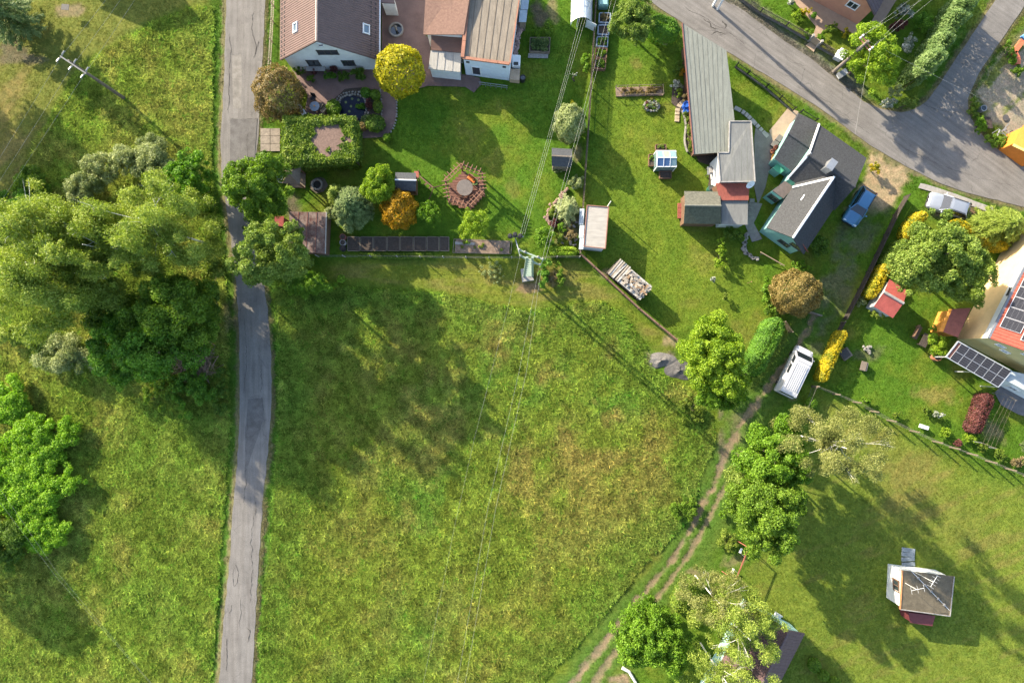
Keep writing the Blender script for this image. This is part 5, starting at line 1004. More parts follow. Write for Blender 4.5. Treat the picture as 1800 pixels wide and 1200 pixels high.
for u, z in ((.60, 1.35), (.80, 2.55)): p = a+d*L*u+ins; window(h, Vector((p.x, p.y, z))+n*.02, n, 1.1, .75, fm=DARKF)
p = a.lerp(b, .5)+ins; MB().slab([Vector((p.x, p.y, 0))+d*1.2+n*.03+Vector((0,0,3.3)), Vector((p.x, p.y, 0))-d*.0+n*.03+Vector((0,0,5.2)), Vector((p.x, p.y, 0))+d*2.4+n*.03+Vector((0,0,3.3))], .05).build('gable_board', mat('red_board', (.20,.06,.045), .8), h)
c0 = P(1461,290,6.3); MB().box((c0.x, c0.y, 5.6), (.62, .95, 1.6), R(-35)).build('chimney', STEEL, h); MB().box((c0.x, c0.y, 6.46), (.68, 1.0, .08), R(-35)).build('chimney_cap', STEEL, h)
p = P(1416,349.5,4.6); window(h, p, Vector((-.42, .30, .86)), .5, .55, gm=PANEBLUE, bars=0, name='skylight')
MB().tube([P(1418,275,5.6), P(1418,275,5.6)+Vector((0,0,1.0))], .06, 6).build('vent_pipe', STEEL, h)
e = empty('entrance_stoop', ground_of(P(1372,245)), 'small slatted stoop beside the teal house entrance', 'step')
for i in range(2): a = PL([(1370-i*8,236+i*10),(1378-i*8,241+i*10),(1371-i*8,250+i*10),(1363-i*8,245+i*10)], .3); MB().prism(a, 0, .3).build('step', mat('grey_wood', (.13,.115,.105), .85), e)
e = empty('teal_cabinet', ground_of(P(1369,296)), 'low teal roofed box beside the house entrance', 'cabinet'); q = PL([(1358,296),(1366,288),(1380,298),(1371,306)], 1.3); MB().prism([p.lerp(cen(q), .05) for p in q], -.1, 1.24).build('body', TEAL, e); MB().slab([p+Vector((0,0,.06)) for p in q], .06).build('lid', mat('teal_roof', (.07,.29,.19), .6), e)
for x, y, m_, f, lb in ((1362,261,'red','mat','red-flowering pot beside the teal house entrance'),(1356,268,'red','m','dark-red flower pot left of the entrance'),(1358,277,'orange','m','yellow-flowering pot beside the teal box')):
    e = empty('flower_pot', ground_of(P(x,y)), lb, 'pot'); b = e.location; MB().lathe(b, [(.16,0),(.22,.3),(.24,.34),(.2,.34),(.19,.28)], 12).build('pot', mat('terracotta', (.36,.15,.08), .8), e); v_, q_, t_ = lobe_leaves([np.array([b.x,b.y,.45])], [.22], nextg(), .06, 1.6); npmesh('flowers', v_, q_, LM[m_], {'t': ('FLOAT', t_)}, parent=e)
e = empty('terracotta_jar', ground_of(P(1359,284)), 'large pale orange jar beside the teal box', 'jar'); MB().lathe(e.location, [(.18,0),(.34,.25),(.36,.5),(.24,.75),(.26,.82),(.2,.8)], 14).build('body', mat('pale_terracotta', (.52,.26,.10), .8), e, smooth=True)
YARDC = mat('grey_yard_concrete', (.155,.145,.13), .9, .16, 1.5)
sheet('yard', [(1328,225),(1345,232),(1362,238),(1400,196),(1412,206),(1368,258),(1352,300),(1345,330),(1332,360),(1326,330),(1326,240)], .008, YARDC, .05, 88)
sheet('yard', [(1352,230),(1385,190),(1404,196),(1372,250),(1362,255)], .012, mat('tan_paving', (.33,.245,.17), .9, .12, 2), .03, 89)
SLAB = mat('paving_slab', (.30,.29,.26), .9, .18, 3)
def slabs(label, pts, n, w, l=None, name='stepping_stone_path', z=.05, m_=None):
    pl = smooth(PL(pts), .1); e = empty(name, ground_of(P(*pts[len(pts)//2])), label, 'path')
    for i in range(n):
        k = min(len(pl)-2, int((i+.5)/n*(len(pl)-1))); d = (pl[k+1]-pl[k]).normalized(); L = l or sum((pl[j+1]-pl[j]).length for j in range(len(pl)-1))/n*.9
        MB().box((pl[k].x, pl[k].y, z-.06), (L, w, .13), math.atan2(d.y, d.x)+random.uniform(-.04, .04)).build('slab', m_ or SLAB, e, bevel=.015)
    return e
slabs('curved pale slab path across the shaded lawn strip by the long shed', [(1293,190),(1310,200),(1328,218),(1349,240)], 11, .4)
slabs('narrow brick steps between flat grey roof and teal house', [(1322,350),(1321,362),(1318,380)], 7, .5, m_=mat('grey_brick', (.20,.19,.17), .9))
slabs('tan curved stone path beside the flower bed in the second garden', [(1203,178),(1192,190),(1190,214)], 7, .45, m_=mat('tan_stone', (.34,.27,.18), .9, .2, 3))
sheet('path', [(1316,355),(1340,358),(1325,392),(1340,420),(1322,425),(1310,395)], .006, mat('grey_brick', (.20,.19,.17), .9), .1, 90)
e = empty('stone_edging', ground_of(P(1318,430)), 'curved grey stone edging wall below the teal house', 'wall'); g = nextg()
for i in range(26): f = i/25; x = 1313-6*math.sin(f*3)+34*max(0, f-.55)*1.2; y = 412+50*f-14*max(0, f-.6); MB().box(P(x+g.uniform(-2,2), y+g.uniform(-2,2), .15), (.34*g.uniform(.7,1.2), .28, .32), g.uniform(0,3)).build('stone', STONE, e, bevel=.06)

# --- house at the right edge with solar roof
h = empty('cream_house', ground_of(P(1760,560)), 'cream house with red tiled roof, solar panels and white upper band', 'house')
W0 = P(1683,596); N0 = P(1753,458); dA = (N0-W0).normalized(); dB = Vector((dA.y, -dA.x, 0)); La = (N0-W0).length+4; Lb = 11.0; zw, ze, zr = 3.7, 5.3, 8.6
f4 = [W0, W0+dA*La, W0+dA*La+dB*Lb, W0+dB*Lb]
MB().prism(f4, -.3, zw).build('lower_wall', CREAM, h); MB().prism([f4[0]-dA*.02-dB*.02, f4[1]-dB*.02, f4[2], f4[3]-dA*.02], zw, ze).build('upper_wall', WHITE, h)
fa, fb = W0+dB*.0-dA*.03, W0+dB*Lb-dA*.03; ap = fa.lerp(fb, .5)
MB().add([Vector((fa.x, fa.y, 0)), Vector((fb.x, fb.y, 0)), Vector((fb.x, fb.y, ze)), Vector((ap.x, ap.y, zr-.2)), Vector((fa.x, fa.y, ze))]+[v+dA*.25 for v in (Vector((fa.x, fa.y, 0)), Vector((fb.x, fb.y, 0)), Vector((fb.x, fb.y, ze)), Vector((ap.x, ap.y, zr-.2)), Vector((fa.x, fa.y, ze)))], [(0,1,2,3,4),(9,8,7,6,5)]+[(i, 5+i, 5+(i+1)%5, (i+1)%5) for i in range(5)]).build('gable_wall', OLIVEW, h)
oh = .35; e1 = W0-dB*oh-dA*.25+Vector((0,0,ze)); e2 = e1+dA*(La+.5); rg1 = W0+dB*Lb/2-dA*.25+Vector((0,0,zr)); rg2 = rg1+dA*(La+.5); e3 = W0+dB*(Lb+oh)-dA*.25+Vector((0,0,ze)); e4 = e3+dA*(La+.5)
q = [e1, e2, rg2, rg1]; MB().slab(q, .15).ribs(q, 46, .2, .05).build('roof', TILE, h); q2 = [e3, e4, rg2, rg1]; MB().slab(q2, .15).ribs(q2, 46, .2, .05).build('roof', TILE, h)
MB().bar(e1-dB*.06, e2-dB*.06, .22, .14).build('gutter', mat('grey_gutter', (.16,.17,.19), .5), h)
PV = glass('solar_cells', (.022,.022,.030), .25); ALU = mat('aluminium', (.55,.56,.57), .4, .05, 3, 0, metal=.5)
PVM = mat('solar_cell_grid', (.020,.020,.025), .3, .15, 2, 0, spec=.22)
def panel(q, parent, name='solar_panel'):
    q = [Vector(p) for p in q]; nv = (q[1]-q[0]).cross(q[3]-q[0]).normalized(); nv = nv if nv.z > 0 else -nv
    o = MB().slab([p+nv*.05 for p in q], .05).build(name, ALU, parent); ins = [p.lerp(cen(q), .045)+nv*.054 for p in q]
    g_ = MB().slab(ins, .012).build('cell_sheet', PVM); g_.parent = o; g_.matrix_parent_inverse = wmat(o).inverted()
    s = MB()
    for i in range(1, 8): s.bar(ins[0].lerp(ins[1], i/8)+nv*.003, ins[3].lerp(ins[2], i/8)+nv*.003, .012, .004, nv)
    for i in range(1, 4): s.bar(ins[0].lerp(ins[3], i/4)+nv*.003, ins[1].lerp(ins[2], i/4)+nv*.003, .02, .004, nv)
    l_ = s.build('grid_lines', mat('cell_line', (.10,.10,.11), .4)); l_.parent = o; l_.matrix_parent_inverse = wmat(o).inverted(); tag(l_, kind='stuff')
sl = (rg1-e1).normalized(); nrm = dA.cross(sl); nrm = nrm if nrm.z > 0 else -nrm
for i in range(5):
    for j in range(2):
        if (i, j) == (0, 1): continue
        b0 = e1+sl*(.30+j*1.75)+dA*(1.3+i*1.06)+nrm*.10; panel([b0, b0+dA*1.02, b0+dA*1.02+sl*1.7, b0+sl*1.7], h)
b0 = e1+sl*2.2+dA*.75+nrm*.14; panel([b0, b0+dA*1.5, b0+dA*1.5+sl*2.2, b0+sl*2.2], h)
for u, z in ((1.5,4.3),(2.6,3.5),(4.3,6.0),(5.6,5.2),(6.6,4.3),(7.8,3.5),(3.4,5.3),(9.2,4.3)): window(h, W0+dB*u-dA*.04+Vector((0,0,z)), -dA, .75, .42, fm=FRAME, bars=0)
for z in (4.75, 4.3): window(h, W0+dA*4.9-dB*.03+Vector((0,0,z)), -dB, .7, .28, fm=DARKF, bars=0)
e = empty('solar_carport', ground_of(P(1718,640)), 'carport roofed with twelve dark solar panels against the ochre gable', 'carport')
q = [P(1684,600,3.0), P(1778,652,3.0), P(1754.5,680,2.5), P(1663,627,2.5)]; qp = [q[0].lerp(q[1], .06), q[1], q[2], q[3].lerp(q[2], .06)]
MB().slab([p-Vector((0,0,.04)) for p in q], .06).build('roof', mat('red_brown_fascia', (.16,.07,.055)), e)
for i in range(6):
    for j in range(2):
        f = lambda u, v: qp[0].lerp(qp[1], u).lerp(qp[3].lerp(qp[2], u), v)
        panel([f(i/6+.004, j/2+.006), f((i+1)/6-.004, j/2+.006), f((i+1)/6-.004, (j+1)/2-.006), f(i/6+.004, (j+1)/2-.006)], e)
for i in range(4): MB().bar(q[i], q[(i+1)%4], .1, .12).build('edge_beam', ALU, e)
for p in (q[2], q[3], q[3].lerp(q[2], .5)): MB().box((p.x, p.y, 1.2), (.1, .1, 2.5)).build('post', ALU, e)
h = empty('orange_lean_to', ground_of(P(1680,570)), 'lean-to with dull red roof and orange timber side at the cream house', 'shed'); q = [P(1674,543,2.3), P(1707,541,2.6), P(1684,593,2.6), P(1658,583,2.3)]; flat(h, q, 2.4, mat('orange_wood', (.52,.22,.04), .7, .2, 3), mat('dull_red_roof', (.22,.075,.055), .75, .2), .12, .1)
MB().slab([P(1650,582,1.9), P(1668,543,1.9), P(1674,543,2.28), P(1658,583,2.28)], .06).build('side_awning', mat('orange_wood', (.52,.22,.04)), h)
h = empty('blue_white_annex', ground_of(P(1795,680)), 'pale blue-white annex at the corner of the ochre gable', 'building'); q = [P(1779,652,2.6), P(1830,664,2.6), P(1850,712,2.6), P(1768,668,2.6)]; flat(h, q, 2.6, WHITE, mat('pale_blue_roof', (.42,.46,.48), .7, .08), .05, .12)
d = (q[2]-q[3]).normalized(); n = Vector((d.y, -d.x, 0)); n = n if n.y < 0 else -n; window(h, q[3].lerp(q[2], .35)-Vector((0,0,1.3))-n*.03, n, .9, .7)
sheet('patio', [(1748,690),(1765,672),(1800,690),(1850,715),(1830,740),(1790,728),(1760,712)], .02, mat('grey_patio', (.13,.125,.125), .9, .15, 2))
e = empty('garden_bench', ground_of(P(1612,584)), 'dark wooden bench with slatted seat on the lawn', 'bench'); b = P(1612,584,.45); MB().box(b, (.55,1.35,.06), R(-28)).build('seat', BROWNW, e); MB().box(b+Vector((-.26,.14,.3)), (.06,1.3,.5), R(-28)).build('backrest', BROWNW, e)
for s in (-1,1):
    for t in (-1,1): v = Matrix.Rotation(R(-28), 3, 'Z') @ Vector((s*.22, t*.58, -.23)); MB().box(b+v, (.06,.06,.45)).build('leg', BROWNW, e)
e = empty('garden_table', ground_of(P(1627,600)), 'dark slatted garden table beside the bench', 'table'); b = P(1626,598,.7)
for i in range(4): v = Matrix.Rotation(R(-28), 3, 'Z') @ Vector(((i-1.5)*.19, 0, 0)); MB().box(b+v, (.17,1.3,.04), R(-28)).build('slat', mat('dark_wood', (.06,.045,.035), .8), e)
for s in (-1,1): v = Matrix.Rotation(R(-28), 3, 'Z') @ Vector((0, s*.5, -.36)); MB().box(b+v, (.5,.06,.68), R(-28)).build('leg', mat('dark_wood', (.06,.045,.035)), e)
barrel('terracotta planter pot at the carport corner', 1649, 627, .4, .7, mat('terracotta', (.36,.15,.08)), SOILM, 'planter_pot', 'pot')
e = empty('white_bench', ground_of(P(1624,750)), 'white stone bench at the garden fence', 'bench'); MB().box(P(1624,750,.42), (.95,.35,.1), R(-17)).build('seat', FRAME, e)
for s in (-1,1): MB().box(P(1624+s*5,750+s*2,.2), (.12,.3,.4), R(-17)).build('leg', FRAME, e)
e = empty('lawn_chest', ground_of(P(1519,644)), 'small grey wooden chest standing on the shaded lawn', 'chest'); MB().box(P(1519,644,.28), (.5,.85,.5), R(-15)).build('body', mat('grey_wood', (.13,.115,.105)), e, bevel=.02); MB().box(P(1518,643,.56), (.56,.9,.06), R(-15)).build('lid', OLDW, e)
e = empty('dug_out_hatch', ground_of(P(1486,622)), 'dark square wooden hatch beside the golden hedge', 'hatch'); MB().box(P(1486,622,.15), (1.0,1.0,.3), R(35)).build('frame', OLDW, e); MB().box(P(1486,622,.33), (.8,.8,.04), R(35)).build('cover', DARKF, e)
e = empty('stone_heap', ground_of(P(1525,611)), 'little heap of stones on the lawn', 'stones'); g = nextg()
for i in range(16): MB().box(P(1525+g.normal(0,4), 611+g.normal(0,4), .1), (.25,.2,.18), g.uniform(0,3)).build('stone', STONE, e, bevel=.05)
e = empty('clothes_line', ground_of(P(1750,720)), 'four-string clothes line over the lawn beside the red hedge', 'clothes line')
for i in range(4): a = P(1768+i*6,693+i*3,1.8); b = P(1728+i*7,778+i*3,1.8); MB().tube([a, a.lerp(b,.5)-Vector((0,0,.1)), b], .005, 4).build('line', OLDW, e)
for (x0,y0),(x1,y1) in (((1766,692),(1788,704)),((1726,778),(1752,788))):
    a, b = P(x0,y0,1.8), P(x1,y1,1.8); MB().bar(a, b, .04, .04).build('cross_bar', OLDW, e)
    for p in (a, b): MB().box((p.x,p.y,.9), (.06,.06,1.8)).build('post', STEEL, e)
# red gable shed
h = empty('red_gable_shed', ground_of(P(1565,525)), 'small shed with bright red gable roof beside the golden hedge', 'shed'); gable(h, P(1564,491,1.9), P(1595,510.6,1.9), P(1569.5,559,1.9), P(1536,538.7,1.9), P(1554,513,2.6), P(1588,533,2.6), .15, mat('grey_shed_wall', (.40,.40,.38), .8), REDROOF, .06, ridge=CONC, rw=.3)

# --- salmon house at the top
h = empty('salmon_house', ground_of(P(1470,-30)), 'salmon-rendered house with plum roof behind the street fence', 'house')
S0 = P(1507,43); d = (P(1429,1)-S0).normalized(); n = Vector((-d.y, d.x, 0)); n = n if n.y > 0 else -n; Wd = 9.0; zz = 3.0
A = S0-d*.5-n*.4+Vector((0,0,zz)); D = S0+d*(Wd+.5)-n*.4+Vector((0,0,zz)); R1 = S0+d*Wd/2-n*.4+Vector((0,0,7.2)); k = n*11
gable(h, A, A+k, D+k, D, R1, R1+k, .5, SALMON, PURPLE, .15, ridge=PURPLE, ribs=30, rib=(.12,.03), ohg=.4); window(h, S0+d*1.75+Vector((0,0,2.2))-n*.0, -n, 1.05, .95, fm=FRAME)
sheet('yard', [(1392,-6),(1430,-6),(1470,20),(1508,44),(1532,38),(1556,-6),(1580,-6),(1545,50),(1516,72),(1490,62),(1462,43),(1440,62),(1436,70),(1428,66),(1434,48),(1420,30),(1400,8)], .012, mat('salmon_paving', (.32,.225,.16), .9, .12, 2.5), .03, 91)
e = empty('meter_cabinet', ground_of(P(1478,98)), 'white meter cabinet at the end of the street fence', 'cabinet'); MB().box(P(1477,97,.7), (.75,.65,1.4), R(-28)).build('body', mat('grey_cabinet', (.45,.46,.46), .7), e, bevel=.02); MB().box(P(1477,97,1.43), (.86,.76,.08), R(-28)).build('roof', FRAME, e)
e = empty('junction_box', ground_of(P(1480,130)), 'low grey utility box at the foot of the power pole', 'utility box'); MB().box(P(1480,130,.35), (.55,.8,.7), R(-58)).build('body', mat('grey_cabinet', (.45,.46,.46)), e, bevel=.02); MB().box(P(1480,130,.73), (.6,.86,.06), R(-58)).build('lid', STEEL, e)
e = empty('gate_pillar_pair', ground_of(P(1427,75)), 'pale garden gate with posts in the street fence', 'gate')
a, b = P(1421,72), P(1436,82); 
for p in (a, b): MB().box((p.x,p.y,.65), (.22,.22,1.3)).build('post', CONC, e)
MB().bar(a+Vector((0,0,.6)), b+Vector((0,0,.6)), .05, 1.0).build('gate_leaf', mat('pale_wood', (.40,.29,.19)), e); sheet('path', [(1416,80),(1424,74),(1436,82),(1430,92)], .016, mat('tan_paving', (.33,.245,.17)))
# --- building plot on the right
h = empty('orange_roof_house', ground_of(P(1800,245)), 'bright orange sunlit roof corner at the edge of the building plot', 'shed'); A, B = P(1783,257,2.2), P(1800,222,2.2); flat(h, [P(1782,252,2.3), P(1799,220,2.3), P(1850,240,3.2), P(1840,280,3.2)], 2.4, mat('bright_orange_roof', (.60,.20,.03), .6, .1), mat('bright_orange_roof', (.60,.20,.03), .6, .1), .1, .1)
MB().bar(P(1781,254,2.25), P(1840,282,3.1), .35, .1).build('verge_board', mat('yellow_board', (.62,.42,.12), .7), h)
e = empty('orange_play_frame', ground_of(P(1788,95)), 'orange-red angled timber border of a sandpit on the plot', 'sandpit')
for (x0,y0),(x1,y1) in (((1782,92),(1797,72)),((1782,92),(1788,104)),((1788,104),(1788,114))): MB().bar(P(x0,y0,.35), P(x1,y1,.35), .5, .3).build('board', mat('orange_red_paint', (.48,.13,.06), .7), e)
e = empty('blue_tarp', ground_of(P(1797,66)), 'small blue sheet beside the orange sandpit', 'sheet'); MB().prism(PL([(1791,66),(1800,60),(1812,66),(1798,72)]), 0, .4).build('cover', mat('blue_tarp', (.10,.26,.50), .6), e, bevel=.08)
barrel('silver metal drum at the edge of the building plot', 1730, 190, .3, .7, STEEL, glass('dark_water'))
e = empty('scrap_frame', ground_of(P(1759,230)), 'heap of grey metal tubing on the building plot', 'scrap'); g = nextg()
for i in range(9): a = P(1754+g.uniform(0,8), 226+g.uniform(0,9), .1+.05*i); b = a+Vector((g.uniform(-.9,.9), g.uniform(-.9,.9), .1)); MB().tube([a,b], .03, 5).build('tube', STEEL, e)
e = empty('timber_pile', ground_of(P(1735,215)), 'dark timber lengths lying along the plot edge', 'timber')
for i in range(5): a = P(1731+i*2,206,.12+.02*i); b = P(1736+i*2,226,.12); MB().bar(a, b, .14, .12).build('beam', mat('dark_wood', (.06,.045,.035)), e)

# --- white cottage on the lower lawn
h = empty('white_cottage', ground_of(P(1615,1035)), 'small white cottage with low grey-brown roof alone on the lawn', 'cottage'); q = [P(1586,1002,2.8), P(1677,1012.5,2.6), P(1669.7,1082,2.5), P(1582,1070,2.7)]; w = flat(h, q, 2.7, WHITE, mat('grey_brown_roof', (.110,.090,.058), .85, .25, 2.5, .3), .18, .12)
MB().bar(q[0]+Vector((0,0,.01)), q[3]+Vector((0,0,.01)), .12, .14).build('fascia', mat('orange_fascia', (.42,.20,.08), .7), h)
for i in range(1,4): MB().bar(q[i], q[(i+1)%4], .08, .13).build('fascia', CONC, h)
MB().bar(P(1602,1003,2.82), P(1669,1072,2.62), .035, .03).build('roof_cable', FRAME, h)
for f in (.18,.36,.52,.7,.86): MB().box(P(1602+67*f,1003+69*f,2.8), (.22,.14,.1), R(45)).build('cable_block', CONC, h)
d = (q[3]-q[0]).normalized(); n = Vector((-abs(d.y), -d.x if d.y < 0 else d.x, 0)).normalized(); window(h, q[0].lerp(q[3], .48)+Vector((.14,0,-1.1)), Vector((-1, -.07, 0)), 1.1, 1.0, fm=BROWNW); MB().box(P(1600,1002,1.2)+Vector((.2,.02,0)), (.8,.06,1.0)).build('shutter', TARP, h)
e = empty('maroon_porch', ground_of(P(1620,1088)), 'maroon porch roof on the south side of the white cottage', 'porch'); flat(e, [P(1597,1076,2.0), P(1644,1082,2.0), P(1639,1100,1.6), P(1600,1094,1.6)], 1.8, MAROON, MAROON, .08, .08)
def antenna(label, bx, by, tx, ty, z0, z1, nel, rz, rings=False):
    e = empty('tv_antenna', P(bx,by,z0), label, 'antenna'); b = P(bx,by,z0); t = Vector((b.x, b.y, z1)); MB().tube([b, t], .02, 6).build('mast', FRAME, e); dv = Vector((math.cos(rz), math.sin(rz), 0)); sv = Vector((-dv.y, dv.x, 0))
    MB().bar(t-dv*.5, t+dv*.7, .025, .025).build('boom', FRAME, e)
    for i in range(nel): p = t-dv*.5+dv*1.2*i/(nel-1); MB().bar(p-sv*.35, p+sv*.35, .014, .014).build('element', FRAME, e)
antenna('tall white television antenna on the cottage roof', 1602, 1002, 0, 0, 2.7, 6.2, 5, 1.0); antenna('short white television antenna on the cottage roof', 1591, 1024, 0, 0, 2.7, 4.6, 3, .2)
slabs('blue-grey slab path leading to the cottage door', [(1597,964),(1596,980),(1597,996)], 4, 1.3, m_=mat('blue_slab', (.17,.20,.22), .9, .2, 3))
# --- dark-roofed house at the bottom
h = empty('mint_house', ground_of(P(1370,1150)), 'mint-walled house with plum-brown roof half hidden under birches', 'house'); ze, zr = 2.6, 5.4
A = P(1318,1062,ze); D = P(1415,1113,ze); a2 = (D-A); a2.z = 0; n = Vector((a2.y, -a2.x, 0)).normalized(); n = n if n.y < 0 else -n; D.z = ze; R1 = P(1393.6,1108.7,zr)
R1 = Vector(((A.x+D.x)/2, (A.y+D.y)/2, zr)); k = n*10
gable(h, A, A+k, D+k, D, R1, R1+k, .35, mat('mint_render', (.35,.55,.48), .85, .1), mat('plum_brown_roof', (.125,.075,.072), .75, .22, 3, .2), .14, ribs=30, rib=(.1,.03), ridge=PURPLE, ohg=.2)
e = empty('white_lawn_seat', ground_of(P(1367,1082)), 'white garden seat beside the mint house wall', 'seat'); MB().box(P(1367,1082,.4), (.7,.5,.1), R(-30)).build('seat', FRAME, e, bevel=.03); MB().box(P(1369,1079,.65), (.7,.1,.5), R(-30)).build('backrest', FRAME, e, bevel=.03)
for s in (-1,1): MB().box(P(1367+s*4,1082+s*2,.2), (.08,.4,.4), R(-30)).build('leg', FRAME, e)
# house north of the frame whose gable shadow falls on the mown lawn
h = empty('northern_house', ground_of(P(95,-150)), 'grey-roofed house north of the mown lawn', 'house'); a = P(57,-142); b = P(132,-162); d = (b-a).normalized(); n = Vector((-d.y, d.x, 0)); up = lambda v, z: Vector((v.x, v.y, z)); gable(h, up(a-n*4, 3.6), up(b-n*4, 3.6), up(b+n*4, 3.6), up(a+n*4, 3.6), up(a, 8.0), up(b, 8.0), .4, WHITE, SLATE, ridge=SLATE)
# ------------------------------------------------------------------ terrace, pond and garden furniture
def pavers(name, c1, c2, mortar, scale=4.5):
    m, nt, b, N, L = nodes(name); tc = N('ShaderNodeTexCoord'); br = N('ShaderNodeTexBrick'); br.inputs['Scale'].default_value = scale; br.inputs['Color1'].default_value = (*c1, 1); br.inputs['Color2'].default_value = (*c2, 1); br.inputs['Mortar'].default_value = (*mortar, 1); br.inputs['Mortar Size'].default_value = .03
    L(tc.outputs['Object'], br.inputs['Vector']); n1 = N('ShaderNodeTexNoise'); n1.inputs['Scale'].default_value = .9; n1.inputs['Detail'].default_value = 6; L(tc.outputs['Object'], n1.inputs['Vector']); r = ramp(nt, [(.3, (.8,)*3), (.7, (1.18,)*3)]); L(n1.outputs['Fac'], r.inputs[0])
    mx = N('ShaderNodeMix'); mx.data_type = 'RGBA'; mx.blend_type = 'MULTIPLY'; mx.inputs['Factor'].default_value = 1; L(br.outputs['Color'], mx.inputs[6]); L(r.outputs[0], mx.inputs[7]); L(mx.outputs[2], b.inputs['Base Color']); b.inputs['Roughness'].default_value = .9
    bp = N('ShaderNodeBump'); bp.inputs['Strength'].default_value = .3; bp.inputs['Distance'].default_value = .01; bp.invert = True; L(br.outputs['Fac'], bp.inputs['Height']); L(bp.outputs[0], b.inputs['Normal']); return m
PAVE = pavers('rose_pavers', (.200,.122,.100), (.165,.102,.088), (.11,.078,.068))
TERR = [(519,131),(512,122),(660,122),(671,122),(671,-40),(752,-40),(745,60),(757,70),(755,122),(800,128),(843,137),(846,148),(833,163),(818,153),(752,151),(698,166),(697,205),(690,226),(678,241),(640,243),(612,241),(612,205),(560,206),(535,198),(541,168),(527,146)]
sheet('terrace', TERR, .006, PAVE, .03, 92); EXCL.append(TERR)
ISL = [(597,166),(606,157),(640,153),(667,160),(670,200),(667,221),(650,228),(636,226),(634,214),(600,213),(581,206),(580,180)]
sheet('flower_bed', ISL, .012, SOILM, .05, 93)
POND = [(599,178),(608,171),(624,169),(637,173),(642,186),(640,205),(633,213),(604,213),(598,198)]
sheet('pond', POND, .05, mat('pond_water', (.007,.012,.026), .12, .3, 2, .03, spec=.12), 0, round_=True)
e = empty('pond_stones', ground_of(P(620,190)), 'rim of pale field stones round the garden pond', 'stones'); g = nextg(); pl = smooth(PL(POND), .2, True)
for i in range(0, len(pl)):
    p = pl[i]; 
    if p.y < P(0,211).y: continue
    for k in range(2):
        d = (p-Vector(P(620,192).xy)).normalized(); o = p+d*(.12+.28*k+g.uniform(-.05,.05)); MB().box((o.x, o.y, .06), (.24*g.uniform(.6,1.2), .2*g.uniform(.7,1.2), .18), g.uniform(0,3)).build('stone', STONE, e, bevel=.04)
e = empty('pond_lily', ground_of(P(630,188)), 'leafy water plant growing in the garden pond', 'plant'); b = e.location; v_, q_, t_ = lobe_leaves([np.array([b.x+g.normal(0,.2), b.y+g.normal(0,.2), .2]) for i in range(7)], [.22]*7, nextg(), .09, 1.3); npmesh('leaves', v_, q_, LM['thuja'], {'t': ('FLOAT', t_)}, parent=e)
for i, (x, y) in enumerate(((608,180),(617,187),(614,196),(606,203),(625,205),(619,174),(630,176))):
    o = MB().lathe(P(x,y,.06), [(.10,0),(.13,.012)], 10).build('lily_pad', mat('lily_pad_green', (.10,.14,.05), .6)); o.parent = e; o.matrix_parent_inverse = wmat(e).inverted()
e = empty('pond_deck', ground_of(P(622,216)), 'small brown plank footbridge at the pond edge', 'deck')
for i in range(5): MB().slab([P(612,207+i*3.4,.22), P(629,207+i*3.4,.22), P(629,210+i*3.4,.22), P(612,210+i*3.4,.22)], .05).build('plank', BROWNW, e)
for x in (613, 628): MB().bar(P(x,207,.12), P(x,224,.12), .08, .12).build('joist', BROWNW, e)
e = empty('path_edging', ground_of(P(690,200)), 'row of small white kerb stones along the paved path', 'kerb')
for pts in ([(697,168),(697,205),(691,226),(680,240)], [(668,158),(671,190),(669,218)]):
    pl = smooth(PL(pts), .26)
    for p in pl: MB().box((p.x, p.y, .03), (.16, .2, .14), random.uniform(0, 3)).build('stone', STONE, e, bevel=.03)
e = empty('patio_table', ground_of(P(553,187)), 'round blue-grey glass patio table with centre pot', 'table'); b = ground_of(P(553,187,.72)); MB().lathe(b, [(.48,.70),(.50,.73),(.48,.75)], 24).build('top', mat('blue_grey_top', (.17,.21,.26), .2, .1, 3, 0, spec=.6), e)
for i in range(3): a = i*2.09; MB().tube([b+Vector((math.cos(a)*.38, math.sin(a)*.38, 0)), b+Vector((math.cos(a)*.2, math.sin(a)*.2, .7))], .02, 5).build('leg', STEEL, e)
MB().lathe(b, [(.06,.75),(.09,.86),(.05,.86)], 10).build('centre_pot', mat('pale_terracotta', (.52,.26,.10)), e)
def chair(label, px, py, rz, m_, name='patio_chair'):
    e = empty(name, ground_of(P(px,py)), label, 'chair', rz=rz); MB().box((0,0,.43), (.48,.48,.05)).build('seat', m_, e, local=True); MB().box((-.24,0,.72), (.05,.46,.55), 0, -.15).build('backrest', m_, e, local=True)
    for s in (-1,1):
        MB().box((0,s*.25,.62), (.44,.05,.04)).build('armrest', m_, e, local=True)
        for t in (-1,1): MB().box((t*.2,s*.21,.21), (.045,.045,.42)).build('leg', m_, e, local=True)
    return e
chair('dark patio chair north of the round glass table', 553, 175, R(-100), BLACKM); chair('wooden patio chair east of the round glass table', 566, 190, R(150), OLDW); chair('second wooden patio chair further from the table', 571, 197, R(140), mat('pale_wood', (.40,.29,.19)))
e = empty('white_lounger', ground_of(P(530,193)), 'white plastic lounger beside the rust-speckled bush', 'lounger'); b = P(530,194,.35); MB().box(b, (.5,1.1,.08), R(35)).build('seat', FRAME, e, bevel=.03); MB().box(b+Vector((-.4,.55,.2)), (.5,.5,.07), R(35), 0, R(35)).build('backrest', FRAME, e, bevel=.03)
for s in (-1,1): MB().box(b+Vector((s*.15,-s*.3,-.18)), (.4,.06,.34), R(35)).build('leg', FRAME, e)
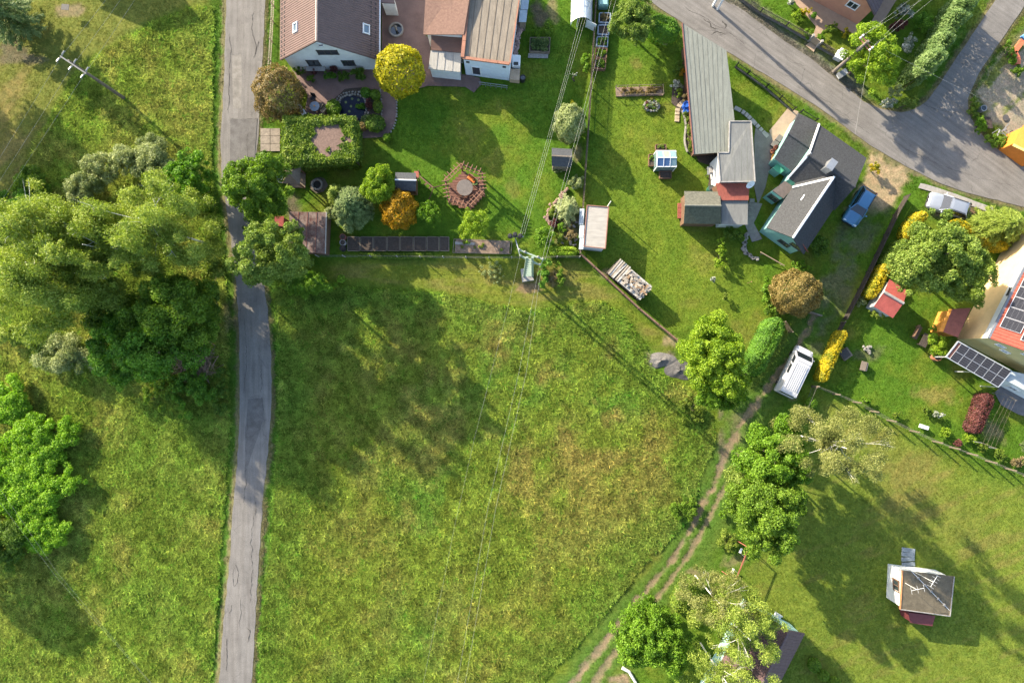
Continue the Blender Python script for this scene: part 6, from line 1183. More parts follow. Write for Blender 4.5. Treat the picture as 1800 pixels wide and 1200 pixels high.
e = empty('fountain_ring', ground_of(P(697,54)), 'round stone fountain ring with centre post in the courtyard', 'fountain'); b = e.location; MB().lathe(b, [(.72,-.02),(.74,.30),(.60,.32),(.58,.12)], 24).build('basin', CONC, e); MB().lathe(b, [(.57,.1),(.57,.14)], 20).build('water', glass('dark_water'), e); MB().lathe(b, [(.12,.1),(.09,.7),(.16,.8),(.05,.95)], 12).build('centre_post', STONE, e)
e = empty('driveway_slabs', ground_of(P(476,246)), 'stained concrete slabs of the short garage driveway', 'driveway')
for i in range(2):
    for j in range(3): x0, y0 = 458+i*17.5, 226+j*13.5; MB().prism([v for v in PL([(x0,y0),(x0+16.8,y0),(x0+16.5,y0+12.9),(x0,y0+12.9)])], -.1, .03+random.uniform(0,.012)).build('slab', mat('tan_concrete', (.215,.180,.140), .9, .25, 2), e)
EXCL.append([(456,225),(494,225),(493,267),(456,267)])
# hexagonal pergola
zp = 2.5; hx = PL([(810,288),(847,303),(850,335),(824,363),(787,349),(782,315)], zp); c = cen(hx); e = empty('hexagonal_pergola', ground_of(c), 'hexagonal brown timber pergola with rafter tails and plank floor', 'pergola'); PW = mat('pergola_wood', (.20,.100,.062), .75, .25, 3, .2)
for i in range(6):
    a, b = hx[i], hx[(i+1)%6]; d = (b-a).normalized(); nrm = Vector((d.y,-d.x,0)); nrm = nrm if nrm.dot((a+b)/2-c) > 0 else -nrm
    MB().box((a.x, a.y, zp/2), (.14,.14,zp)).build('post', PW, e); MB().bar(a, b, .10, .16).build('ring_beam', PW, e); MB().bar(a+nrm*-.3, b+nrm*-.3, .06, .12).build('inner_beam', PW, e)
    for k in range(5): p = a.lerp(b, (k+.5)/5)+Vector((0,0,.13)); MB().bar(p-nrm*.42, p+nrm*.34, .06, .12).build('rafter_tail', PW, e)
    if i in (1, 2, 3):
        s = MB(); dn = Vector((0,0,1))
        for k in range(9):
            for sg in (-1,1):
                u0 = k/9; p0 = a.lerp(b, u0); p1 = a.lerp(b, min(1, max(0, u0+sg*.34))); s.bar((p0.x,p0.y,.8), (p1.x,p1.y,2.2), .035, .015)
        o = s.build('lattice', PW, e); tag(o, kind='stuff')
fl = [p.lerp(c, .04) for p in hx]
ylo, yhi = min(p.y for p in fl), max(p.y for p in fl); nb = 14
for k in range(nb):
    y0 = ylo+(yhi-ylo)*k/nb+.02; y1 = ylo+(yhi-ylo)*(k+1)/nb-.01; ym = (y0+y1)/2; xs_ = []
    for i in range(6):
        a, b = fl[i], fl[(i+1)%6]
        if (a.y-ym)*(b.y-ym) < 0: t = (ym-a.y)/(b.y-a.y); xs_.append(a.x+(b.x-a.x)*t)
    if len(xs_) == 2: MB().box(((xs_[0]+xs_[1])/2, ym, .06), (abs(xs_[1]-xs_[0]), y1-y0, .1)).build('floor_plank', mat('deck_brown', (.135,.062,.042), .8, .25, 3), e)
EXCL.append([(808,290),(846,304),(849,335),(824,361),(788,348),(783,315)])
e = empty('round_garden_table', ground_of(P(817,329)), 'round grey table in the middle of the pergola', 'table'); b = ground_of(P(817,330,.75)); MB().lathe(b, [(.80,.72),(.82,.76),(.80,.78)], 28).build('top', mat('grey_table_top', (.13,.112,.10), .6, .15), e); MB().lathe(b, [(.35,.1),(.09,.15),(.09,.72)], 12).build('pedestal', STEEL, e)
e = empty('cushioned_bench', ground_of(P(829,315)), 'bench with orange cushion inside the pergola', 'bench'); b = ground_of(P(829,315,.5)); MB().box(b+Vector((0,0,.45)), (1.0,.42,.06), R(-38)).build('seat', PW, e); MB().box(b+Vector((0,0,.52)), (.9,.38,.08), R(-38)).build('cushion', mat('orange_cushion', (.50,.14,.03), .8), e, bevel=.03); MB().box(b+Vector((.15,.2,.72)), (1.0,.06,.5), R(-38)).build('backrest', PW, e)
for s in (-1,1): MB().box(b+Vector((s*.33,-s*.26,.24)), (.08,.38,.45), R(-38)).build('leg', PW, e)
chair('small green chair beside the pergola table', 835, 323, R(190), mat('green_chair', (.10,.16,.05), .6)); chair('brown chair at the south side of the pergola table', 812, 345, R(80), PW); chair('brown chair at the south-east side of the pergola table', 828, 343, R(120), PW)
# --- second garden details
e = empty('flower_row_bed', ground_of(P(1124,161)), 'long narrow flower bed with netting posts on the lawn', 'garden bed'); q = PL([(1082,154),(1164,152),(1165,168),(1083,170)])
MB().prism([p for p in q], -.1, .06).build('soil', mat('mulch', (.19,.135,.095)), e)
for i in range(4): MB().bar(q[i]+Vector((0,0,.5)), q[(i+1)%4]+Vector((0,0,.5)), .03, .03).build('rail', OLDW, e)
for f in (0,.25,.5,.75,1):
    for a, b in ((q[0],q[1]),(q[3],q[2])): p = a.lerp(b, f); MB().box((p.x,p.y,.3), (.05,.05,.6)).build('post', OLDW, e)
g = nextg(); cs = []; rs = []
for i in range(34): p = q[0].lerp(q[1], g.random()).lerp(q[3].lerp(q[2], g.random()), g.uniform(.2,.8)); cs.append(np.array([p.x,p.y,.18])); rs.append(g.uniform(.1,.22))
v_, q_, t_ = lobe_leaves(cs, rs, g, .06, 1.3); tag(npmesh('flowers', v_, q_, LM['rust'], {'t': ('FLOAT', t_)}, parent=e), kind='stuff')
e = empty('stone_flower_ring', ground_of(P(1145,187)), 'ring of pale stones with red and white flowers on the lawn', 'flower bed'); b = e.location; g = nextg()
for i in range(15): a = i*.42; MB().box(b+Vector((math.cos(a)*.75, math.sin(a)*.5, .1)), (.26,.22,.24), g.uniform(0,3)).build('stone', STONE, e, bevel=.05)
for k, n_, lm_ in (('flowers', 9, 'white'), ('foliage', 9, 'green'), ('red_flowers', 4, 'red')):
    v_, q_, t_ = lobe_leaves([np.array([b.x+g.normal(0.1,.35), b.y+g.normal(0,.22), .25]) for i in range(n_)], [.17]*n_, g, .06, 1.4); tag(npmesh(k, v_, q_, LM[lm_], {'t': ('FLOAT', t_)}, parent=e), kind='stuff')
e = empty('stone_border', ground_of(P(1210,225)), 'pale stone edging of the narrow border along the long shed', 'kerb'); g = nextg()
for i in range(34): f = i/33; MB().box(P(1200+9*f+3*math.sin(f*6), 196+70*f, .06), (.2,.2,.2), g.uniform(0,3)).build('stone', STONE, e, bevel=.04)
sheet('flower_bed', [(1198,150),(1204,150),(1220,270),(1210,270),(1200,200),(1180,180),(1182,150),(1190,140)], .006, SOILM, .12, 94)
h = empty('cold_frame_greenhouse', ground_of(P(1171,280)), 'small glazed greenhouse surrounded by boxed beds on the lawn', 'greenhouse'); zt = 1.7; q = PL([(1154,265),(1188,265),(1189,293),(1155,293)], zt); rd = [q[0].lerp(q[3],.5)+Vector((0,0,.35)), q[1].lerp(q[2],.5)+Vector((0,0,.35))]; GP = glass('greenhouse_glass', (.16,.24,.24), .12); GB_ = glass('greenhouse_glass_blue', (.05,.10,.20), .1)
for i in range(4):
    MB().box((q[i].x, q[i].y, zt/2), (.07,.07,zt)).build('corner_post', FRAME, h); MB().bar(q[i], q[(i+1)%4], .06, .06).build('eave_rail', FRAME, h)
    a, b = q[i], q[(i+1)%4]; MB().bar(Vector((a.x,a.y,zt/2)), Vector((b.x,b.y,zt/2)), .02, zt*.94).build('wall_pane', GP, h)
for a, b in ((q[0],q[1]),(q[3],q[2])):
    for k in range(3):
        f0, f1 = k/3+.01, (k+1)/3-.01; MB().slab([a.lerp(b,f0), a.lerp(b,f1), rd[0].lerp(rd[1],f1), rd[0].lerp(rd[1],f0)], .02).build('roof_pane', mat('tan_board', (.45,.33,.20), .8) if (a is q[0] and k == 1) else (GB_ if a is q[3] and k < 2 else GP), h); MB().bar(a.lerp(b,k/3)+Vector((0,0,.02)), rd[0].lerp(rd[1],k/3)+Vector((0,0,.02)), .045, .045).build('glazing_bar', FRAME, h)
MB().bar(rd[0], rd[1], .06, .06).build('ridge_bar', FRAME, h)
for pts, lb, vg in (([(1153,254),(1171,254),(1171,264),(1153,264)],'boxed bed north of the small greenhouse','appl'),([(1141,271),(1153,271),(1153,291),(1141,291)],'boxed bed west of the small greenhouse','green'),([(1160,301),(1180,301),(1180,313),(1160,313)],'boxed bed south of the small greenhouse',None)): raised_bed(lb, pts, .4, frame=BROWNW, veg=vg, n=6, hv=.16)
# woodpile
e = empty('woodpile', ground_of(P(1107,492)), 'long firewood stack topped with loose pale boards beside the diagonal fence', 'woodpile'); zq = 1.6; q = PL([(1087,456),(1147,506),(1126,527),(1067,478)], zq); du = (q[1]-q[0]); dv = (q[3]-q[0]); Lu, Lv = du.length, dv.length; du.normalize(); dv.normalize(); au = math.atan2(du.y, du.x); LOGM = [mat('split_wood_pale', (.30,.255,.195), .9, .25, 4), mat('split_wood_grey', (.19,.17,.145), .9, .3, 4), mat('split_wood_tan', (.25,.165,.095), .9, .3, 4), mat('weathered_white_board', (.36,.34,.30), .85, .25, 3)]
g = nextg(); s = MB()
for z in range(9):
    for k in range(int(Lu/.2)):
        p = q[0]+du*(k*.2+.1+g.uniform(-.02,.02))+dv*(Lv/2); s.bar(Vector((p.x,p.y,.1+z*.165))-dv*(Lv/2-.06+g.uniform(-.06,.06)), Vector((p.x,p.y,.1+z*.165))+dv*(Lv/2-.06+g.uniform(-.06,.06)), .17, .15)
tag(s.build('log_stack', mat('gap_shade_log', (.11,.09,.07), .9, .4, 5), e), kind='stuff')  # stack darkened so the shade in its gaps is part of the colour
for k in range(6): p = q[0]+du*(.15+k*.24); MB().bar(p+Vector((0,0,.1+g.uniform(0,.1)))-dv*.15, p+dv*(Lv+.1)+Vector((0,0,.1+g.uniform(0,.12)))+du*g.uniform(-.1,.1), .16, .08).build('board', LOGM[3 if k%2 else 0], e)
for f, n_ in ((.06,7),(.94,7)):
    for k in range(n_): p = q[0]+du*(1.5+(Lu-1.6)*k/n_)+dv*Lv*f; MB().bar(p+Vector((0,0,.12)), p+du*((Lu-1.6)/n_*.95)+Vector((0,0,.12)), .3, .06).build('board', LOGM[3], e)
for k in range(120):
    p = q[0]+du*g.uniform(1.5, Lu-.15)+dv*g.uniform(.2, Lv-.2); a = au+g.choice([0, 1.57])+g.normal(0,.35); d = Vector((math.cos(a), math.sin(a), g.normal(0,.12)))*g.uniform(.12,.38); z = Vector((0,0,.05+g.uniform(0,.28))); MB().bar(p-d+z, p+d+z, g.uniform(.09,.24), g.uniform(.05,.12)).build('log', LOGM[int(g.integers(0,4))], e)
def heap(label, px, py, r, h, m_, name='gravel_heap', cat='heap', seed=1):
    e = empty(name, ground_of(P(px,py)), label, cat); b = e.location; g = np.random.default_rng(seed); n_ = 40; rr = np.linspace(0,1,n_//2); V = []; Fq = []; na = 40
    for i, t in enumerate(rr):
        for j in range(na):
            a = 2*math.pi*j/na; w = 1+.14*math.sin(2*a+seed)+.1*math.sin(3*a+seed*2); x = b.x+MP(r[0])*t*w*math.cos(a); y = b.y+MP(r[1])*t*w*math.sin(a); z = h*(1-t)**1.0*(1+.25*math.sin(3*a+seed)) + .22*(float(fbm(np.array([x]),np.array([y]),.35,seed)[0])-.5)*(1-t*.6)-.05*t; V.append((x,y,z))
    Fq = [(i*na+j, (i+1)*na+j, (i+1)*na+(j+1)%na, i*na+(j+1)%na) for i in range(len(rr)-1) for j in range(na)]
    MB().add(V, Fq).build('mound', m_, e, smooth=True); return e
heap('pale grey gravel heap at the meadow corner', 1161, 633, (24,15), .26, mat('grey_gravel', (.135,.125,.115), .95, .3, 9, .8, fine=24), seed=1); heap('dark grey gravel heap beside the lime tree', 1194, 650, (22,19), .30, mat('dark_gravel', (.085,.080,.076), .95, .3, 9, .8, fine=24), seed=2)
e = empty('brush_heap', ground_of(P(345,638)), 'heap of dry brown cut branches in the thicket by the lane', 'brush'); b = e.location; g = nextg(); s = MB()
for i in range(260): a = b+Vector((g.normal(0,.95), g.normal(0,.75), abs(g.normal(.35,.25)))); d = Vector((g.normal(0,.5), g.normal(0,.5), g.normal(0,.12))); s.tube([a-d, a+Vector((0,0,.05)), a+d], [.03,.025,.01], 4)
tag(s.build('branches', mat('dry_branch', (.20,.135,.095), .9), e), kind='stuff')
# swing frame by the birches
e = empty('garden_swing', ground_of(P(1304,990)), 'rusty red swing frame with two white seats by the dirt track', 'swing'); RST = mat('rust_red_paint', (.25,.085,.055), .7, .25); a, b = P(1316,962,2.0), P(1293,1020,2.0)
MB().bar(a, b, .09, .09).build('top_beam', RST, e); dd = (b-a).normalized(); sd = Vector((dd.y,-dd.x,0))
for p in (a, b):
    for s in (-1,1): MB().bar(p, Vector((p.x,p.y,-.1))+sd*s*.75, .07, .07).build('leg', RST, e)
for f in (.22, .85):
    p = a.lerp(b, f); MB().box((p.x,p.y,.5), (.5,.22,.05), math.atan2(dd.y,dd.x)).build('seat', FRAME, e)
    for s in (-1,1): MB().bar(p+dd*s*.22, Vector((p.x,p.y,.5))+dd*s*.22, .02, .02).build('chain', STEEL, e)
e = empty('fallen_birch_log', ground_of(P(1105,1185)), 'pale birch log lying at the end of the track', 'log'); MB().tube([P(1094,1173,.15), P(1106,1180,.15), P(1118,1200,.15)], [.17,.15,.13], 9).build('stem', BIRCHB, e)

# ------------------------------------------------------------------ fences
def fence(label, pts, h, step, postm, style='picket', pm=None, name='fence', pw=.08, gap=.13, wid=.09, plinth=None, cat='fence'):
    pl = PL(pts); e = empty(name, ground_of(pl[len(pl)//2]), label, cat); pm = pm or postm; nodes_ = []
    for i in range(len(pl)-1):
        k = max(1, round((pl[i+1]-pl[i]).length/step)); nodes_ += [pl[i].lerp(pl[i+1], j/k) for j in range(k)]
    nodes_.append(pl[-1]); base = None
    for p in nodes_:
        if base is None: base = MB().box((0,0,h/2), (pw,pw,h+.2)).build('post', postm, e, local=True); o = base
        else: o = base.copy(); col.objects.link(o)
        o.location = (p.x-e.location.x, p.y-e.location.y, 0)
    for a, b in zip(nodes_[:-1], nodes_[1:]):
        d = (b-a); L = d.length; d = d.normalized(); U = Vector((0,0,1))
        if style == 'boards':
            nb = max(2, int(h/.3))
            for k in range(nb): z = .1+(h-.1)*(k+.5)/nb; MB().bar(a+U*z, b+U*z, .035, (h-.1)/nb*.9).build('board', pm, e)
            MB().bar(a+U*(h+.03), b+U*(h+.03), .14 if pm is not DKW else .06, .05).build('cap_rail', pm, e)
            continue
        zs = (.25*h, .85*h) if style == 'picket' else (.12, h-.03)
        for z in zs: MB().bar(a+U*z, b+U*z, .04 if style == 'picket' else .018, .05 if style == 'picket' else .018).build('rail', pm, e)
        s = MB(); n_ = int(L/(gap if style == 'picket' else .4))
        for k in range(n_): p = a+d*(k+.5)*L/n_; s.bar(p+U*.06, p+U*(h+(.05 if style == 'picket' else -.03)), wid if style == 'picket' else .008, .02 if style == 'picket' else .008, (d.x,d.y,0))
        if style == 'mesh':
            for k in range(1, 4): s.bar(a+U*h*k/4, b+U*h*k/4, .006, .006)
        tag(s.build('pickets' if style == 'picket' else 'wire_mesh', pm, e), kind='stuff')
        if plinth: MB().bar(a+U*.06, b+U*.06, .13, .24).build('plinth', plinth, e)
    return e
DKW = mat('dark_fence_wood', (.040,.032,.026), .85, .3, 3); WIRE = mat('fence_wire', (.13,.12,.10), .7, .1, 3, 0); IRON = mat('black_iron', (.015,.015,.016), .5, .1)
fence('weathered plank fence between the two gardens', [(1047,-14),(1043,60),(1035,200),(1026,330),(1018.5,447)], 1.25, 2.4, OLDW, 'picket', OLDW, 'plank_fence', gap=.16, wid=.11)
fence('pale wire fence along the south edge of the first garden', [(560,451),(700,452.5),(860,454),(1018,453)], 1.1, 2.3, CONC, 'mesh', WIRE, 'wire_fence')
fence('brown board fence running diagonally past the woodpile', [(1020,449),(1066,492),(1121,543),(1187,598)], .95, 2.2, BROWNW, 'boards', mat('fence_brown', (.155,.090,.062), .8, .3, 3), 'board_fence')
fence('grey picket fence on a plinth along the street before the salmon house', [(1290,-8),(1335,24),(1380,48),(1421,72)], 1.1, 2.2, OLDW, 'picket', OLDW, 'picket_fence', plinth=mat('old_plinth', (.15,.135,.115), .9, .3, 2)); fence('grey picket fence from the gate to the meter cabinet', [(1437,83),(1474,104)], 1.1, 2.0, OLDW, 'picket', OLDW, 'picket_fence', plinth=mat('old_plinth', (.15,.135,.115)))
fence('black iron fence beside the street along the long shed', [(1292,118),(1312,132),(1345,155),(1392,196)], 1.1, 2.0, IRON, 'picket', IRON, 'iron_fence', gap=.16, wid=.03, plinth=mat('old_plinth', (.15,.135,.115))); fence('black iron fence at the corner of the teal house', [(1405,199),(1431,215)], 1.0, 1.6, IRON, 'picket', IRON, 'iron_fence', gap=.16, wid=.03)
fence('dark timber fence along the shaded car drive', [(1589,346),(1570,378),(1537,448),(1508,508),(1480,562)], 1.1, 2.4, DKW, 'boards', DKW, 'dark_fence'); fence('dark timber fence continuing beside the golden hedge and van', [(1478,566),(1456,610),(1438,648)], 1.0, 2.2, OLDW, 'boards', DKW, 'dark_fence')
fence('wire mesh fence with tall posts between the lower lawns', [(1428,678),(1500,706),(1560,738),(1640,775),(1700,796),(1800,836),(1860,860)], 1.5, 2.0, OLDW, 'mesh', WIRE, 'mesh_fence', pw=.12)
fence('short wire fence at the van parking place', [(1427,680),(1412,716)], 1.2, 1.8, OLDW, 'mesh', WIRE, 'mesh_fence')
fence('low pale picket fence along the lane beside the white house', [(483,-14),(481,40),(477,110),(474,140)], .9, 2.0, OLDW, 'picket', mat('pale_picket', (.42,.36,.28), .8), 'picket_fence', gap=.2, wid=.07)
fence('timber gate rails between the bronze ball bush and the track', [(1412,548),(1436,556)], 1.1, 1.6, OLDW, 'boards', OLDW, 'gate_fence'); fence('low timber barrier beside the hedge block', [(1374,566),(1386,584)], 1.1, 1.2, OLDW, 'picket', OLDW, 'gate_fence')
e = empty('retaining_edge', ground_of(P(975,350)), 'curved brown stone edging wall of the rockery', 'wall'); g = nextg()
for i in range(30): f = i/29; x = 998-36*math.sin(f*1.9)+3*g.normal(); y = 332+66*f; MB().box(P(x if f < .8 else x+6*(f-.8)*5, y, .15), (.3,.24,.3), g.uniform(0,3)).build('stone', mat('brown_stone', (.24,.155,.12), .9, .3, 3), e, bevel=.05)
e = empty('rockery_stones', ground_of(P(992,405)), 'scattered pale stones in the rockery', 'stones')
for i in range(26): MB().box(P(g.uniform(966,1014), g.uniform(385,432), .08), (.25*g.uniform(.6,1.6),.22*g.uniform(.6,1.4),.2), g.uniform(0,3)).build('stone', STONE, e, bevel=.05)

# ------------------------------------------------------------------ poles and wires
WOODP = mat('pole_wood', (.16,.135,.115), .9, .3, 3); INS = mat('insulator_porcelain', (.22,.22,.21), .3, .1, 3, 0, spec=.6); CABLE = mat('cable_grey', (.30,.30,.28), .5, .05, 3, 0)
e = empty('lattice_power_pole', ground_of(P(928,486)), 'pale green ladder-like transformer mast on a concrete footing', 'power pole'); PG = mat('pale_green_paint', (.24,.30,.23), .6, .15, 3); HT = 13.0
fa, fb = P(921,487), P(936,486); MB().prism(PL([(915,474),(934,470),(938,493),(918,496)]), -.2, .45).build('footing', CONC, e); ta, tb = P(926.5,452,HT), P(936,452,HT); ta.z = tb.z = HT; tb.y = ta.y
for a, b in ((fa,ta),(fb,tb)): MB().bar(a, b, .13, .20).build('mast_leg', PG, e)
for k in range(9): f = (k+.7)/9.6; MB().bar(fa.lerp(ta,f), fb.lerp(tb,f), .16, .06).build('rung', PG, e)
tp = ta.lerp(tb,.5); A1 = P(912,439,HT-.3); B1 = P(955,456,HT-.3); A2 = P(914,449,HT-1.6); B2 = P(950,466,HT-1.6); A1.z = B1.z = HT-.3; A2.z = B2.z = HT-1.6
for a, b in ((A1,B1),(A2,B2)): MB().bar(a, b, .12, .12).build('cross_arm', PG, e)
for a, b in ((A1,A2),(B1,B2),(A2,tp-Vector((0,0,3))),(B2,tp-Vector((0,0,3)))): MB().bar(a, b, .06, .06).build('brace', PG, e)
for f, (a, b) in ((.02,(A1,B1)),(.25,(A1,B1)),(.78,(A1,B1)),(.98,(A1,B1)),(.03,(A2,B2)),(.97,(A2,B2))): p = a.lerp(b,f); MB().lathe(p, [(.05,.05),(.10,.12),(.05,.17),(.10,.22),(.05,.27),(.09,.33),(.03,.4)], 10).build('insulator', INS, e)
sw = P(905,416,HT-2); swb = [sw+Vector((i*.42-.4, .12*(i%2), 0)) for i in range(3)]
MB().bar(A2, sw, .08, .08).build('switch_arm', STEEL, e); MB().bar(swb[0], swb[2]+Vector((.3,0,0)), .1, .1).build('switch_beam', STEEL, e)
for p in swb: MB().lathe(p, [(.12,-.1),(.2,0),(.2,.5),(.12,.6)], 10).build('switch_drum', BLACKM, e)
def wire(label, pts, name='power_wire', r=.006, sag=.0, group='overhead power wires'):
    q = [P(a,b,z) for a,b,z in pts]; o = []
    for i in range(len(q)-1):
        for k in range(8): t = k/8; p = q[i].lerp(q[i+1], t); p.z -= sag*4*t*(1-t); o.append(p)
    o.append(q[-1]); c = MB().tube(o, r, 4).build(name, CABLE); tag(c, label, 'wire', group)
for i in range(3): wire('power wire from the mast north over the first garden', [(1033+i*6,-20,10.5),(990+i*3,145,9.6),(914+i*4,412,HT-1.4)])
for i in range(2): wire('power wire from the mast north over the plank fence', [(1080+i*8,-20,10.5),(1024+i*5,200,9.6),(952+i*6,458,HT-.1)])
for i in range(2): wire('power wire from the mast south across the meadow', [(948+i*4,468,HT-1.3),(912+i*13,655,10.6),(858+i*14,890,10.0),(800+i*14,1220,10.0)], r=.0055)
wire('single power wire west of the pair across the meadow', [(914,450,HT-1.3),(888,560,11),(834,770,10.4),(800,920,10),(740,1220,10)], r=.004)
e = empty('wooden_power_pole', ground_of(P(217,172)), 'wooden power pole with steel crossarm on the west meadow', 'power pole'); b = P(217,172); hp = 8.8; t = Vector((b.x,b.y,hp)); MB().tube([b-Vector((0,0,.2)), t], [.17,.11], 10).build('pole', WOODP, e)
ca, cb = P(106,99,hp-.05), P(152,130,hp-.05); MB().bar(ca, cb, .12, .12).build('cross_arm', mat('weathered_steel', (.14,.14,.135), .7), e); wp = []
for f in (.04,.5,.96):
    p = ca.lerp(cb,f); dd = (cb-ca).normalized(); sd = Vector((-dd.y,dd.x,0))
    for s in (-1,1): MB().tube([p+sd*s*.1, p+sd*s*.25+Vector((0,0,.1)), p+sd*s*.55+Vector((0,0,.12)), p+sd*s*.6+Vector((0,0,-.05))], [.04,.07,.07,.04], 7).build('insulator', INS, e)
    wp.append((p+sd*.6, p-sd*.6))
def wire3(label, q, r=.006, sag=.3, name='power_wire', group='overhead power wires'):
    o = []
    for i in range(len(q)-1):
        for k in range(8): t_ = k/8; p = q[i].lerp(q[i+1], t_); p.z -= sag*4*t_*(1-t_); o.append(p)
    o.append(q[-1]); tag(MB().tube(o, r, 4).build(name, CABLE), label, 'wire', group)
for i in range(3):
    up, dn = sorted(wp[i], key=lambda v: -v.y); wire3('power wire leaving the wooden meadow pole north-eastwards over the lawn', [up, P(205+i*24,-25,8.6)], sag=.05, r=.007); wire3('power wire leaving the wooden meadow pole south-westwards', [dn, P(-30,325+i*38,8.6)], sag=.05, r=.007)
for i in range(2): wire('faint wire over the bright thicket bushes', [(-30,815+i*28,9),(100,1005+i*10,9),(300,1240,9)], r=.004)
e = empty('street_power_pole', ground_of(P(1466,126)), 'wooden street power pole with white insulators beside the junction tree', 'power pole'); b = P(1466,126); hp = 6.8; MB().tube([b-Vector((0,0,.2)), Vector((b.x,b.y,hp))], [.19,.12], 10).build('pole', WOODP, e)
dd = Vector((.6,-.8,0)).normalized(); t = Vector((b.x,b.y,hp-.4)); tops = []
for z in (0, .45):
    MB().bar(t-dd*.8+Vector((0,0,z-.3)), t+dd*.8+Vector((0,0,z-.3)), .09, .09).build('cross_arm', mat('rusty_steel', (.24,.12,.07), .7), e)
    for s in (-.7,.7): p = t+dd*s+Vector((0,0,z-.25)); MB().lathe(p, [(.04,0),(.09,.06),(.05,.12),(.09,.18),(.03,.24)], 9).build('insulator', FRAME, e); tops.append(p+Vector((0,0,.2)))
MB().box(t+Vector((.1,.1,-1.4)), (.3,.3,.5)).build('fuse_box', STEEL, e)
for i, p in enumerate(tops): wire3('street wire from the junction pole to the north-east', [p, P(1625+i*9,-20+i*3,6.8)], sag=.15)
wire3('single street wire crossing the side road', [tops[0], P(1710,166,6.0), P(1860,232,6)], sag=.1); wire3('service wire from the junction pole to the slate roof', [tops[1], P(1503,236,5.2)], sag=.1, r=.006)
e = empty('concrete_street_pole', ground_of(P(1256,14)), 'pale twin-leg concrete pole at the street edge', 'power pole')
for s in (-1,1): b = P(1257+s*4,14+s*3); MB().bar(b-Vector((0,0,.2)), Vector((b.x*.995,b.y,8.0)), .18, .18).build('leg', FRAME, e)
b = P(1257,14); MB().box((b.x,b.y,7.9), (.9,.2,.2)).build('head', FRAME, e)
e = empty('marker_rod', ground_of(P(1313,498)), 'thin rusty rod standing in the second garden lawn', 'rod'); b = e.location; MB().tube([b, b+Vector((.02,.02,1.3))], .02, 5).build('rod', BROWNW, e); MB().lathe(b+Vector((.02,.02,1.3)), [(.01,0),(.05,.03),(.01,.08)], 8).build('cap', ORANGE, e)
e = empty('white_drain_pipe', ground_of(P(1350,455)), 'long pale pole leaning over the flower bed below the teal gable', 'pole'); MB().tube([P(1337,443,.8), P(1379,467,.3)], .05, 6).build('pipe', mat('pale_wood', (.40,.29,.19)), e)
for f in (.1,.9): p = P(1337,443,.8).lerp(P(1379,467,.3), f); MB().box((p.x,p.y,p.z/2-.03), (.06,.06,p.z)).build('support', OLDW, e)
e = empty('road_crack_cover', ground_of(P(1612,293)), 'small round manhole cover in the street', 'manhole'); MB().lathe(P(1690,250,.0), [(.32,.0),(.32,.016)], 18).build('cover', mat('cast_iron', (.07,.065,.06), .7), e); e.location = P(1690,250)
bpy.data.objects['cover'].matrix_parent_inverse = wmat(e).inverted()

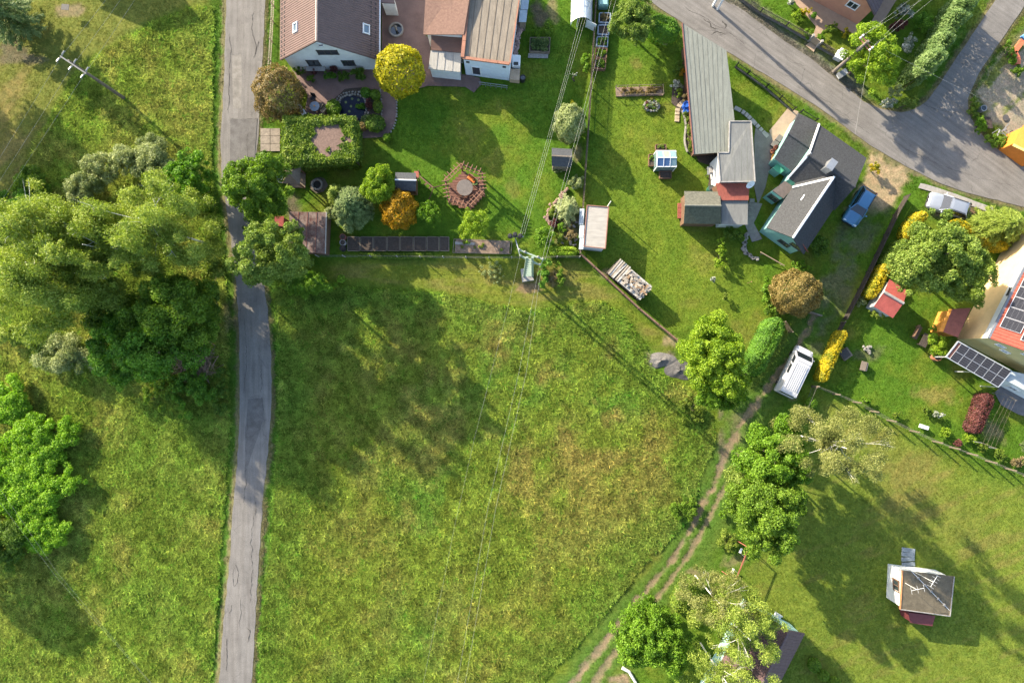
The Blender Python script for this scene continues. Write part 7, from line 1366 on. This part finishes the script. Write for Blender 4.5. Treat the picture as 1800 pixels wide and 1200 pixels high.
# ------------------------------------------------------------------ vehicles
TYRE = mat('tyre_rubber', (.018,.018,.018), .85, .1); RIM = mat('alloy_rim', (.45,.45,.46), .35, .05, 3, 0, metal=.7); CARGL = glass('car_glass', (.012,.016,.022), .05); LAMP = mat('headlamp_glass', (.62,.64,.66), .15, .03, 3, 0, spec=.7); TAIL = mat('tail_lamp', (.30,.012,.01), .25, .05, 3, 0); TRIMB = mat('black_trim', (.02,.02,.02), .6, .1)
def paint(name, c, metal=.35): return mat(name, c, .28, .03, 2, 0, metal=metal, spec=.5, coat=.8)
def vehicle(name, label, cat, px, py, head, L, W, Ht, pm, van=False):
    z0 = Ht*.5; c0 = P(px, py, z0); e = empty(name, (c0.x, c0.y, 0), label, cat, rz=math.atan2(head[1], head[0])); w = W/2; belt = .98 if not van else 1.12
    st = [(.500,.70,.42,.60),(.488,.84,.36,.70),(.45,.95,.30,.78),(.36,1.0,.24,.86),(.27,1.0,.22,.92),(.20,1.0,.22,belt),(-.30,1.0,.22,belt),(-.44,.98,.26,belt*.98),(-.488,.92,.34,belt*.93),(-.500,.80,.42,belt*.8)]
    if van: st = [(.500,.74,.42,.72),(.490,.86,.34,.86),(.46,.95,.30,.96),(.40,1.0,.26,1.04),(.34,1.0,.24,belt),(0,1.0,.24,belt),(-.30,1.0,.24,belt),(-.47,1.0,.28,belt),(-.497,.97,.36,belt),(-.500,.90,.42,belt*.9)]
    V = []; Fc = []
    for x, kw, zb, zt in st:
        hw = w*kw; V += [(x*L,-hw*.9,zb),(x*L,-hw,zb+.12),(x*L,-hw,(zb+zt)/2),(x*L,-hw*.97,zt-.10),(x*L,-hw*.86,zt-.01),(x*L,-hw*.45,zt+.03),(x*L,hw*.45,zt+.03),(x*L,hw*.86,zt-.01),(x*L,hw*.97,zt-.10),(x*L,hw,(zb+zt)/2),(x*L,hw,zb+.12),(x*L,hw*.9,zb)]
    k = 12
    for i in range(len(st)-1):
        for j in range(k): Fc.append((i*k+j, i*k+(j+1)%k, (i+1)*k+(j+1)%k, (i+1)*k+j))
    Fc += [tuple(range(k))[::-1], tuple(range((len(st)-1)*k, len(st)*k))]; body = MB().add(V, Fc).build('body', pm, e, smooth=True, local=True)
    if van: bx = (.385,-.490); tx = (.255,-.470); bw, tw = w*.97, w*.84; zr = Ht-.06
    else: bx = (.215,-.475); tx = (.045,-.36); bw, tw = w*.93, w*.70; zr = Ht-.05
    zb = belt-.02
    def ring(f, ins=0.0): # point on the cabin side at height fraction f
        return [((bx[0]+(tx[0]-bx[0])*f)*L, bw+(tw-bw)*f), ((bx[1]+(tx[1]-bx[1])*f)*L, bw+(tw-bw)*f)], zb+(zr-zb)*f
    (a0, a1), z_a = ring(0); (b0, b1), z_b = ring(1)
    lo = [(a0[0],-a0[1],z_a),(a0[0],a0[1],z_a),(a1[0],a1[1],z_a),(a1[0],-a1[1],z_a)]; hi = [(b0[0],-b0[1],z_b),(b0[0],b0[1],z_b),(b1[0],b1[1],z_b),(b1[0],-b1[1],z_b)]; lo = [Vector(v) for v in lo]; hi = [Vector(v) for v in hi]
    shell = MB().add(lo+hi, [(0,1,5,4),(1,2,6,5),(2,3,7,6),(3,0,4,7)]).build('cabin_frame', pm if van else TRIMB, e, local=True)
    def glassq(name, i, j, u0, u1, v0, v1, off=.012):
        q = [lo[i].lerp(lo[j],u0).lerp(hi[i].lerp(hi[j],u0),v0), lo[i].lerp(lo[j],u1).lerp(hi[i].lerp(hi[j],u1),v0), lo[i].lerp(lo[j],u1).lerp(hi[i].lerp(hi[j],u1),v1), lo[i].lerp(lo[j],u0).lerp(hi[i].lerp(hi[j],u0),v1)]
        n = (q[1]-q[0]).cross(q[3]-q[0]).normalized(); ctr = (lo[0]+lo[2])/2; n = n if n.dot(q[0]-ctr) > 0 else -n; MB().slab([p+n*off for p in q], .01).build(name, CARGL, e, local=True)
    glassq('windscreen', 0, 1, .05, .95, .08, .93); glassq('rear_window', 2, 3, .08, .92, .25, .9)
    for i, j, flip in ((1,2,0),(0,3,0)):
        if van: glassq('side_window', i, j, .06, .24, .2, .88)
        else: glassq('side_window', i, j, .10, .42, .12, .86); glassq('side_window', i, j, .46, .78, .12, .86)
        if van: glassq('side_window', i, j, .28, .52, .3, .85)
    # roof: slightly crowned
    V = []; n1, n2 = 7, 7; ov = .04
    for i in range(n1):
        for j in range(n2):
            fx, fy = i/(n1-1), j/(n2-1); x = b0[0]+ov+(b1[0]-b0[0]-2*ov)*fx; y = (fy*2-1)*(b0[1]+.02); V.append((x, y, z_b+.06*(1-(2*fy-1)**4)*(1-(2*fx-1)**6)-.012))
    base = len(V); V += [(v[0], v[1], z_b-.03) for v in V]
    Fc = [(i*n2+j, (i+1)*n2+j, (i+1)*n2+j+1, i*n2+j+1) for i in range(n1-1) for j in range(n2-1)]
    for i in range(n1-1): Fc += [(i*n2, (i+1)*n2, base+(i+1)*n2, base+i*n2), (i*n2+n2-1, (i+1)*n2+n2-1, base+(i+1)*n2+n2-1, base+i*n2+n2-1)]
    for j in range(n2-1): Fc += [(j, j+1, base+j+1, base+j), ((n1-1)*n2+j, (n1-1)*n2+j+1, base+(n1-1)*n2+j+1, base+(n1-1)*n2+j)]
    MB().add(V, Fc).build('roof', pm, e, smooth=False, local=True)
    if van:
        for k in range(7): y = (k-3)*.19; MB().box((-.12*L, y, z_b+.062), (L*.52, .05, .035)).build('roof_rib', mat('van_rib_grey', (.30,.30,.31), .4) if k in (0,6) else pm, e, local=True)
        MB().box((.20*L, 0, z_b+.05), (.08, 1.3, .05)).build('roof_vent', pm, e, local=True)
    else:
        for s in (-1,1): MB().bar((b0[0]-.1, s*(tw-.03), z_b+.06), (b1[0]+.1, s*(tw-.03), z_b+.06), .04, .04).build('roof_rail', TRIMB, e, local=True)
        for s in (-1,1):
            for i in (0,1): p, q = lo[i if s > 0 else i], hi[i]; 
        for i in range(4): MB().bar(lo[i], hi[i], .09, .07).build('pillar', pm, e, local=True)
    for s in (-1,1):
        MB().box((.462*L, s*w*.66, .70 if not van else .86), (.16, .34, .16), s*-.25).build('headlight', LAMP, e, local=True, bevel=.03); MB().box((-.487*L, s*w*.84, .78), (.10, .16, .34)).build('tail_light', TAIL, e, local=True, bevel=.02)
        MB().box(((bx[0]-.055)*L, s*(w+.09), belt+.08), (.12, .2, .15), s*.2).build('mirror', pm, e, local=True, bevel=.03)
        for x in (.31, -.30):
            wh = empty('wheel', (x*L, s*(w-.10), .31)); wh.parent = e; wh.rotation_euler = (R(90), 0, 0)
            MB().lathe((0,0,0), [(.22,-.10),(.30,-.10),(.315,-.05),(.315,.05),(.30,.10),(.22,.10)], 20).build('tyre', TYRE, wh, local=True); MB().lathe((0,0,0), [(.20,-.09),(.215,-.08),(.215,.08),(.20,.09),(.06,.06)], 16).build('rim', RIM, wh, local=True)
    MB().box((.497*L,0,.42), (.08,W*.82,.18)).build('front_bumper', TRIMB, e, local=True, bevel=.03); MB().box((-.497*L,0,.42), (.08,W*.86,.18)).build('rear_bumper', TRIMB, e, local=True, bevel=.03)
    MB().box((.505*L,0,.62), (.04,W*.4,.12)).build('grille', TRIMB, e, local=True)
    return e
vehicle('blue_hatchback', 'metallic blue hatchback parked beside the slate-roofed house', 'car', 1511, 363, (-.526,-.85), 4.0, 1.72, 1.5, paint('blue_car_paint', (.075,.20,.34)))
vehicle('silver_hatchback', 'silver-white hatchback parked by the street below the pavement', 'car', 1668, 361, (-.95,.316), 4.15, 1.74, 1.52, paint('silver_car_paint', (.30,.32,.35)))
vehicle('white_van', 'white panel van with ribbed roof parked on the grass track', 'van', 1398, 653, (.44,.898), 5.1, 1.95, 1.95, paint('white_van_paint', (.42,.42,.43), 0.0), van=True)
for y in ([(1328,225),(1345,232),(1362,238),(1400,196),(1412,206),(1368,258),(1352,300),(1345,330),(1332,360),(1326,330),(1326,240)], [(1392,-6),(1430,-6),(1470,20),(1508,44),(1532,38),(1556,-6),(1580,-6),(1545,50),(1516,72),(1490,62),(1462,43),(1440,62),(1436,70),(1428,66),(1434,48),(1420,30),(1400,8)], [(1748,690),(1765,672),(1800,690),(1850,715),(1830,740),(1790,728),(1760,712)], [(610,416),(790,416),(790,441),(610,440)], [(797,420),(900,424),(898,446),(796,444)], [(1352,230),(1385,190),(1404,196),(1372,250),(1362,255)], [(1618,322),(1752,368),(1742,374),(1614,330)]): EXCL.append(y)
grass_all()
